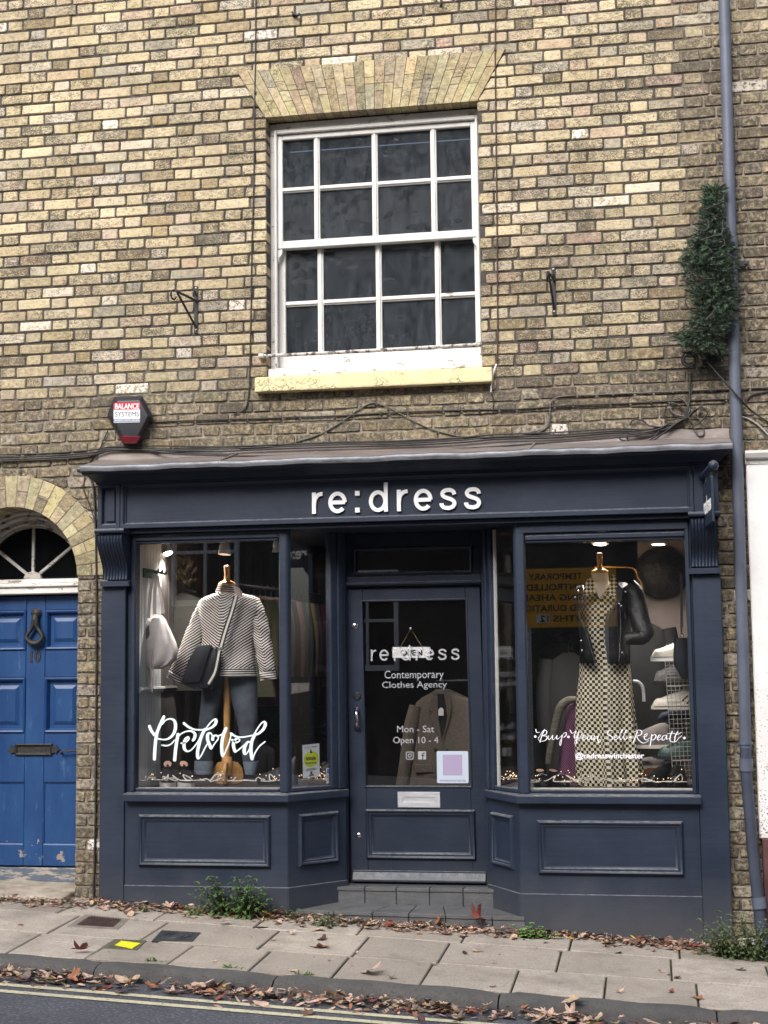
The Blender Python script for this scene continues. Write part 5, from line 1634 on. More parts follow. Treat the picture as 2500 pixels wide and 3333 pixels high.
# service covers
def cover(lab, cpx, m_frame, m_lid, name, kind):
    w = [ground_at(a, b) for a, b in cpx]
    r = root(name, sum(w, Vector()) / 4, lab, 'cover')
    b = MB(); b.extr([p + Vector((0, 0, .0025)) for p in w], (0, 0, -.03)); b.build('frame', m_frame, r)
    c = sum(w, Vector()) / 4
    s = .72 if kind != 'plain' else .9
    iw = [c + (p - c) * s for p in w]
    b = MB(); b.extr([p + Vector((0, 0, .0045)) for p in iw], (0, 0, -.02)); b.build('lid', m_lid, r)
    b = MB()
    if kind == 'grid':
        for i in range(1, 12):
            a0, a1 = iw[0].lerp(iw[1], i / 12), iw[3].lerp(iw[2], i / 12)
            b.tube([a0 + Vector((0, 0, .006)), a1 + Vector((0, 0, .006))], .0035, 4)
        for i in range(1, 7):
            a0, a1 = iw[0].lerp(iw[3], i / 7), iw[1].lerp(iw[2], i / 7)
            b.tube([a0 + Vector((0, 0, .006)), a1 + Vector((0, 0, .006))], .0035, 4)
        b.build('tread_pattern', m_lid, r)
    if kind == 'round':
        ux, uy = (iw[1] - iw[0]) * .5, (iw[3] - iw[0]) * .5
        for rr_ in (.85, .5):
            b.tube([c + ux * rr_ * math.cos(R(a)) + uy * rr_ * math.sin(R(a)) + Vector((0, 0, .005)) for a in range(0, 361, 12)], .004, 5)
        b.build('tread_pattern', m_lid, r)
    return r
M_RUST = mat('brown_iron', (82, 64, 58), .7, .2, c2=(58, 48, 46), ns=12)
M_CONC = mat('grey_concrete', (128, 120, 110), .9, c2=(104, 98, 92), ns=14, bs=80, bstr=.4)
def G_(a, b): return (a / 1.3272, 2500 + b / 1.3272)
cover('rusty brown iron cover with a small grid pattern set in concrete', [G_(290, 686), G_(510, 698), G_(560, 652), G_(370, 634)], M_CONC, M_RUST, 'drain_cover', 'grid')
cover('dark square inspection cover with a raised ring in the pavement', [G_(655, 748), G_(832, 752), G_(868, 712), G_(700, 702)], mat('dark_iron', (52, 54, 58), .6, .3), mat('dark_iron_lid', (60, 62, 66), .6, .3, c2=(44, 45, 48), ns=14), 'drain_cover', 'round')
yr = cover('small bright yellow plastic cover let into the pavement', [G_(440, 778), G_(592, 788), G_(632, 746), G_(498, 740)], mat('mossy_concrete', (92, 88, 72), .95, c2=(66, 76, 44), ns=10), mat('mossy_concrete_lid', (84, 82, 70), .95, c2=(60, 70, 42), ns=14), 'drain_cover', 'none')
w = [ground_at(*G_(a, b)) for a, b in ((497, 770), (572, 783), (608, 762), (524, 752))]
b = MB(); b.extr([p + Vector((0, 0, .0075)) for p in w], (0, 0, -.02)); b.build('yellow_lid', mat('yellow_plastic', (232, 226, 20), .5, c2=(222, 206, 24), ns=40), yr)
tr = MB(); tr.hexa([(2.2, -1.0, gz(2.2, -1) - .02), (2.9, -1.0, gz(2.9, -1) - .02), (2.9, -.1, gz(2.9, 0) - .02), (2.2, -.1, gz(2.2, 0) - .02), (2.2, -1.0, gz(2.2, -1) + .006), (2.9, -1.0, gz(2.9, -1) + .006), (2.9, -.1, gz(2.9, -.1) + .006), (2.2, -.1, gz(2.2, -.1) + .006)])
# ------------------------------------------------------------------ fallen leaves
def leaf_outline(kind, r):
    if kind == 'maple':
        pts = []
        lobes = [(90, 1.0), (38, .86), (-14, .62), (194, .62), (142, .86)]
        ang = [(-90, .16), (-52, .34), (-14, .66), (2, .5), (14, .38), (26, .66), (38, .9), (52, .62), (62, .42), (74, .72), (90, 1.0), (106, .72), (118, .42), (128, .62), (142, .9), (154, .66), (166, .38), (178, .5), (194, .66), (232, .34)]
        return [(d * math.cos(R(a)) * r.uniform(.92, 1.08), d * math.sin(R(a)) * r.uniform(.92, 1.08)) for a, d in ang]
    n = 14
    w = .42 if kind == 'oval' else .26
    out = []
    for i in range(n):
        a = 2 * math.pi * i / n - math.pi / 2
        y = math.sin(a)
        out.append((w * math.cos(a) * (1 - .25 * y) * r.uniform(.93, 1.07), y * .75))
    return out
def leaf_mesh(name, kind, m_, curl, seed):
    r = random.Random(seed)
    o = leaf_outline(kind, r)
    n = len(o)
    vs_ = [(0, -.05, 0)]
    rings_ = 3
    for q in (.35, .7, 1.0):
        for x, y in o: vs_.append((x * q, y * q, 0))
    ax = r.uniform(0, math.pi)
    out = []
    ph1, ph2 = r.uniform(0, 6), r.uniform(0, 6)
    for x, y, z in vs_:
        u = x * math.cos(ax) + y * math.sin(ax)
        v = -x * math.sin(ax) + y * math.cos(ax)
        z = curl * (u * u * .9 + .25 * v * v * math.sin(ph1)) + curl * .25 * math.sin(u * 5 + ph1) * abs(v) + .06 * curl * math.sin(7 * v + ph2)
        sh = 1 - .28 * curl * abs(u)
        u *= sh
        out.append((u * math.cos(ax) - v * math.sin(ax), u * math.sin(ax) + v * math.cos(ax), z))
    mz = min(p[2] for p in out)
    out = [(x, y, z - mz) for x, y, z in out]
    fs = []
    for i in range(n): fs.append((0, 1 + i, 1 + (i + 1) % n))
    for q in range(2):
        for i in range(n): fs.append((1 + q * n + i, 1 + (q + 1) * n + i, 1 + (q + 1) * n + (i + 1) % n, 1 + q * n + (i + 1) % n))
    b = len(out)
    if kind != 'sliver':
        st = smooth_path([(out[0][0], out[0][1], out[0][2] + .01), (0, -.5, .05 + .1 * curl), (r.uniform(-.2, .2), -.95, .12)], 3)
        for p in st:
            out += [(p.x - .014, p.y, p.z), (p.x + .014, p.y, p.z)]
        for i in range(len(st) - 1): fs.append((b + 2 * i, b + 2 * i + 1, b + 2 * i + 3, b + 2 * i + 2))
    return out, fs
def leaf_mat(name, c, c2):
    m, nt, b = new_mat(name)
    tc = nt.nodes.new('ShaderNodeNewGeometry')
    f = ramp(nt, noise(nt, 42, 4, .7), .36, .64)
    col = mix(nt, f, lin(c), lin(c2))
    col = mix(nt, ramp(nt, noise(nt, 150, 3, .7), .62, .72), col, lin(tuple(v * .55 for v in c2)))
    nt.links.new(col, b.inputs['Base Color']); b.inputs['Roughness'].default_value = .6
    bump(nt, b, noise(nt, 70, 3, .6), .5, .004)
    return m
LCOL = [('pale tan', (192, 168, 142), (158, 130, 106)), ('dull brown', (118, 88, 70), (86, 62, 52)), ('rust red', (140, 74, 56), (104, 56, 47)), ('dark maroon', (80, 45, 47), (58, 37, 37)),
        ('orange brown', (170, 112, 70), (132, 84, 60)), ('pinkish beige', (204, 176, 158), (172, 140, 122)), ('bright yellow', (212, 180, 66), (182, 146, 54)), ('grey brown', (124, 110, 98), (90, 80, 73)), ('greenish', (142, 144, 92), (104, 110, 66))]
LM = [leaf_mat(n_ + '_leaf', a, b) for n_, a, b in LCOL]
LW = [6, 5, 1.5, 1.2, 1.5, 5, .3, 4.5, .4]
LEAVES = {}
def leaf_data(ci, kind, var):
    key = (ci, kind, var)
    if key not in LEAVES:
        curl = [.12, .28, .48, .72][var]
        o, f_ = leaf_mesh('leaf', kind, None, curl, hash((kind, var)) % 1000 + var * 17 + len(kind))
        me = bpy.data.meshes.new('fallen_leaf')
        me.from_pydata(o, [], f_)
        me.materials.append(LM[ci])
        for p in me.polygons: p.use_smooth = True
        LEAVES[key] = me
    return LEAVES[key]
def wpick():
    t = rnd.uniform(0, sum(LW))
    for i, w in enumerate(LW):
        t -= w
        if t <= 0: return i
    return 0
def wall_front(x):
    """line where the pavement meets shop, steps or wall"""
    if -.64 < x < .73: return -.10
    return -.085 if x > -1.9 else (-.125 if x > -2.1 else -.17)
def surf(x, y):
    if y > YK0 - .05: return gz(x, y)
    if y > YK1 - .01: return gz(x, YK0) - .005
    return rz_(x, y)
PLACE = {'wall': ('leaves drifted against the foot of the shopfront', 'drifted against the foot of the wall'),
         'gutter': ('leaves drifted in the gutter', 'lying in the drift along the gutter'), 'slab': ('leaves scattered on the paving', 'lying alone on the paving slabs')}
def put_leaf(x, y, size, ci, kind, var, place, lift=0.0, tilt=.35, lab=None):
    o = bpy.data.objects.new('fallen_leaf', leaf_data(ci, kind, var))
    COL.objects.link(o)
    o.location = (x, y, surf(x, y) + .003 + lift)
    o.scale = (size,) * 3
    o.rotation_euler = (rnd.uniform(-tilt, tilt), rnd.uniform(-tilt, tilt), rnd.uniform(0, 6.28))
    g_, ph = PLACE[place]
    kd = {'maple': 'lobed', 'oval': 'oval', 'sliver': 'narrow'}[kind]
    cu = ['flat', 'slightly curled', 'curled', 'tightly curled'][var]
    label(o, lab or f'{cu} {LCOL[ci][0]} {kd} fallen leaf {ph}', 'leaf', g_)
    return o
def drift_density(x, place):
    return 1.0
nw = 110; ng = 130; ns_ = 24
for i in range(nw):
    x = rnd.uniform(-2.6, 2.25)
    if .82 < x < 1.2 and rnd.random() < .6: x -= 1.4
    spread = abs(rnd.gauss(0, .12))
    y = wall_front(x) - .03 - spread
    put_leaf(x, y, rnd.uniform(.030, .062), wpick(), rnd.choice(['maple', 'maple', 'oval', 'oval', 'sliver']), rnd.choice([0, 1, 2, 3]), 'wall', max(0, .035 - spread * .3) * rnd.random(), .32)
for i in range(ng):
    x = rnd.uniform(-2.2, 2.1)
    y = YK1 - .045 - abs(rnd.gauss(0, .10))
    put_leaf(x, y, rnd.uniform(.032, .064), wpick(), rnd.choice(['maple', 'maple', 'oval', 'oval', 'sliver']), rnd.choice([0, 1, 2, 3]), 'gutter', .03 * rnd.random(), .32)
for i in range(ns_):
    x = rnd.uniform(-2.2, 2.1); y = rnd.uniform(-1.4, -.45)
    put_leaf(x, y, rnd.uniform(.018, .036), wpick(), rnd.choice(['maple', 'oval', 'sliver', 'sliver']), rnd.choice([1, 2, 3]), 'slab', 0, .15)
# leaves one can pick out in the photograph
def named_leaf(px, py, size, ci, kind, var, place, lab, tilt=.3, lift=0.0):
    p = ground_at(px, py) if place != 'gutter' else ground_at(px, py, 0, rz_)
    return put_leaf(p.x, p.y, size, ci, kind, var, place, lift, tilt, lab)
named_leaf(1045, 3083, .085, 4, 'maple', 1, 'slab', 'large orange brown lobed leaf lying on the middle of the paving', .2)
named_leaf(1050, 3058, .055, 3, 'oval', 2, 'slab', 'dark maroon leaf just behind the large orange leaf on the paving')
named_leaf(260, 3143, .085, 2, 'maple', 2, 'gutter', 'large rust red leaf propped against the kerb edge', .7, .015)
named_leaf(690, 3225, .085, 2, 'maple', 2, 'gutter', 'broad rust red leaf on top of the gutter drift', .5, .015)
named_leaf(1860, 3308, .085, 0, 'maple', 1, 'gutter', 'large pale tan lobed leaf on the gutter drift towards the right', .5, .015)
named_leaf(1555, 3030, .10, 2, 'maple', 3, 'wall', 'tall curled rust red leaf standing against the lower step', 1.0, .06)
named_leaf(1430, 3020, .06, 4, 'maple', 2, 'wall', 'upright orange brown leaf against the lower step', 1.0, .04)
named_leaf(875, 2995, .05, 6, 'maple', 2, 'wall', 'bright yellow leaf beside the nettle clump', .8, .03)
named_leaf(1808, 3060, .05, 6, 'maple', 1, 'wall', 'bright yellow leaf beside the small bright green weed', .4, .02)
named_leaf(1792, 3316, .05, 6, 'maple', 1, 'gutter', 'yellow and green spotted leaf in the gutter drift', .4, .015)
named_leaf(730, 3012, .055, 5, 'maple', 2, 'wall', 'pale beige curled leaf in front of the nettle clump', .4, .02)
named_leaf(2265, 3250, .055, 4, 'maple', 1, 'slab', 'orange brown lobed leaf alone on the right-hand paving', .2)
named_leaf(2200, 3185, .035, 3, 'maple', 2, 'slab', 'small dark maroon crumpled leaf alone on the right-hand paving', .3)
named_leaf(955, 3162, .035, 5, 'oval', 1, 'slab', 'pale beige oval leaf on the slab next to the kerb', .2)
named_leaf(335, 3218, .07, 2, 'oval', 0, 'gutter', 'flat dark red leaf lying across the double yellow lines', .1)
named_leaf(30, 2862 , .04, 2, 'maple', 2, 'wall', 'rust red leaf on the worn stone doorstep', .3, .1)
named_leaf(1545, 3096, .05, 0, 'maple', 1, 'slab', 'pale leaf on the paving in front of the lower step', .2)
named_leaf(1200, 3215, .10, 5, 'maple', 1, 'gutter', 'broad pinkish beige leaf in the gutter drift below the door', .4, .015)
def noise1(x): return .5 + .25 * math.sin(x * 3.1 + 1) + .25 * math.sin(x * 7.3)
# crumbled litter under and between the leaves
lt_ = MB()
mats_ = LM
def litter(x, y, s, lift):
    ci = wpick()
    lt_.cur = ci
    kind = rnd.choice(['maple', 'oval', 'sliver', 'sliver'])
    r = rnd
    o = leaf_outline(kind, rnd)[::2]
    n = len(o)
    a, t1, t2 = rnd.uniform(0, 6.28), rnd.gauss(0, .22), rnd.gauss(0, .22)
    cu = rnd.uniform(.05, .6)
    M_ = Matrix.Rotation(a, 3, 'Z') @ Matrix.Rotation(t1, 3, 'X') @ Matrix.Rotation(t2, 3, 'Y')
    c = Vector((x, y, surf(x, y) + lift))
    vs_ = [M_ @ Vector((0, 0, 0)) * s + c]
    for px_, py_ in o:
        p = M_ @ Vector((px_, py_, cu * px_ * px_)) * s + c
        if y < YK1: p.y = min(p.y, YK1 - .012)
        p.z = max(p.z, surf(p.x, p.y) + .001)
        vs_.append(p)
    lt_.add(vs_, [(0, 1 + i, 1 + (i + 1) % n) for i in range(n)])
for i in range(3300):
    x = rnd.uniform(-3.2, 2.6)
    sp = abs(rnd.gauss(0, .085))
    if .80 < x < 1.15: sp *= .55
    y = wall_front(x) - sp
    litter(x, y, rnd.uniform(.010, .036), max(.002, .030 * (1 - sp / .25) * rnd.random()))
for i in range(2900):
    x = rnd.uniform(-3.2, 2.6)
    if noise1(x) < rnd.random() * .75: continue
    sp = abs(rnd.gauss(0, .095))
    y = YK1 - .022 - sp
    litter(x, y, rnd.uniform(.012, .042), max(.002, .042 * (1 - sp / .28) * rnd.random()))
for i in range(150):
    x, y = rnd.uniform(-3, 2.4), rnd.uniform(-1.42, -.3)
    litter(x, y, rnd.uniform(.004, .012), .003)
lo_ = lt_.build('leaf_litter', LM, recalc=False)
label(lo_, 'crumbled dry leaf litter lying along the wall foot and the gutter', 'leaf litter', kind='stuff')

# ------------------------------------------------------------------ weeds
def green(name, c, c2):
    return mat(name, c, .5, c2=c2, ns=26, nlo=.35, nhi=.65, bs=120, bstr=.3)
G_N = green('nettle_green', (66, 94, 50), (96, 124, 70))
G_B = green('bright_weed_green', (96, 140, 62), (120, 160, 80))
G_D = green('dull_weed_green', (78, 98, 64), (106, 124, 84))
M_STEM = mat('weed_stem', (92, 92, 58), .7)
def plant(name, lab, cat, base, stems, m_, leafL, leafW, droop=.3, step=.035, seed=1, rounded=False):
    r = random.Random(seed)
    rt_o = root(name, base, lab, cat)
    lv_, sm = MB(), MB()
    for (dx, dy, h, lean) in stems:
        b = Vector(base) + Vector((dx, dy, 0)); b.z = surf(b.x, b.y)
        d = Vector((lean, r.uniform(-.35, -.02), 1)).normalized()
        path = [b + d * h * t + Vector((lean * .3 * t * t * h, -.1 * t * t * h, -.1 * t * t * h)) for t in (0, .25, .5, .75, 1)]
        sm.tube(path, lerp_list([.0026, .0014], 5), 5)
        n = max(2, int(h / step))
        ang = r.uniform(0, 6)
        for i in range(n + 1):
            t = (i + .5) / (n + 1) if i < n else 1.0
            k_ = min(3, int(t * 4)); p = path[k_].lerp(path[min(4, k_ + 1)], t * 4 - k_) if t < 1 else path[4]
            for s in range(2 if i < n else 4):
                a = ang + i * 1.57 + s * (math.pi if i < n else math.pi / 2)
                L = leafL * (1.05 - .5 * t) * r.uniform(.75, 1.2)
                W = leafW * (1.05 - .5 * t) * r.uniform(.8, 1.2)
                o = Vector((math.cos(a), math.sin(a), 0)); sd = Vector((-o.y, o.x, 0))
                rise = r.uniform(.1, .5)
                vs_ = []
                prof_ = [(0, .08), (.15, .62), (.35, 1.0), (.6, .8), (.85, .38), (1.0, .02)] if not rounded else [(0, .1), (.2, .75), (.5, 1.0), (.8, .8), (.95, .4), (1.0, .05)]
                for q, w_ in prof_:
                    c = p + o * L * q + Vector((0, 0, L * (rise * q - droop * 1.6 * q * q)))
                    vs_ += [c - sd * W * .5 * w_ + Vector((0, 0, W * .16 * w_)), c, c + sd * W * .5 * w_ + Vector((0, 0, W * .16 * w_))]
                fs = []
                for q in range(len(prof_) - 1):
                    for e in (0, 1): fs.append((q * 3 + e, q * 3 + e + 1, q * 3 + 4 + e, q * 3 + 3 + e))
                lv_.add(vs_, fs)
    lv_.build('leaves', m_, rt_o, recalc=False, smooth=60)
    sm.build('stem', M_STEM, rt_o)
def stems(n, w, h0, h1, seed, dep=.06, lean=.5):
    r = random.Random(seed)
    return [((u := r.uniform(-w, w)), -r.uniform(0, dep), r.uniform(h0, h1) * (1 - .35 * abs(u) / max(w, .01)), r.uniform(-lean, lean) + .4 * u / max(w, .01)) for _ in range(n)]
def gp(px, py):
    p = ground_at(px, py); return Vector((p.x, min(p.y, wall_front(p.x) - .015), 0)) + Vector((0, 0, surf(p.x, wall_front(p.x) - .015)))
plant('nettle', 'leafy nettle clump growing at the foot of the left stall riser', 'weed', gp(775, 2975), stems(44, .14, .12, .33, 3, .10, .35), G_N, .056, .028, .3, .034, 5)
plant('weed', 'low trailing weed running from the nettle clump to the lower step', 'weed', gp(900, 2982), stems(12, .12, .05, .12, 4, .05, .9), G_N, .034, .018, .3, .03, 6)
plant('weed', 'tiny green sprig in the litter near the left pilaster', 'weed', gp(470, 2962), stems(5, .03, .03, .06, 5), G_B, .022, .010, .2, .02, 7)
plant('weed', 'small green sprig at the wall left of the nettle clump', 'weed', gp(645, 2975), stems(8, .035, .04, .09, 6), G_B, .028, .014, .2, .025, 8)
plant('weed', 'spiky dull green weed in front of the lower step', 'weed', gp(1070, 3010), stems(14, .06, .05, .11, 7), G_D, .045, .012, .4, .025, 9)
plant('weed', 'small bright green round-leaved weed at the right corner of the lower step', 'weed', gp(1745, 3050), stems(16, .075, .05, .13, 8, .06, .6), G_B, .036, .028, .2, .04, 10, True)
plant('weed', 'dense bushy green weed between the right pilaster and the downpipe', 'weed', gp(2425, 3110), stems(64, .125, .10, .34, 9, .12, .5), G_D, .038, .019, .3, .022, 11)
plant('weed', 'thin upright sprig against the right pilaster', 'weed', gp(2345, 3095), stems(3, .02, .24, .30, 10, .02, .15), G_N, .040, .030, .2, .06, 12, True)
plant('weed', 'low weed spreading in the litter in front of the right pilaster', 'weed', gp(2330, 3105), stems(14, .09, .04, .09, 11, .06, .8), G_D, .030, .016, .2, .025, 13)
for i, (px, py, lab) in enumerate(((760, 3150, 'moss and grass tuft in a slab joint left of centre near the kerb'), (505, 3128, 'small weed tuft in a slab joint beside the yellow cover'), (985, 3170, 'tiny green sprig in the slab joint at the kerb below the door'))):
    p = ground_at(px, py)
    plant('weed', lab, 'weed', p, stems(9, .05, .012, .03, 20 + i, .02, .9), G_B, .02, .006, .2, .012, 30 + i)

# ------------------------------------------------------------------ inside of the shop
SFZ, SCZ = .16, 2.46                 # shop floor, ceiling
room = root('shop_interior', (0, 2, SFZ), 'dim shop room with panelled walls seen through the windows', 'room')
room['kind'] = 'structure'
M_BROWN = mat('mauve_brown_wall', (104, 92, 88), .9, c2=(90, 80, 76), ns=3)
p = MB(); p.box(-1.75, 2.0, 3.4, 3.5, SFZ, SCZ); p.build('back_wall', M_BROWN, room)
p = MB(); p.box(-1.75, 2.0, .03, 3.5, SCZ, SCZ + .05); p.build('ceiling', mat('grey_ceiling', (112, 106, 104), .9), room)
p = MB(); p.box(-1.75, 2.0, .40, 3.5, SFZ - .06, SFZ); p.build('floor', mat('dark_boards', (66, 54, 46), .6, c2=(48, 40, 34), ns=5, stretch=(6, .6, 1)), room)
# window beds
M_BED = mat('dark_window_bed', (60, 54, 52), .8)
BZ = .738
p = MB(); p.extr([(-1.70, -.005, BZ), (-.70, -.005, BZ), (-.44, .31, BZ), (-.60, .98, BZ), (-1.70, .98, BZ)], (0, 0, -.05)); p.build('window_bed', M_BED, room)
p = MB(); p.extr([(1.78, -.005, BZ), (.72, -.005, BZ), (.52, .31, BZ), (.66, .98, BZ), (1.78, .98, BZ)], (0, 0, -.05)); p.build('window_bed', M_BED, room)
M_LEDGE = mat('white_ledge', (226, 222, 214), .6)
p = MB(); p.box(-1.69, -.74, .004, .03, .735, .758); p.build('inner_ledge', M_LEDGE, room)
p = MB(); p.box(.76, 1.72, .004, .03, .735, .764); p.build('inner_ledge', M_LEDGE, room)
def boards(nm, axis, c, a0, a1, z0, z1, m_, pitch=.085):
    b = MB()
    n = int((a1 - a0) / pitch)
    for i in range(n):
        u0, u1 = a0 + (a1 - a0) * i / n + .0022, a0 + (a1 - a0) * (i + 1) / n - .0022
        if axis == 'x': b.box(c, c + .014, u0, u1, z0, z1)
        else: b.box(u0, u1, c, c + .014, z0, z1)
    o = b.build(nm, m_, room, bevel=.004)
    b = MB()
    if axis == 'x': b.box(c - .02, c - .004, a0, a1, SFZ, z1)
    else: b.box(a0, a1, c + .015, c + .03, SFZ, z1)
    b.build(nm + '_backing', m_, room)
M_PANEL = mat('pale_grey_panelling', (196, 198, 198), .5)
M_PANEL_SHADE = mat('shaded_panelling', (84, 79, 77), .6)  # same panelling further back, its shade put into the colour
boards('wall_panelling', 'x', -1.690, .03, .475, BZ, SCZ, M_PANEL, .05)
boards('wall_panelling', 'x', -1.700, .475, 3.4, SFZ, SCZ, M_PANEL_SHADE, .085)
b = MB()
b.loft([[Vector((-1.676, y, z)) for z in (1.335, 1.375)] + [Vector((x, y, z)) for x, z in ((-1.652, 1.372), (-1.645, 1.360), (-1.658, 1.350), (-1.662, 1.338))] for y in (.03, .475)], True, True); b.build('dado_rail', M_PANEL, room, smooth=30)
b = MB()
b.loft([[Vector((-1.686, y, z)) for z in (1.335, 1.375)] + [Vector((x, y, z)) for x, z in ((-1.662, 1.372), (-1.655, 1.360), (-1.668, 1.350), (-1.672, 1.338))] for y in (.476, 3.39)], True, True); b.build('dado_rail', M_PANEL_SHADE, room, smooth=30)
# right-hand wall of the shop, plain and brownish, with a low skirting rail
p = MB(); p.box(1.78, 1.80, .0, 3.4, SFZ, SCZ); p.build('side_wall', M_BROWN, room)
pw = at(2082, 2000, 1.05).x
p = MB(); p.box(pw, 1.78, 1.05, 1.08, SFZ, SCZ); p.box(pw, 1.78, 1.02, 1.05, 1.30, 1.345); p.box(pw, 1.78, 1.035, 1.05, 1.27, 1.30); p.build('partition_wall', mat('taupe_wall', (138, 128, 124), .9, c2=(126, 114, 110), ns=2), room, bevel=.004)
# closing sheets that keep daylight out round the shop
p = MB()
p.box(-1.80, -1.752, .051, 3.5, SFZ - .2, SCZ + .05); p.box(2.001, 2.04, .35, 3.5, SFZ - .2, SCZ + .05)
p.box(1.75, 2.04, .06, .08, SFZ - .2, SCZ + .05)
p.box(-1.75, 2.0, .40, 3.5, SFZ - .22, SFZ - .2)
p.box(-1.74, 1.76, -.02, .02, 2.36, SCZ + .3); p.box(-1.9, 1.9, -.02, 3.5, SCZ + .3, SCZ + .32)
p.build('closing_wall', M_DARK, room)

def spot(lab, pos, aim, pw_, size, kind, blend=.6, ang=75, emc=(255, 244, 224), es=22, hue=(1, .95, .88)):
    pos = Vector(pos); aim = Vector(aim)
    r = root('spotlight', pos, lab, 'spotlight', 'ceiling spots in the shop windows')
    d = (aim - pos).normalized()
    Mx = d.to_track_quat('Z', 'Y').to_matrix()
    b = MB()
    if kind == 'can':
        b.lathe([(.016, -.085), (.030, -.075), (.038, -.04), (.042, 0), (.037, 0), (.032, -.03)], pos, 20, Mx)
        b.tube([pos - d * .07, pos - d * .07 + Vector((0, 0, .12))], .008, 8)
    else:
        b.lathe([(.052, .0), (.055, .004), (.042, .008), (.040, -.004)], pos, 22, Mx)
    b.build('lamp_housing', M_WHITE_P, r, smooth=40)
    b = MB(); b.lathe([(.001, .004 if kind != 'can' else -.012), (size, .003 if kind != 'can' else -.014)], pos, 20, Mx)
    b.build('bulb', mat('lit_bulb', emc, .5, emit=es, emc=emc), r)
    if pw_:
        ld = bpy.data.lights.new('spot_lamp', 'SPOT'); ld.energy = pw_; ld.spot_size = R(ang); ld.spot_blend = blend; ld.shadow_soft_size = .03; ld.color = hue
        lo = bpy.data.objects.new('lamp_light', ld); COL.objects.link(lo)
        lo.parent = r; lo.location = d * .03; lo.rotation_euler = (-d).to_track_quat('Z', 'Y').to_euler()
    return r
M_WHITE_P = mat('white_plastic', (214, 214, 210), .5)
q = at(545, 1803, .55)
spot('lit white spotlight in the corner of the left shop window', q, (-1.22, .30, 1.2), 24, .034, 'can', ang=130)
q = at(730, 1805, .50); spot('white can spotlight above the striped jumper', q, (-1.30, .34, .7), 26, .030, 'can', es=1.2, ang=110)
q = at(908, 1795, .50); spot('white can spotlight half hidden by the mullion of the left bay', q, (-.9, .8, .7), 6, .030, 'can', es=.6, ang=110)
q = at(990, 1760, 1.3); spot('ceiling downlight with a reddish glow seen through the left splay pane', (q.x, 1.3, SCZ - .006), (q.x, 1.3, 0), 12, .04, 'disc', es=16, ang=120, emc=(255, 190, 180))
q = at(1953, 1768, .60); spot('lit ceiling downlight above the checked dress', q, (1.18, .36, .9), 62, .034, 'disc', ang=110)
q = at(2143, 1769, .62); spot('lit ceiling downlight above the round black disc', q, (1.50, .52, .5), 16, .040, 'disc', ang=120)

# mannequins
def mannequin(lab, cx, cy, top, bz, cap, slim=1.0):
    r = root('mannequin', (cx, cy, bz), lab, 'mannequin', 'dress forms in the shop windows')
    b = MB()
    b.lathe([(r_, h_ * .83) for r_, h_ in ((.001, 0), (.0545, 0), (.056, .008), (.050, .022), (.034, .03), (.022, .038), (.018, .046), (.0175, .055), (.016, .07), (.018, .105), (.0215, .145), (.021, .152), (.012, .156), (.001, .157))], (cx, cy, top - .130), 22)
    b.build('neck_cap', M_WOOD, r, smooth=50)
    b = MB()
    zt = top - .130
    rows = [(.050, .050, zt), (.054, .054, zt - .03), (.056, .056, zt - .06), (.064, .060, zt - .09), (.12, .075, zt - .115), (.168, .085, zt - .15), (.178, .092, zt - .21), (.165, .1, zt - .30), (.14, .095, zt - .42), (.155, .1, zt - .52), (.10, .085, zt - .56)]
    b.loft([ring((cx, cy, z), a * (slim if i > 3 else 1), c * (slim if i > 3 else 1), 26, 2.2) for i, (a, c, z) in enumerate(rows[:11])], True, True)
    b.build('torso', M_LINEN, r, smooth=60)
    if cap:
        b = MB(); b.lathe([(.022, 0), (.022, .62), (.020, .9)], (cx, cy, bz + .13), 16)
        b.lathe([(.034, 0), (.034, .11), (.030, .115), (.020, .118)], (cx, cy, bz + .06), 18)
        b.build('pole', M_WOOD, r, smooth=40)
        for k_ in range(3):
            b = MB()
            a = R(-84 + 120 * k_)
            d = Vector((math.cos(a), math.sin(a), 0)); s = Vector((-d.y, d.x, 0)) * .012
            o = [(0.02, .0), (.055, .0), (.098, .01), (.112, .05), (.104, .10), (.075, .140), (.03, .150), (.02, .15)]
            pts_ = [Vector((cx, cy, bz)) + d * (u - .0) + Vector((0, 0, v)) - s for u, v in o]
            b.extr(pts_, s * 2)
            b.build('leg', M_WOOD, r, bevel=.004)
    return r
mannequin('dress form on a wooden pole wearing the striped jumper', -1.222, .45, 2.157, .740, True)
mannequin('pale dress form with wooden neck cap wearing the checked dress', 1.193, .45, 2.180, .740, False, .62)

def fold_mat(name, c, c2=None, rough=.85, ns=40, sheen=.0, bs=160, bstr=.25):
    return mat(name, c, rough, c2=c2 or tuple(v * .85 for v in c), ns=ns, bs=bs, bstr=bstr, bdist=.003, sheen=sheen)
def stripe_mat(name, a, b_, period, duty=.5, attrn='st'):
    m, nt, b = new_mat(name)
    s = math_(nt, 'FRACT', math_(nt, 'DIVIDE', attr(nt, attrn), period))
    f = ramp(nt, math_(nt, 'ABSOLUTE', math_(nt, 'SUBTRACT', s, .5)), .25 * 2 * duty - .03, .25 * 2 * duty + .03)
    nt.links.new(mix(nt, f, lin(a), lin(b_)), b.inputs['Base Color']); b.inputs['Roughness'].default_value = .9
    bump(nt, b, math_(nt, 'ADD', noise(nt, 13, 3, .55, None, (1.6, 1, .8)), math_(nt, 'MULTIPLY', noise(nt, 220, 3, .6), .06)), .55, .03)
    return m
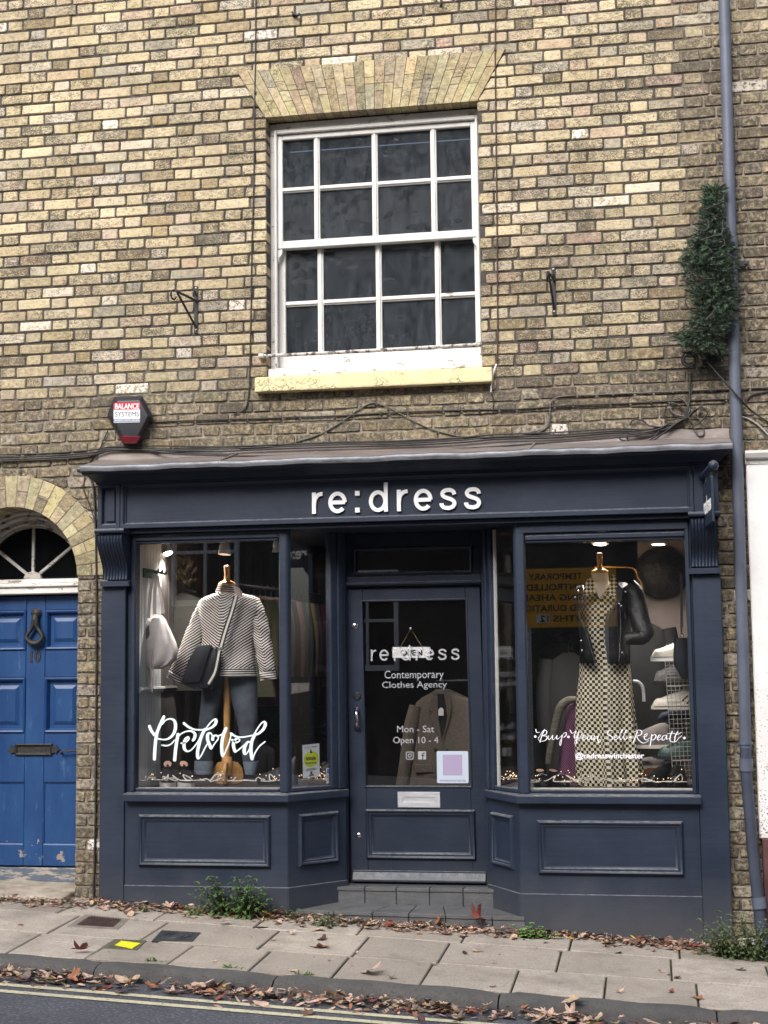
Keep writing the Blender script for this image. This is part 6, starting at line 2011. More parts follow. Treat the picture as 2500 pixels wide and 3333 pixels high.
def check_mat(name, a, b_, size):
    m, nt, b = new_mat(name)
    u = math_(nt, 'FRACT', math_(nt, 'DIVIDE', attr(nt, 'u'), size * 2)); v = math_(nt, 'FRACT', math_(nt, 'DIVIDE', attr(nt, 'v'), size * 2))
    fu = math_(nt, 'GREATER_THAN', u, .5); fv = math_(nt, 'GREATER_THAN', v, .5)
    x = math_(nt, 'ABSOLUTE', math_(nt, 'SUBTRACT', fu, fv))
    nt.links.new(mix(nt, x, lin(a), lin(b_)), b.inputs['Base Color']); b.inputs['Roughness'].default_value = .8
    bump(nt, b, noise(nt, 12, 3, .55, None, (2.4, 1, .5)), .6, .03)
    return m
M_KNIT = stripe_mat('striped_knit', (236, 230, 222), (30, 34, 46), .0182, .5)
M_KNIT_H = stripe_mat('striped_rib', (236, 230, 222), (34, 38, 50), .0145, .52)

# striped jumper
YJ = .43
JX = lambda px, py, y=YJ: at(px, py, y).x
JZ = lambda px, py, y=YJ: at(px, py, y).z
sw_ = root('jumper', (-1.22, .43, 1.42), 'cream and black chevron striped jumper on the dress form', 'jumper')
def body_rows():
    # px row: left x, right x, half depth
    return [(1927, 712, 770, .060), (1933, 690, 792, .085), (1940, 668, 822, .098), (1950, 652, 842, .108), (1975, 646, 848, .115), (2010, 645, 843, .120), (2055, 648, 832, .122), (2100, 650, 826, .122), (2150, 648, 828, .122), (2176, 646, 831, .124), (2203, 645, 834, .124)]
n = 48
CXJ = JX(735, 2050)
rings_, sv = [], []
rows = body_rows()
fine = []
for (a, b) in zip(rows, rows[1:]):
    k_ = 4
    for i in range(k_): fine.append(tuple(lerp(a[q], b[q], i / k_) for q in range(4)))
fine.append(rows[-1])
def jring(py, l, r_, hd, grow=0):
    xl_, xr_ = JX(l, py), JX(r_, py); z = JZ((l + r_) / 2, py)
    cx = (xl_ + xr_) / 2
    return ring((cx, YJ + .02, z), (xr_ - xl_) / 2 + grow, hd + grow, n, 2.3, math.pi / 2 * 3)
for py, l, r_, hd in fine:
    rg = jring(py, l, r_, hd)
    for p_ in rg:
        p_.y += (.006 * math.sin(p_.x * 40 + p_.z * 22) + .010 * math.sin(p_.x * 17 - p_.z * 31 + 1) * min(1, max(0, (1.85 - p_.z) / .2))) * (1 if p_.y < YJ else 0)
    rings_.append(rg)
hem_i = [i for i, f_ in enumerate(fine) if f_[0] >= 2176][0]
b = MB(); b.loft(rings_[:hem_i + 1], True, True, st=[p_.z - .72 * abs(p_.x - CXJ) for rg in rings_[:hem_i + 1] for p_ in rg]); b.build('jumper_body', M_KNIT, sw_, smooth=70)
b = MB(); b.loft(rings_[hem_i:], True, True, st=[p_.z - rg[0].z * 0 for rg in rings_[hem_i:] for p_ in rg]); b.build('hem', M_KNIT_H, sw_, smooth=70)
def sleeve(path_px, widths, slant, nm, cuff_from, vee=False):
    pts = [Vector((JX(a, b_, y_), y_, JZ(a, b_, y_))) for a, b_, y_ in path_px]
    k_ = 5
    sp_ = smooth_path(pts, k_); ww = lerp_list(widths, len(sp_))
    rings, s_ = [], []
    for i, p_ in enumerate(sp_):
        t = (sp_[min(i + 1, len(sp_) - 1)] - sp_[max(i - 1, 0)]).normalized()
        ax = Vector((t.z, 0, -t.x)).normalized(); ay = t.cross(ax)
        rg = [p_ + ax * ww[i] * math.cos(2 * math.pi * j / 28) + ay * ww[i] * .72 * math.sin(2 * math.pi * j / 28) for j in range(28)]
        for j, q in enumerate(rg):
            q.y += .009 * math.sin(i * 1.1 + j * .5); q.x += .004 * math.sin(i * 1.9 + j * .8)
            if vee: s_.append(q.z - .75 * abs((q - p_).dot(ax)) * 1.0)
            else: s_.append(q.z + slant * q.x)
        rings.append(rg)
    ci = int(len(sp_) * cuff_from)
    m_ = 28
    b = MB(); b.loft(rings[:ci + 1], True, True, st=s_[:(ci + 1) * m_]); b.build('sleeve', M_KNIT, sw_, smooth=70)
    L0 = 0
    d = (sp_[-1] - sp_[ci]).normalized()
    b = MB(); b.loft(rings[ci:], True, True, st=[(q - sp_[ci]).dot(d) for rg in rings[ci:] for q in rg]); b.build('cuff', M_KNIT_H, sw_, smooth=70)
sleeve([(672, 1962, .44), (652, 2020, .42), (627, 2085, .40), (598, 2150, .38), (577, 2192, .37), (566, 2214, .37)], [.050, .062, .064, .060, .055, .052], -.62, 'l', .80)
sleeve([(826, 1966, .44), (842, 2020, .43), (853, 2080, .42), (864, 2140, .41), (871, 2185, .41), (874, 2212, .41)], [.050, .058, .056, .056, .053, .052], .7, 'r', .80, True)
b = MB()
rings_ = []
for py, l, r_ in ((1905, 709, 764), (1915, 705, 772), (1925, 701, 780), (1933, 700, 786)):
    xl_, xr_ = JX(l, py), JX(r_, py); z = JZ(737, py)
    rg = ring(((xl_ + xr_) / 2, YJ + .02, z), (xr_ - xl_) / 2, .066, n, 2.2, 0)
    for p_ in rg: p_.z -= .10 * (p_.x - (xl_ + xr_) / 2) * 1.0
    rings_.append(rg)
b.loft(rings_, True, False, st=[q.z + .1 * q.x for rg in rings_ for q in rg])
b.build('roll_collar', stripe_mat('striped_collar', (226, 206, 196), (40, 40, 50), .0135, .5), sw_, smooth=70)
b = MB(); b.extr([at(a, b_, .345) for a, b_ in ((757, 1905), (777, 1912), (789, 1928), (788, 1940), (770, 1937))], (0, .01, 0)); b.build('collar_flap', mat('pinkish_knit', (214, 188, 178), .9), sw_, bevel=.003)
# jeans with turn-ups
jn = root('jeans', (-1.2, .45, .76), 'faded dark grey jeans with turned-up hems under the striped jumper', 'jeans')
M_DENIM = mat('faded_grey_denim', (54, 60, 70), .9, c2=(80, 87, 97), ns=5, nlo=.42, nhi=.62, bs=260, bstr=.35, bdist=.003)
M_DENIM_L = mat('denim_inside', (118, 128, 140), .9, c2=(98, 108, 122), ns=40)
def leg_(rows, cuff):
    b = MB(); rr2 = []
    for py, l, r_, y_, hd in rows:
        xl_, xr_ = at(l, py, y_).x, at(r_, py, y_).x
        rr2.append(ring(((xl_ + xr_) / 2, y_ + hd * .3, at((l + r_) / 2, py, y_).z), (xr_ - xl_) / 2, hd, 24, 2.3))
    fine_ = []
    for a, c in zip(rr2, rr2[1:]):
        for i in range(4): fine_.append([a[j].lerp(c[j], i / 4) + Vector((0, .003 * math.sin(a[j].z * 70 + i + j), 0)) for j in range(24)])
    fine_.append(rr2[-1])
    b.loft(fine_, True, True); b.build('trouser_leg', M_DENIM, jn, smooth=60)
    b = MB(); rr2 = []
    for k_, (py, l, r_, y_, hd) in enumerate(cuff):
        xl_, xr_ = at(l, py, y_).x, at(r_, py, y_).x
        rr2.append(ring(((xl_ + xr_) / 2, y_ + hd * .3, at((l + r_) / 2, py, y_).z), (xr_ - xl_) / 2, hd, 24, 2.4))
    b.loft(rr2, True, True); b.build('turn_up', M_DENIM_L, jn, smooth=40)
leg_([(2160, 658, 742, .47, .07), (2210, 655, 738, .46, .07), (2260, 656, 722, .45, .066), (2330, 648, 702, .42, .06), (2400, 644, 692, .42, .052), (2482, 638, 689, .42, .045)], [(2477, 633, 690, .42, .052), (2482, 632, 691, .42, .054), (2512, 630, 690, .42, .054), (2520, 634, 688, .42, .050)])
leg_([(2160, 732, 830, .47, .07), (2215, 735, 835, .46, .07), (2270, 750, 834, .45, .068), (2340, 768, 834, .42, .062), (2410, 782, 835, .42, .052), (2484, 790, 834, .42, .045)], [(2478, 790, 837, .42, .052), (2483, 790, 838, .42, .054), (2512, 795, 836, .42, .054), (2520, 798, 834, .42, .050)])
# crossbody bag
cb = root('shoulder_bag', (-1.45, .30, 1.33), 'black leather crossbody bag with a black and white strap on the jumper', 'bag')
M_LEA = mat('black_leather', (24, 26, 32), .42, c2=(36, 40, 48), ns=8, bs=120, bstr=.25)
S4 = lambda a, b_, y: at(470 + a / 4.366, 1750 + b_ / 4.366, y)
b = MB(); b.extr([S4(a, c, .27) for a, c in ((745, 1535), (1000, 1560), (1055, 1620), (1040, 1980), (900, 2140), (700, 2160), (515, 2070), (620, 1740))], (0, .10, 0)); b.build('bag_body', M_LEA, cb, bevel=.012, seg=2, smooth=50)
b = MB(); b.extr([S4(a, c, .25) for a, c in ((740, 1530), (960, 1520), (900, 1700), (790, 2050), (515, 2070), (640, 1740))], (0, .018, 0)); b.build('flap', M_LEA, cb, bevel=.007, seg=2, smooth=50)
def strap(pts, y0_, y1_):
    path = [S4(a, c, lerp(y0_, y1_, i / (len(pts) - 1))) for i, (a, c) in enumerate(pts)]
    path = smooth_path(path, 5)
    for w_, m_, dy in ((.036, M_LEA, 0), (.0135, mat('white_webbing', (226, 220, 210), .8), -.0015)):
        b = MB(); b.ribbon([p_ + Vector((0, dy, 0)) for p_ in path], w_, (0, -1, .1), .0012); b.build('strap', m_, cb)
strap([(1305, 830), (1240, 1060), (1160, 1300), (1085, 1560)], .285, .262)
strap([(1068, 1600), (1040, 1750), (1000, 1920), (910, 2080)], .256, .262)
b = MB()
for a, c in ((1010, 1575), (1060, 1590), (1085, 1570)): b.ball(S4(a, c, .255), .007)
for a, c in ((800, 2098), (740, 2142), (960, 2142), (680, 2160)): b.ball(S4(a, c, .262), .004)
b.build('buckle', M_CHROME, cb)

# grey slouchy handbag hanging by the panelling
hb2 = root('handbag', (-1.57, .25, 1.45), 'pale grey slouchy leather bag hanging beside the white panelling', 'bag')
M_GRL = mat('pale_grey_leather', (212, 204, 201), .5, c2=(192, 183, 180), ns=9, bs=70, bstr=.4)
YB = .24
b = MB(); rr2 = []
for a0_, a1_, c, hd in ((140, 250, 1110, .02), (100, 290, 1160, .045), (40, 330, 1250, .06), (10, 390, 1380, .07), (-10, 440, 1500, .075), (-25, 470, 1600, .075), (-30, 450, 1720, .075), (-20, 380, 1800, .07), (20, 300, 1850, .06), (60, 240, 1872, .04)):
    p0, p1 = S4(a0_, c, YB), S4(a1_, c, YB)
    rg = ring(((p0.x + p1.x) / 2, YB, (p0.z + p1.z) / 2), (p1.x - p0.x) / 2, hd, 36, 2.2)
    for j, q in enumerate(rg): q.y += .010 * math.sin(j * 1.05 + c * .004) * (hd / .075)
    rr2.append(rg)
b.loft(rr2, True, True); b.build('bag_body', M_GRL, hb2, smooth=70)
for pts, y_ in (([(60, 1140), (75, 900), (100, 700), (140, 540), (150, 530)], YB - .05), ([(150, 1090), (150, 800), (160, 600), (150, 530)], YB - .04), ([(270, 1080), (230, 800), (190, 600), (165, 530)], YB - .01)):
    b = MB(); b.ribbon(smooth_path([S4(a, c, y_) for a, c in pts], 5), .021, (.1, -1, 0), .004); b.build('handle', M_GRL, hb2)
b = MB()
for pts in ([(95, 1620), (80, 1700), (95, 1900), (105, 2100), (108, 2180)], [(100, 1620), (110, 1700), (125, 1900), (118, 2100), (112, 2200)]): b.tube(smooth_path([S4(a, c, YB - .085) for a, c in pts], 5), .0045, 6)
b.ball(S4(95, 1610, YB - .085), .009)
b.build('drawstring', M_GRL, hb2, smooth=60)
b = MB(); b.extr([S4(a, c, YB - .07) for a, c in ((20, 1300), (60, 1240), (70, 1380), (40, 1440), (5, 1440))], (0, .01, 0)); b.build('side_pocket', mat('dark_grey_lining', (96, 92, 92), .7), hb2, bevel=.003)
hk = root('coat_hook', (-1.62, .1, 1.9), 'green iron hook rack on the white panelling holding the grey bag', 'hook')
b = MB(); z = S4(60, 510, .2).z
b.box(-1.675, -1.665, .10, .36, z - .03, z + .03)
for y_ in (.14, .22, .30): b.tube(smooth_path([(-1.665, y_, z + .01), (-1.62, y_, z + .012), (-1.59, y_, z), (-1.585, y_, z + .025)]), .006, 7)
b.build('hook_rail', mat('green_iron', (46, 72, 58), .5), hk, smooth=40)

# shoes
def shoe(name, lab, pos, rz, L, m_up, m_sole, sole=.022, h=.075, high=.0, group=None, laces=None, toe=1.0):
    r = root(name, pos, lab, 'shoe', group, rz)
    W_ = L * .36
    def prof2(t):   # half width along the length, 0 heel .. 1 toe
        return W_ * .5 * (.70 + .34 * math.sin(math.pi * min(1, t * 1.02)) ** 1.0) * (1 - max(0, (t - .82) / .18) ** 2 * .62) * (1 - max(0, (.10 - t) / .10) ** 2 * .45)
    b = MB(); rr2 = []
    for z_ in (0, sole * .5, sole):
        rg = []
        for j in range(40):
            a = 2 * math.pi * j / 40
            t = .5 - .5 * math.cos(a)
            sgn = 1 if math.sin(a) >= 0 else -1
            rg.append(Vector(((t - .5) * L * 1.03, sgn * prof2(t) * 1.06 * (abs(math.sin(a)) ** .25 if 0 < j < 40 else 0), z_)))
        rr2.append(rg)
    b.loft(rr2, True, True); b.build('sole', m_sole, r, world=False, smooth=45)
    b = MB(); rr2 = []
    ns2 = 22
    for i in range(ns2 + 1):
        t = .015 + .97 * i / ns2
        x = (t - .5) * L
        w2 = max(.003, prof2(t))
        if t < .42: hh = h * (1.0 + high * (1 - t / .42))
        else: hh = h * (1 - .46 * min(1, (t - .42) / .40) ** 1.1)
        if t > .86: hh *= max(.10, 1 - ((t - .86) / .125) ** 2 * .85)
        if t < .05: hh *= .92
        rg = []
        for j in range(17):
            a = math.pi * j / 16
            rg.append(Vector((x, w2 * math.cos(a) * (1 - .22 * math.sin(a) * (t < .45)), sole + hh * math.sin(a) ** .75)))
        rr2.append(rg)
    b.loft(rr2, False, False)
    b.add([p_ for p_ in rr2[0]], [tuple(range(17))]); b.add([p_ for p_ in rr2[-1]], [tuple(range(17))])
    b.build('upper', m_up, r, world=False, smooth=60)
    b = MB()
    rg = [Vector(((.13 + .13 * math.cos(2 * math.pi * j / 20) - .5 + .07) * L, W_ * .27 * math.sin(2 * math.pi * j / 20), sole + h * (1.0 + high * (.45 - .4 * math.cos(2 * math.pi * j / 20))) + .003)) for j in range(20)]
    b.add(rg, [tuple(range(20))]); b.build('opening', laces or M_DARK, r, world=False)
    if name == 'trainer':
        b = MB()
        for t in (.40, .46, .52, .58, .64):
            zt = sole + h * (1 - .46 * min(1, max(0, t - .42) / .40) ** 1.1)
            b.tube([((t - .5) * L, -W_ * .17, zt - .008), ((t - .49) * L, 0, zt + .004), ((t - .5) * L, W_ * .17, zt - .008)], .0035, 5)
        b.build('laces', M_LACE, r, world=False, smooth=50)
        b = MB(); b.ribbon([((.5 - .5 * math.cos(a_) - .5) * L * 1.032, prof2(.5 - .5 * math.cos(a_)) * 1.075, sole * .86) for a_ in [.3 + .12 * q for q in range(21)]], .004, (0, 1, 0), .001); b.build('sole_line', M_LACE, r, world=False)
    return r
M_LACE = mat('grey_lace', (120, 116, 110), .8)
M_BLK = mat('black_shoe_leather', (20, 20, 22), .35, c2=(34, 34, 38), ns=10)
M_SOLEW = mat('white_rubber', (226, 224, 220), .6)
M_SOLEB = mat('black_rubber', (28, 28, 30), .7)
M_TANL = mat('tan_lining', (190, 150, 128), .7)
for px, py, lab, rz in ((543, 2558, 'black slip-on shoe with thick white sole nearest the panelling', R(-70)), (602, 2560, 'black slip-on shoe with thick white sole beside the dress form', R(-62))):
    q = at(px, py, .25); shoe('shoe', lab, (q.x, .27, BZ), rz, .26, M_BLK, M_SOLEW, .036, .082, .55, 'black slip-on shoes in the left bay', M_TANL)
for px, py, lab, rz in ((1762, 2560, 'black buckled loafer nearest the corner mullion', R(-80)), (1818, 2562, 'black buckled loafer beside the purple coat', R(-62))):
    q = at(px, py, .22); r_ = shoe('loafer', lab, (q.x, .24, BZ), rz, .25, M_BLK, M_SOLEB, .030, .066, .25, 'black buckled loafers in the right bay', M_TANL)
    b = MB(); b.tube([(.03, -.03, .083), (.035, 0, .094), (.03, .03, .083)], .006, 6); b.build('buckle', M_CHROME, r_, world=False, smooth=50)
for px, py, lab, rz in ((2150, 2560, 'chunky black lace-up shoe on the left of its pair below the wire rack', R(-118)), (2205, 2562, 'chunky black lace-up shoe on the right of its pair below the wire rack', R(-98))):
    q = at(px, py, .22); shoe('shoe', lab, (q.x, .26, BZ), rz, .29, M_BLK, M_SOLEB, .055, .085, .25, 'chunky black shoes in the right bay')
q = at(900, 2548, .45); shoe('boot', 'dark grey ankle boot lying behind the left corner mullion', (q.x, .48, BZ), R(165), .28, mat('charcoal_leather', (44, 46, 52), .6), M_SOLEB, .025, .09, .9)

# checked dress
YD = .42
dr = root('dress', (1.2, .42, .73), 'long cream and black checked shirt dress on the dress form', 'dress')
M_CHK = check_mat('checked_cloth', (224, 214, 184), (26, 24, 24), .0178)
def FX(a, b_, y): return at(1550 + a / 2.212, 1700 + b_ / 2.212, y)
rows = [(455, 800, 985, .075), (500, 765, 1025, .095), (560, 750, 1050, .11), (640, 750, 1055, .116), (740, 760, 1040, .112), (830, 765, 1030, .108), (900, 755, 1060, .110), (990, 745, 1105, .115), (1100, 742, 1118, .125), (1250, 728, 1128, .135), (1400, 720, 1140, .145), (1550, 722, 1158, .155), (1700, 728, 1172, .160), (1800, 735, 1185, .165), (1895, 742, 1180, .168)]
fine = []
for a, c in zip(rows, rows[1:]):
    for i in range(4): fine.append(tuple(lerp(a[q], c[q], i / 4) for q in range(4)))
fine.append(rows[-1])
rr2, us, vv = [], [], []
nD = 120
for py, l, r_, hd in fine:
    p0, p1 = FX(l, py, YD), FX(r_, py, YD)
    rg = ring(((p0.x + p1.x) / 2, YD + .05, (p0.z + p1.z) / 2), (p1.x - p0.x) / 2, hd, nD, 2.1, -math.pi / 2)
    k_ = max(0, min(1, (py - 900) / 900))
    for j, q in enumerate(rg):
        a = 2 * math.pi * j / nD
        am = .020 * k_ * (math.sin(7 * a + .6) + .6 * math.sin(13 * a + 1.2 + .4 * k_))
        q.y -= am * abs(math.cos(a)) ; q.x += am * math.sin(a)
    arcl = [0.0]
    for j in range(1, nD): arcl.append(arcl[-1] + (rg[j] - rg[j - 1]).length)
    half = arcl[-1] / 2
    rr2.append(rg)
    us += [u_ if u_ < half else u_ - 2 * half for u_ in arcl]
    vv += [q.z for q in rg]
b = MB(); b.loft(rr2, True, True, u=us, v=vv); b.build('dress_body', M_CHK, dr, smooth=70)
# V neck shows the form: a linen gore laid over the chest
b = MB(); b.extr([FX(a, c, .315) for a, c in ((848, 425), (957, 425), (962, 440), (930, 495), (890, 555), (855, 495), (842, 440))], (0, .03, 0)); b.build('neckline_opening', M_LINEN, dr, bevel=.006)
for pts in (((826, 395), (850, 420), (862, 500), (838, 515), (765, 525), (775, 470), (805, 400)), ((975, 375), (1005, 385), (1016, 450), (1005, 550), (935, 510), (950, 480), (965, 420))):
    b = MB(); P_ = [FX(a, c, .290) for a, c in pts]
    b.extr(P_, (0, .006, 0), u=[(q.x + q.z) * .75 for q in P_] * 2, v=[(q.z - q.x) * .75 for q in P_] * 2); b.build('collar', M_CHK, dr)
b = MB()
for c in (620, 700, 780, 860, 1140, 1270, 1400): b.ball(FX(885, c, .300 if c < 1000 else .27), .005)
b.build('button', M_BLK, dr)
# leather jacket
lj = root('leather_jacket', (1.2, .36, 1.42), 'open black leather biker jacket with silver zips over the checked dress', 'jacket')
M_LJ = mat('soft_black_leather', (20, 20, 23), .5, c2=(38, 38, 42), ns=7, bs=26, bstr=.55, bdist=.012)
def panel(rows, nm, sgn):
    rr2 = []
    for py, inner, outer, y_ in rows:
        a, c = FX(inner, py, y_), FX(outer, py, y_)
        rg = []
        for i in range(12):
            t = i / 11
            x = lerp(a.x, c.x, math.sin(t * math.pi / 2)); yy = y_ + .16 * (1 - math.cos(t * math.pi / 2)) + .004 * math.sin(i * 1.3 + py * .02)
            rg.append(Vector((x, yy, lerp(a.z, c.z, t))))
        for i in range(8):
            t = i / 7
            rg.append(Vector((lerp(c.x, (a.x + c.x) / 2 - sgn * .02, t), y_ + .16 + .07 * math.sin(t * math.pi / 2), c.z)))
        rr2.append(rg)
    b = MB(); b.loft(rr2, False, False)
    o = b.build('jacket_panel', M_LJ, lj, smooth=70)
    md = o.modifiers.new('thickness', 'SOLIDIFY'); md.thickness = .004
panel([(455, 775, 720, .30), (500, 770, 700, .285), (580, 775, 700, .275), (660, 742, 715, .27), (760, 800, 735, .27), (860, 832, 742, .275), (940, 848, 742, .28), (1015, 862, 738, .285)], 'l', -1)
panel([(430, 1000, 1085, .30), (500, 1008, 1110, .285), (580, 1010, 1120, .275), (660, 935, 1118, .27), (760, 925, 1112, .27), (860, 928, 1108, .275), (940, 938, 1106, .28), (1020, 948, 1105, .285)], 'r', 1)
b = MB(); sp_ = smooth_path([FX(a, c, y_) for a, c, y_ in ((1090, 450, .36), (1135, 520, .36), (1165, 640, .34), (1190, 740, .31), (1215, 800, .29), (1190, 830, .28), (1120, 835, .27), (1075, 845, .27))], 5)
ww = lerp_list([.05, .062, .062, .058, .056, .046, .038, .034], len(sp_))
rr2 = []
for i, p_ in enumerate(sp_):
    t = (sp_[min(i + 1, len(sp_) - 1)] - sp_[max(i - 1, 0)]).normalized(); ax = Vector((t.z, 0, -t.x)).normalized(); ay = t.cross(ax)
    rr2.append([p_ + (ax * math.cos(2 * math.pi * j / 24) + ay * .8 * math.sin(2 * math.pi * j / 24)) * ww[i] * (1 + .035 * math.sin(i * .9 + j * 2.0) + .03 * math.sin(i * .5 + j)) for j in range(24)])
b.loft(rr2, True, True); b.build('sleeve', M_LJ, lj, smooth=60)
for pts in (((1010, 600), (1020, 540), (1012, 440), (1060, 480), (1050, 560)),):
    b = MB(); b.extr([FX(a, c, .268) for a, c in pts], (0, .006, 0)); b.build('lapel', M_LJ, lj, bevel=.002)
b = MB(); b.tube(smooth_path([FX(a, c, .262) for a, c in ((752, 690), (790, 790), (825, 900), (852, 1010))], 5), .0028, 6); b.tube(smooth_path([FX(a, c, .262) for a, c in ((1035, 600), (1042, 750), (1035, 880), (1028, 1010))], 5), .0028, 6); b.tube([FX(1070, 650, .262), FX(1076, 695, .262)], .0025, 6)
b.build('zip', M_CHROME, lj, smooth=60)
b = MB()
for a, c in ((733, 497), (712, 540), (1075, 502), (1030, 587), (1045, 603), (757, 853), (762, 922), (1053, 940)): b.ball(FX(a, c, .256), .0085)
b.build('stud', M_CHROME, lj, smooth=60)

# purple knitted coat behind the dress with its grey-green sleeve
pc = root('coat', (1.0, .6, .75), 'purple woven coat with a grey knitted sleeve hanging behind the checked dress', 'coat')
M_PUR = check_mat('purple_weave', (122, 72, 104), (62, 36, 62), .0085)
rr2, us, vv = [], [], []
for py, l, r_ in ((1290, 690, 760), (1320, 660, 780), (1400, 640, 800), (1550, 615, 810), (1700, 595, 820), (1850, 580, 830), (1900, 575, 830)):
    p0, p1 = FX(l, py, .62), FX(r_, py, .62)
    rg = ring(((p0.x + p1.x) / 2, .68, (p0.z + p1.z) / 2), (p1.x - p0.x) / 2, .10, 40, 2.3, math.pi / 2)
    rr2.append(rg)
    ac = 0
    for j in range(40):
        us.append(ac); ac += (rg[(j + 1) % 40] - rg[j]).length; vv.append(rg[j].z)
b = MB(); b.loft(rr2, True, True, u=us, v=vv); b.build('coat_body', M_PUR, pc, smooth=60)
b = MB(); b.tube(smooth_path([FX(a, c, .56) for a, c in ((720, 1275), (660, 1285), (610, 1330), (580, 1420), (555, 1540), (530, 1660), (520, 1740))], 6), lerp_list([.02, .026, .028, .026, .024, .022, .020], 37), 14); b.build('sleeve', mat('grey_green_knit', (112, 108, 94), .95, c2=(62, 60, 54), ns=22, stretch=(.5, 1, 4), bs=90, bstr=.6), pc, smooth=60)

# round black disc on the partition
q = FX(1335, 362, 1.0)
b = MB(); b.lathe([(.001, .03), (.165, .028), (.172, .02), (.176, .0), (.001, .0)], (q.x, 1.045, q.z), 48, ry)
label(b.build('wall_disc', mat('dark_woven_disc', (20, 20, 24), .45, c2=(40, 40, 46), ns=16, nlo=.5, nhi=.7, bs=24, bstr=.8, bdist=.02), smooth=50), 'large round black textured disc hanging on the taupe wall', 'wall disc')
# clothes rail with rounded corners
def rail(lab, pts, y, m_, r0=.009, name='clothes_rail'):
    b = MB(); b.tube(smooth_path([FX(a, c, y) for a, c in pts], 5), r0, 8)
    label(b.build(name, m_, smooth=60), lab, 'clothes rail', 'clothes rails in the shop')
rail('thin brass clothes rail with a rounded corner behind the leather jacket', [(850, 322), (1000, 322), (1110, 325), (1150, 350), (1165, 400), (1200, 480), (1206, 800), (1222, 1200)], .95, mat('brass', (150, 112, 60), .3, 1.0))
rail('grey bent tube of a clothes stand beside the checked dress', [(1130, 1145), (1165, 1150), (1195, 1180), (1205, 1230), (1208, 1290)], .50, M_SATIN, .011)
# wire rack and what stands on it
wr_ = root('wire_rack', (1.66, .3, .74), 'white wire grid shoe rack in the corner of the right bay', 'rack')
M_WIRE = mat('white_coated_wire', (150, 147, 138), .5)
def WX(a, c, y): return at(2050 + a / 4.172, 2050 + c / 4.172, y)
YR = .30
def grid(tl, trr, br_, bl, nx_, ny_, r0=.0017):
    b = MB()
    T = [Vector(p_) for p_ in (tl, trr, br_, bl)]
    for i in range(nx_ + 1):
        t = i / nx_; b.tube([T[0].lerp(T[1], t), T[3].lerp(T[2], t)], r0 * (1.6 if i in (0, nx_) else 1), 5)
    for i in range(ny_ + 1):
        t = i / ny_; b.tube([T[0].lerp(T[3], t), T[1].lerp(T[2], t)], r0 * (1.6 if i in (0, ny_) else 1), 5)
    b.build('grid_panel', M_WIRE, wr_)
for y0_, y1_, nv in ((440, 650, 5), (650, 770, 2), (770, 1090, 6), (1090, 1780, 11), (1780, 2050, 4)):
    x0_ = lerp(480, 590, (y0_ - 440) / 1600); x1_ = lerp(480, 590, (y1_ - 440) / 1600)
    grid(WX(x0_, y0_, YR), WX(x0_ + 345, y0_ - 10, YR), WX(x1_ + 330, y1_ - 10, YR), WX(x1_, y1_, YR), 6, nv)
for y0_ in (440, 770, 1090, 1780):
    x0_ = lerp(480, 590, (y0_ - 440) / 1600)
    a, c = WX(x0_, y0_, YR), WX(x0_ + 345, y0_ - 10, YR)
    b_ = Vector((0, .26, 0)); grid(a, c, c + b_, a + b_, 6, 5)
M_CRM = mat('cream_leather', (222, 214, 200), .5, c2=(204, 196, 182), ns=12)
M_GRY = mat('grey_suede', (112, 104, 102), .9, c2=(90, 84, 84), ns=14)
M_NVS = mat('navy_suede', (34, 38, 62), .8)
M_GRN = mat('dark_green_leather', (44, 70, 66), .5)
q = WX(560, 425, .40); sh_ = shoe('trainer', 'plain white trainer on the top tier of the wire rack', (q.x + .02, .42, q.z), R(188), .28, M_CRM, M_SOLEW, .03, .085, .2)
q = WX(560, 745, .40); shoe('shoe', 'black shoe with clear ankle part on the second tier of the wire rack', (q.x + .02, .42, q.z), R(190), .25, mat('grey_mesh', (120, 116, 116), .5, c2=(60, 58, 60), ns=30), M_SOLEB, .024, .12, .1)
q = WX(600, 1075, .38); t_ = shoe('trainer', 'cream trainer with two dark side stripes on the middle tier of the wire rack', (q.x + .01, .40, q.z), R(190), .29, M_CRM, M_CRM, .02, .085, .25)
b = MB()
for x in (-.02, -.06): b.ribbon([(x, .0485, .03), (x - .02, .0470, .055), (x - .05, .040, .080)], .010, (0, 1, .25), .002)
b.build('side_stripe', M_BLK, t_, world=False)
q = WX(480, 1230, .45); shoe('shoe', 'dark navy shoe hanging below the middle tier of the wire rack', (q.x + .08, .50, q.z), R(200), .26, M_NVS, M_NVS, .012, .07, .2)
q = WX(420, 1610, .50); shoe('shoe', 'large grey suede shoe with a pale sole beside the wire rack', (q.x - .03, .55, q.z), R(184), .36, M_GRY, M_CRM, .022, .13, .1)
q = WX(650, 1760, .42); shoe('shoe', 'dark green shoe on the lowest tier of the wire rack', (q.x + .02, .46, q.z), R(186), .29, M_GRN, M_SOLEB, .02, .10, .2)
q = WX(200, 1890, .60); shoe('sandal', 'grey strappy sandal behind the checked dress hem', (q.x, .65, q.z), R(200), .26, M_GRY, M_CRM, .02, .05, .1)
q = WX(170, 2010, .66)
b = MB(); b.box(q.x - .08, q.x + .13, .60, .76, BZ + .0, BZ + .10)
label(b.build('shoe_box', mat('brown_card', (120, 76, 52), .8), bevel=.003), 'brown cardboard box behind the checked dress hem', 'box')
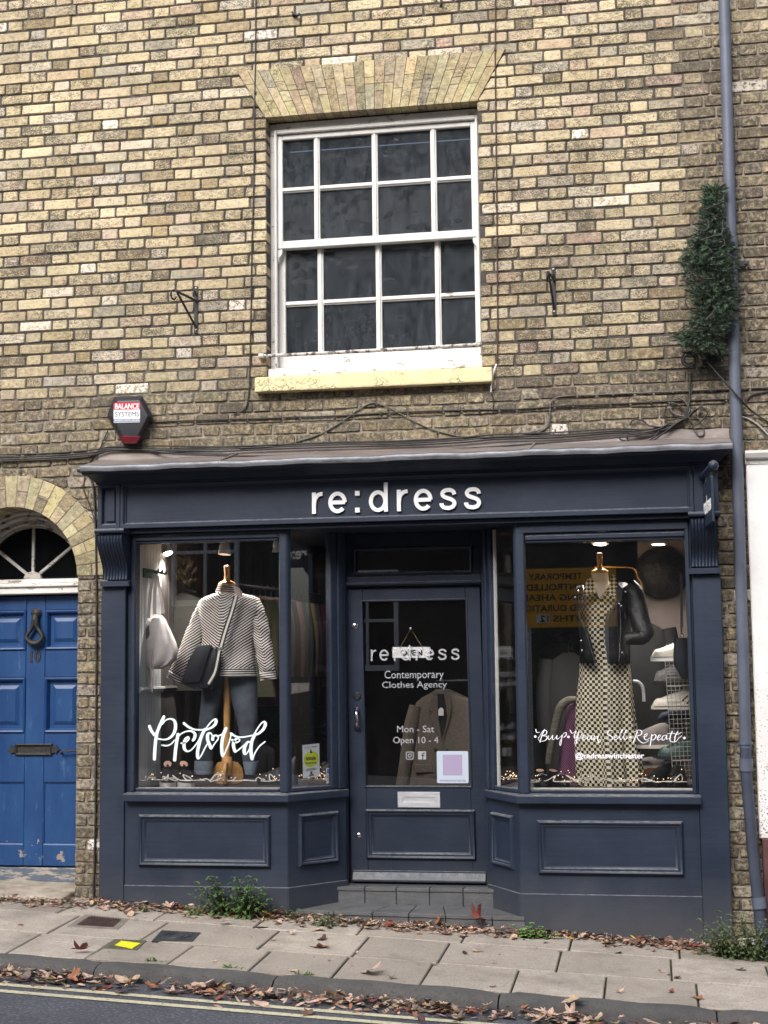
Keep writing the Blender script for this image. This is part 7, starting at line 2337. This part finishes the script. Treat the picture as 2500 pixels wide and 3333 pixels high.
# black leather bag hanging on its strap
bg2 = root('shoulder_bag', (1.68, .22, 1.3), 'tall black leather bag hanging on its strap in front of the wire rack', 'bag')
b = MB(); rr2 = []
for l, r_, py in ((600, 800, 108), (598, 800, 200), (590, 800, 350), (600, 800, 480), (650, 800, 560), (690, 800, 640), (710, 780, 670)):
    p0, p1 = WX(l, py, .20), WX(r_, py, .20); rr2.append(ring(((p0.x + p1.x) / 2, .235, (p0.z + p1.z) / 2), (p1.x - p0.x) / 2, .035, 24, 3))
b.loft(rr2, True, True); b.build('bag_body', M_LEA, bg2, smooth=50)
b = MB(); b.ribbon([WX(a, c, .205) for a, c in ((700, -760), (705, -300), (705, -30))], .016, (0, -1, 0), .003); b.build('strap', M_LEA, bg2)
b = MB(); b.tube([WX(a, c, .2) for a, c in ((690, 50), (720, 50), (728, 95), (680, 95), (690, 50))], .0035, 6); b.tube([WX(704, -35, .2), WX(704, 45, .2)], .006, 7); b.build('clasp', M_CHROME, bg2, smooth=50)

# grey-brown blazer hanging behind the door glass
bl = root('blazer', (.25, .60, .9), 'grey brown tweed blazer hanging behind the shop door glass', 'jacket')
M_TWD = mat('brown_tweed', (84, 74, 66), .95, c2=(66, 58, 52), ns=120, nlo=.4, nhi=.6, bs=220, bstr=.4)
def EX(a, c, y): return at(1050 + a / 2.328, 1700 + c / 2.328, y)
YZ = .66
rr2 = []
for l, r_, py, hd in ((860, 950, 1265, .03), (800, 1030, 1300, .05), (745, 1090, 1330, .065), (700, 1140, 1370, .075), (690, 1150, 1450, .08), (680, 1160, 1560, .085), (670, 1170, 1700, .09), (655, 1180, 1850, .095), (640, 1190, 2010, .10), (630, 1200, 2150, .1)):
    p0, p1 = EX(l, py, YZ), EX(r_, py, YZ); rr2.append(ring(((p0.x + p1.x) / 2, YZ + .04, (p0.z + p1.z) / 2), (p1.x - p0.x) / 2, hd, 40, 2.4))
b = MB(); b.loft(rr2, True, True); b.build('jacket_body', M_TWD, bl, smooth=60)
b = MB(); b.tube(smooth_path([EX(a, c, YZ) for a, c in ((705, 1390), (680, 1520), (655, 1680), (630, 1850), (605, 1990), (590, 2100))], 4), lerp_list([.04, .05, .048, .045, .042, .04], 21), 16); b.build('sleeve', M_TWD, bl, smooth=60)
b = MB(); b.extr([EX(a, c, YZ - .05) for a, c in ((850, 1300), (925, 1300), (960, 1440), (905, 1640), (880, 1520))], (0, .02, 0)); b.build('shirt_front', M_DARK, bl)
for pts in (((838, 1290), (870, 1290), (880, 1500), (905, 1650), (915, 1720), (870, 1600), (800, 1470), (830, 1440), (795, 1420)), ((915, 1270), (960, 1280), (975, 1420), (940, 1560), (910, 1660), (945, 1480), (930, 1360))):
    b = MB(); b.extr([EX(a, c, YZ - .062) for a, c in pts], (0, .012, 0)); b.build('lapel', M_TWD, bl, bevel=.003)
b = MB(); b.extr([EX(a, c, YZ - .066) for a, c in ((690, 1835), (825, 1835), (832, 1895), (700, 1900))], (0, .02, 0)); b.build('pocket_flap', M_TWD, bl, bevel=.004)
for a, c in ((855, 1722), (945, 1725), (868, 1925)):
    b = MB(); b.lathe([(.001, .004), (.010, .003), (.011, 0)], EX(a, c, YZ - .055), 14, ry); b.build('button', M_BLK, bl)
b = MB(); b.extr([EX(a, c, YZ - .07) for a, c in ((878, 1420), (892, 1405), (905, 1405), (917, 1420), (917, 1465), (878, 1465))], (0, .002, 0)); b.build('price_tag', mat('pale_tag', (196, 192, 190), .7), bl)
b = MB(); b.tube(smooth_path([EX(a, c, YZ) for a, c in ((905, 1280), (905, 1230), (915, 1195), (935, 1205))], 4), .004, 6); b.build('hanger_hook', M_CHROME, bl, smooth=50)
rail('dark clothes rail behind the door glass carrying the tweed blazer', [(180, -30), (180, -30)], 1, M_BLACK) if False else None
b = MB(); b.tube([EX(860, 1205, YZ + .005), EX(1200, 1195, YZ + .005)], .009, 8); label(b.build('clothes_rail', M_BLACK, smooth=60), 'dark clothes rail behind the door glass carrying the tweed blazer', 'clothes rail', 'clothes rails in the shop')

# OPEN plaque on its cord, behind the glass
op = root('open_sign', EX(672, 985, DYY + .05), 'small white OPEN plaque hanging by a cord behind the door glass', 'sign')
b = MB(); b.extr([EX(a, c, DYY + .036) for a, c in ((530, 1028), (815, 1028), (815, 945), (530, 945))], (0, .006, 0)); b.build('plaque', mat('white_plaque', (246, 246, 246), .5), op, bevel=.001)
b = MB(); o_ = EX(598, 1008, DYY + .0355); e_ = EX(750, 968, DYY + .0355)
text_on(b, 'OPEN', o_.x - .005, e_.x + .005, o_.z - .003, e_.z + .003, DYY + .0355, thick=.0006, bold=.025); b.build('plaque_lettering', mat('black_ink', (8, 8, 8), .6), op)
b = MB(); b.tube([EX(585, 955, DYY + .034), EX(668, 805, DYY + .034), EX(760, 955, DYY + .034)], .0022, 6); b.build('cord', mat('tan_cord', (150, 132, 98), .8), op)
b = MB(); b.ball(EX(669, 805, DYY + .030), .010); b.build('suction_hook', M_CHROME, op, smooth=50)

# leaflet in the left splay pane, card stickers
SPv = Vector((IN[-1][0] - (-.680), IN[-1][1] + .03, 0)).normalized()
def on_splay(px, py, off=.008):
    """photo pixel -> inside face of the left splay pane"""
    s0 = Vector((-.680, -.03, 0)); nrm = Vector((-SPv.y, SPv.x, 0))
    d = (px - PW / 2) / FPX * rt - (py - PH / 2) / FPX * up + fwd
    t = (s0 + nrm * off - CAM).dot(nrm) / d.dot(nrm)
    return CAM + d * t
def F3(a, c): return (960 + a / 11.85, 2400 + c / 11.85)
lf = root('leaflet', on_splay(*F3(630, 1580)), 'white leaflet with a yellow pumpkin stuck inside the splay pane', 'leaflet')
nrm = Vector((-SPv.y, SPv.x, 0))
def flat(nm, pts, m_, off, th=.0006, par=lf):
    b = MB(); b.extr([on_splay(*F3(a, c), off) for a, c in pts], nrm * th); return b.build(nm, m_, par)
flat('paper', ((315, 1585), (955, 1505), (940, 230), (290, 298)), mat('white_paper', (216, 222, 224), .7), .012)
pk = [(625 + 285 * math.cos(R(a)) * (1 + .0 * math.cos(R(a * 3))), 830 - 310 * math.sin(R(a)) * (.92 if 60 < a % 360 < 120 else 1) - 70 * math.cos(R(a)) * .6) for a in range(0, 360, 12)]
flat('pumpkin_print', pk, mat('yellow_green_ink', (206, 220, 50), .7, c2=(186, 204, 44), ns=60), .0108)
flat('pumpkin_stalk', ((590, 480), (640, 470), (645, 540), (690, 570), (625, 625), (570, 580), (595, 550)), mat('dark_green_ink', (48, 58, 36), .7), .0098)
def ftxt(body, a0, c0, a1, c1, m_, off=.0092, par=lf):
    o = on_splay(*F3(a0, c0), off); e = on_splay(*F3(a1, c1), off)
    w_ = e - o
    b = MB(); text_on(b, body, 0, Vector((w_.x, w_.y, 0)).length, 0, w_.z, 0, o, SPv, (0, 0, 1), .0004, .02); b.build('print', m_, par)
M_INK = mat('dark_ink', (40, 44, 34), .7)
ftxt('SPIDER', 430, 885, 810, 745, M_INK); ftxt('SPOOKTACULAR', 415, 1020, 830, 945, M_INK)
for c in (1225, 1275): flat('print_line', ((435, c + 10), (820, c - 35), (820, c - 50), (435, c - 5)), M_INK, .0098)
for c in (395, 430): flat('print_line', ((360, c), (590, c - 25), (590, c - 38), (360, c - 13)), mat('grey_ink_line', (150, 156, 160), .7), .0098)
flat('print_block', ((640, 385), (870, 360), (870, 320), (640, 345)), mat('grey_print', (140, 146, 152), .7), .0098)
flat('print_block', ((600, 1420), (665, 1412), (665, 1310), (600, 1318)), M_INK, .0098); flat('print_block', ((545, 1490), (735, 1468), (730, 1420), (545, 1445)), mat('brick_red_ink', (120, 60, 56), .7), .0098)
st2 = root('window_sticker', on_splay(*F3(1290, 1780)), 'narrow white and blue sticker at the edge of the splay pane', 'sticker')
flat('backing', ((1215, 1790), (1390, 1770), (1382, 1170), (1200, 1190)), mat('white_sticker', (222, 226, 230), .6), .012, par=st2)
flat('blue_print', ((1240, 1400), (1345, 1390), (1345, 1215), (1240, 1228)), mat('blue_ink', (72, 112, 196), .6), .0108, par=st2)
flat('card_print', ((1240, 1575), (1355, 1560), (1355, 1465), (1240, 1480)), mat('dark_card_ink', (70, 70, 66), .6), .0108, par=st2); flat('card_print', ((1258, 1555), (1338, 1545), (1338, 1485), (1258, 1497)), mat('cream_ink', (206, 200, 170), .6), .0098, par=st2)
flat('print_line', ((1240, 1650), (1350, 1637), (1350, 1625), (1240, 1638)), M_INK, .0108, par=st2)
b = MB(); b.extr([at(a, c, .20) for a, c in ((1069, 2218), (1077, 2218), (1077, 2175), (1069, 2175))], (0, .01, 0)); label(b.build('window_catch', M_WHITE_P), 'small white catch at the inner edge of the splay pane', 'catch')
# fairy lights
def fairy(lab, x0, x1, y0, y1, n_, seed):
    r = random.Random(seed)
    f_ = root('fairy_lights', ((x0 + x1) / 2, (y0 + y1) / 2, BZ), lab, 'fairy lights', 'fairy lights on the window beds')
    pts = []
    x = x0
    while x < x1:
        t = (x - x0) / (x1 - x0)
        pts.append((x + r.uniform(-.03, .03), lerp(y0, y1, t) + r.uniform(-.03, .05), BZ + .055 + r.choice([0, .0, .01, .02, .05]) * r.random()))
        x += r.choice([.02, .03, .035, -.02, -.012, .012])
        if len(pts) > 140: break
    b = MB(); b.tube(smooth_path(pts, 5), .0034, 5); b.build('wire', mat('clear_wire', (232, 226, 216), .4), f_, smooth=60)
    m_ = mat('warm_bulb', (255, 226, 190), .4, emit=1.6, emc=(255, 214, 160))
    g = None
    sp_ = MB()
    for i in range(n_):
        p_ = Vector(r.choice(pts)) + Vector((r.uniform(-.03, .03), r.uniform(-.02, .02), r.uniform(.0, .035)))
        sp_.tube([Vector(r.choice(pts)) * 0 + p_ - Vector((r.uniform(-.02, .02), 0, .03)), p_], .001, 4)
        if g is None:
            b = MB(); b.ball((0, 0, 0), .0026, 6); g = b.build('bulb', m_, f_, world=False); c = g
        else:
            c = g.copy(); COL.objects.link(c); c.parent = f_
        c.location = p_ - Vector(f_.location)
    sp_.build('copper_stalk', mat('copper_wire', (120, 76, 60), .4, .6), f_)
fairy('clear wired fairy lights along the foot of the left bay window', -1.64, -.78, .10, .10, 26, 3)
fairy('clear wired fairy lights under the pumpkin leaflet in the splay', -.62, -.46, .10, .27, 24, 4)
fairy('clear wired fairy lights along the foot of the right bay window', .80, 1.68, .09, .09, 40, 5)
fairy('clear wired fairy lights in the corner of the right splay pane', .56, .68, .24, .08, 22, 6)

# garments on the rails at the back
def hanging(lab, x, y, ztop, rz, L, W_, T, m_, sl_=True, grp='clothes hanging on the rails', slw=.05):
    g = root('garment', (x, y, ztop), lab, 'garment', grp, rz)
    b = MB(); rr2 = []
    r = random.Random(lab)
    ph = r.uniform(0, 6)
    for t, w_ in ((0, .22), (.03, .55), (.07, .92), (.12, 1.0), (.3, .96), (.6, 1.0), (.85, 1.06), (1, 1.08)):
        rg = ring((0, 0, -L * t - .03), W_ / 2 * w_, T / 2 * (.6 + .5 * min(1, t * 3)), 28, 2.4)
        for j, q in enumerate(rg): q.y += .012 * t * math.sin(q.x * 38 + ph); q.x += .006 * t * math.sin(j * 1.9 + ph)
        rr2.append(rg)
    b.loft(rr2, True, True); b.build('garment_body', m_, g, world=False, smooth=60)
    if sl_:
        for s in (-1, 1):
            b = MB(); b.tube([(s * W_ * .47, 0, -.075), (s * W_ * .56, -.01, -.25), (s * W_ * .58, -.02, -.45), (s * W_ * .57, -.03, -.60)], [slw, slw, slw * .9, slw * .8], 12); b.build('sleeve', m_, g, world=False, smooth=60)
    b = MB(); b.tube(smooth_path([(0, 0, -.03), (0, 0, .03), (.012, 0, .05), (.022, 0, .035)], 3), .003, 5); b.build('hanger', M_BLACK, g, world=False)
    return g
GC = [('olive green', (92, 90, 58)), ('burgundy', (104, 40, 48)), ('camel', (150, 118, 84)), ('black', (28, 28, 32)), ('dusty pink', (164, 112, 110)), ('navy', (36, 42, 64)), ('moss green', (70, 86, 56)), ('tan', (160, 128, 92)), ('charcoal', (60, 60, 64)), ('crimson', (140, 32, 46)), ('beige', (172, 150, 122)), ('plum', (86, 48, 76)), ('grey', (110, 108, 108)), ('rust', (140, 84, 56)), ('dark denim', (52, 62, 80)), ('cream', (196, 180, 152))]
RA, RB = Vector((-1.25, 1.00, 2.05)), Vector((-1.06, 2.75, 2.05))
b = MB(); b.tube([RA - (RB - RA) * .1 , RB], .012, 8); b.tube([RA - (RB - RA) * .1, RA - (RB - RA) * .1 + Vector((0, 0, -1.8))], .012, 8); b.tube([RB, RB + Vector((0, 0, -1.8))], .012, 8)
label(b.build('clothes_rail', M_BLACK, smooth=60), 'long dark clothes rail running back into the shop behind the jumper', 'clothes rail', 'clothes rails in the shop')
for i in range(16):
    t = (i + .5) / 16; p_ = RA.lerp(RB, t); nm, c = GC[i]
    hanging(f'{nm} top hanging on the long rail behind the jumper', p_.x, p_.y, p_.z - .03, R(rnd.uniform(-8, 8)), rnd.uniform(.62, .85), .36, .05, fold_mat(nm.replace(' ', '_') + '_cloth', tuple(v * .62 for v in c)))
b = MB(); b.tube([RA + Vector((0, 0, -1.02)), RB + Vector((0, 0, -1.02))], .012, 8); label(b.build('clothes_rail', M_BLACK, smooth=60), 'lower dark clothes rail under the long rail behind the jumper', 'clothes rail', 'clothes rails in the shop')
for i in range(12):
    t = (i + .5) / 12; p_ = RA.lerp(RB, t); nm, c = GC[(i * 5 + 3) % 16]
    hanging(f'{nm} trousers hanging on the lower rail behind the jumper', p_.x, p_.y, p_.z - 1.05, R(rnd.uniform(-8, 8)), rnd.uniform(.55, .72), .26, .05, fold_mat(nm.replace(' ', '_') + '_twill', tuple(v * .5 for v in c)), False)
# left side: khaki jacket with a yellow lining beside the grey bag, more behind
q = at(600, 1925, .78); hanging('khaki jacket hanging beside the grey bag', q.x - .02, .82, q.z + .02, R(8), .66, .30, .10, fold_mat('khaki_cloth', (50, 48, 42)), True, slw=.042)
b = MB(); b.tube([at(528, 1895, .82), at(640, 1928, .82)], .008, 8); label(b.build('clothes_rail', M_BLACK, smooth=60), 'short dark rail above the khaki jacket beside the panelling', 'clothes rail', 'clothes rails in the shop')
# dried flower arrangement above the khaki jacket
ar = root('ornament', at(590, 1910, .85), 'dark dried flower arrangement above the khaki jacket', 'ornament')
lv_, sm_ = MB(), MB()
r5 = random.Random(5)
for i in range(60):
    base = at(590 + r5.uniform(-22, 30), 1905 + r5.uniform(-25, 5), .80 + r5.uniform(-.05, .05)); tip = at(590 + r5.gauss(-2, 17), 1840 + r5.uniform(-26, 50), .80 + r5.uniform(-.06, .06))
    sm_.tube([base, tip], .002, 4)
    d = (tip - base).normalized(); s = d.orthogonal() * .010
    lv_.add([tip - d * .03, tip - s, tip + d * .03, tip + s], [(0, 1, 2, 3)])
    if i % 3 == 0: lv_.ball(base.lerp(tip, .4), .012, 5)
lv_.build('petals', mat('dusky_petals', (72, 64, 56), .8, c2=(120, 104, 60), ns=30), ar); sm_.build('stem', M_TW, ar)
# row of dark bags on the back wall
for i, (px, lab) in enumerate(((655, 'dark round bag hung high on the back wall'), (685, 'dark tote bag hung high on the back wall beside the round one'), (720, 'dark square bag hung high on the back wall behind the spotlight'), (755, 'dark narrow bag hung high on the back wall, last of the row'))):
    q = at(px, 1862 + i * 4, 2.2); r_ = root('handbag', q, lab, 'bag', 'bags hung on the back wall')
    b = MB(); b.loft([ring((q.x, 2.2, q.z - .10), .055 + .01 * (i % 2), .04, 20, 3), ring((q.x, 2.2, q.z), .07, .05, 20, 3), ring((q.x, 2.2, q.z + .08), .055, .03, 20, 3)], True, True); b.build('bag_body', M_LEA, r_, smooth=50)
    b = MB(); b.tube([(q.x - .04, 2.2, q.z + .07), (q.x - .03, 2.2, q.z + .16), (q.x + .03, 2.2, q.z + .16), (q.x + .04, 2.2, q.z + .07)], .005, 6); b.build('handle', M_LEA, r_)
b = MB(); b.tube([at(630, 1845, 2.2), at(780, 1850, 2.2)], .01, 8); label(b.build('peg_rail', M_BLACK), 'dark peg rail high on the back wall carrying the bags', 'rail')
# garments seen through the right bay
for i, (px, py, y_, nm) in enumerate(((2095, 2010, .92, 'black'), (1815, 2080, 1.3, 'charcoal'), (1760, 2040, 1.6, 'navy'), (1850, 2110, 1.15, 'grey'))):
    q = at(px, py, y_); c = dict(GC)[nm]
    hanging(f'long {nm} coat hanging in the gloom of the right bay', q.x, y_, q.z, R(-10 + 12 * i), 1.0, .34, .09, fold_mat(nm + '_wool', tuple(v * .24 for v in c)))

# ------------------------------------------------------------------ other side of the street: what the panes reflect
M_STONE = mat('dark_flint_wall', (64, 60, 54), .9, c2=(38, 36, 34), ns=3.2, nlo=.35, nhi=.65, bs=5, bstr=.8, bdist=.05)
oh = root('stone_house', (0, -14, -.3), 'dark flint house across the street with white sash windows', 'house')
b = MB(); b.box(-13, 12, -14.6, -13.6, -1.2, 8.2); b.build('wall', M_STONE, oh)
b = MB(); b.loft([[Vector((x, -13.4, 8.2)), Vector((x, -17, 10.5)), Vector((x, -20, 8.2))] for x in (-13.2, 12.2)], True, True); b.build('roof', mat('dark_slate', (50, 50, 54), .7), oh)
for cx, cz, w_, h_ in ((-2.95, 2.2, 1.0, 1.6), (-5.4, 3.3, 1.1, 1.7), (-8.2, 2.2, 1.0, 1.6), (1.1, 4.9, 1.0, 1.6), (4.2, 2.4, 1.0, 1.6), (-2.9, 6.2, 1.0, 1.5)):
    f_ = MB()
    for a, c, e, g in ((cx - w_ / 2, cx - w_ / 2 + .07, cz - h_ / 2, cz + h_ / 2), (cx + w_ / 2 - .07, cx + w_ / 2, cz - h_ / 2, cz + h_ / 2), (cx - .02, cx + .02, cz - h_ / 2 + .07, cz + h_ / 2 - .07)): f_.box(a, c, -13.62, -13.52, e, g)
    for z_, h2 in ((cz - h_ / 2, .09), (cz - .03, .05), (cz + h_ / 2 - .07, .07)): f_.box(cx - w_ / 2 + .071, cx + w_ / 2 - .071, -13.62, -13.515, z_, z_ + h2)
    f_.build('window', M_SASH, oh)
    f_ = MB(); f_.box(cx - w_ / 2, cx + w_ / 2, -13.605, -13.595, cz - h_ / 2, cz + h_ / 2); f_.build('window_pane', M_DARK, oh)
sg = root('road_sign', (.5, -9.55, .0), 'yellow temporary crossing notice on two posts across the street', 'sign')
b = MB(); b.box(-.16, 1.09, -9.56, -9.545, 1.93, 2.66); b.build('sign_plate', mat('yellow_reflective', (250, 176, 20), .5), sg, bevel=.004)
b = MB()
for body, a, c, z0, z1 in (('TEMPORARY', .25, .92, 2.52, 2.60), ('CONTROLLED', .13, .95, 2.39, 2.47), ('CROSSING AHEAD', -.10, 1.02, 2.26, 2.34), ('EXPECTED DURATION', -.14, 1.06, 2.13, 2.21), ('MONTHS', -.02, .62, 2.00, 2.08)):
    text_on(b, body, a, c, z0, z1, 0, (.93, -9.544, 0), (-1, 0, 0), (0, 0, 1), .002, .02)
    pass
text_on(b, '12', .68, .78, 2.00, 2.08, 0, (.93, -9.540, 0), (-1, 0, 0), (0, 0, 1), .002, .02)
b.build('sign_lettering', M_BLACK, sg)
b = MB(); b.box(.10, .26, -9.543, -9.541, 1.985, 2.095); b.build('number_patch', mat('white_patch', (220, 220, 216), .5), sg)
b = MB()
for x in (.0, .95): b.tube([(x, -9.60, -.3), (x, -9.60, 2.6)], .03, 10)
b.build('post', M_SATIN, sg)
# dark trees above the opposite house
M_CRN = mat('dark_evergreen', (38, 52, 34), .7, c2=(22, 32, 22), ns=4)
def tree(x, y, h, w_, seed):
    r = random.Random(seed)
    t_ = root('tree', (x, y, -1), 'dark evergreen tree standing behind the roof of the opposite house', 'tree', 'trees across the street')
    b = MB(); b.tube([(x, y, -1), (x + .2, y, h * .5), (x, y, h * .9)], [.3, .2, .05], 8); b.build('trunk', M_TW, t_)
    b = MB()
    b.loft([[Vector((x + w_ * .8 * k2 * math.cos(q) * r.uniform(.85, 1.1), y + w_ * .4 * k2 * math.sin(q) * r.uniform(.85, 1.1), h * z2)) for q in [i * .5236 for i in range(12)]] for z2, k2 in ((.3, .5), (.42, .9), (.55, 1), (.7, .9), (.85, .6), (.95, .2))], True, True)
    for i in range(1500):
        z = r.uniform(h * .3, h); k_ = math.sin(math.pi * min(1, (h - z) / h * 1.1 + .12))
        a = r.uniform(0, 6.28); rad = w_ * k_ * math.sqrt(r.random())
        c = Vector((x + rad * math.cos(a), y + rad * math.sin(a) * .6, z)); d = Vector((r.gauss(0, 1), r.gauss(0, 1), r.gauss(0, 1))).normalized(); s = d.orthogonal().normalized()
        u = d * r.uniform(.15, .4); v_ = s * r.uniform(.08, .2)
        b.add([c - u, c + v_, c + u, c - v_], [(0, 1, 2, 3)])
    b.build('crown', M_CRN, t_, recalc=False)
for i, (x, h, w_) in enumerate(((-9, 15, 3.2), (-5.8, 14.5, 3.2), (-2.6, 15.5, 3.2), (.8, 14.5, 3.2), (4.2, 15, 3.2), (7.6, 14.5, 3.2))): tree(x, -21.5, h, w_, i)
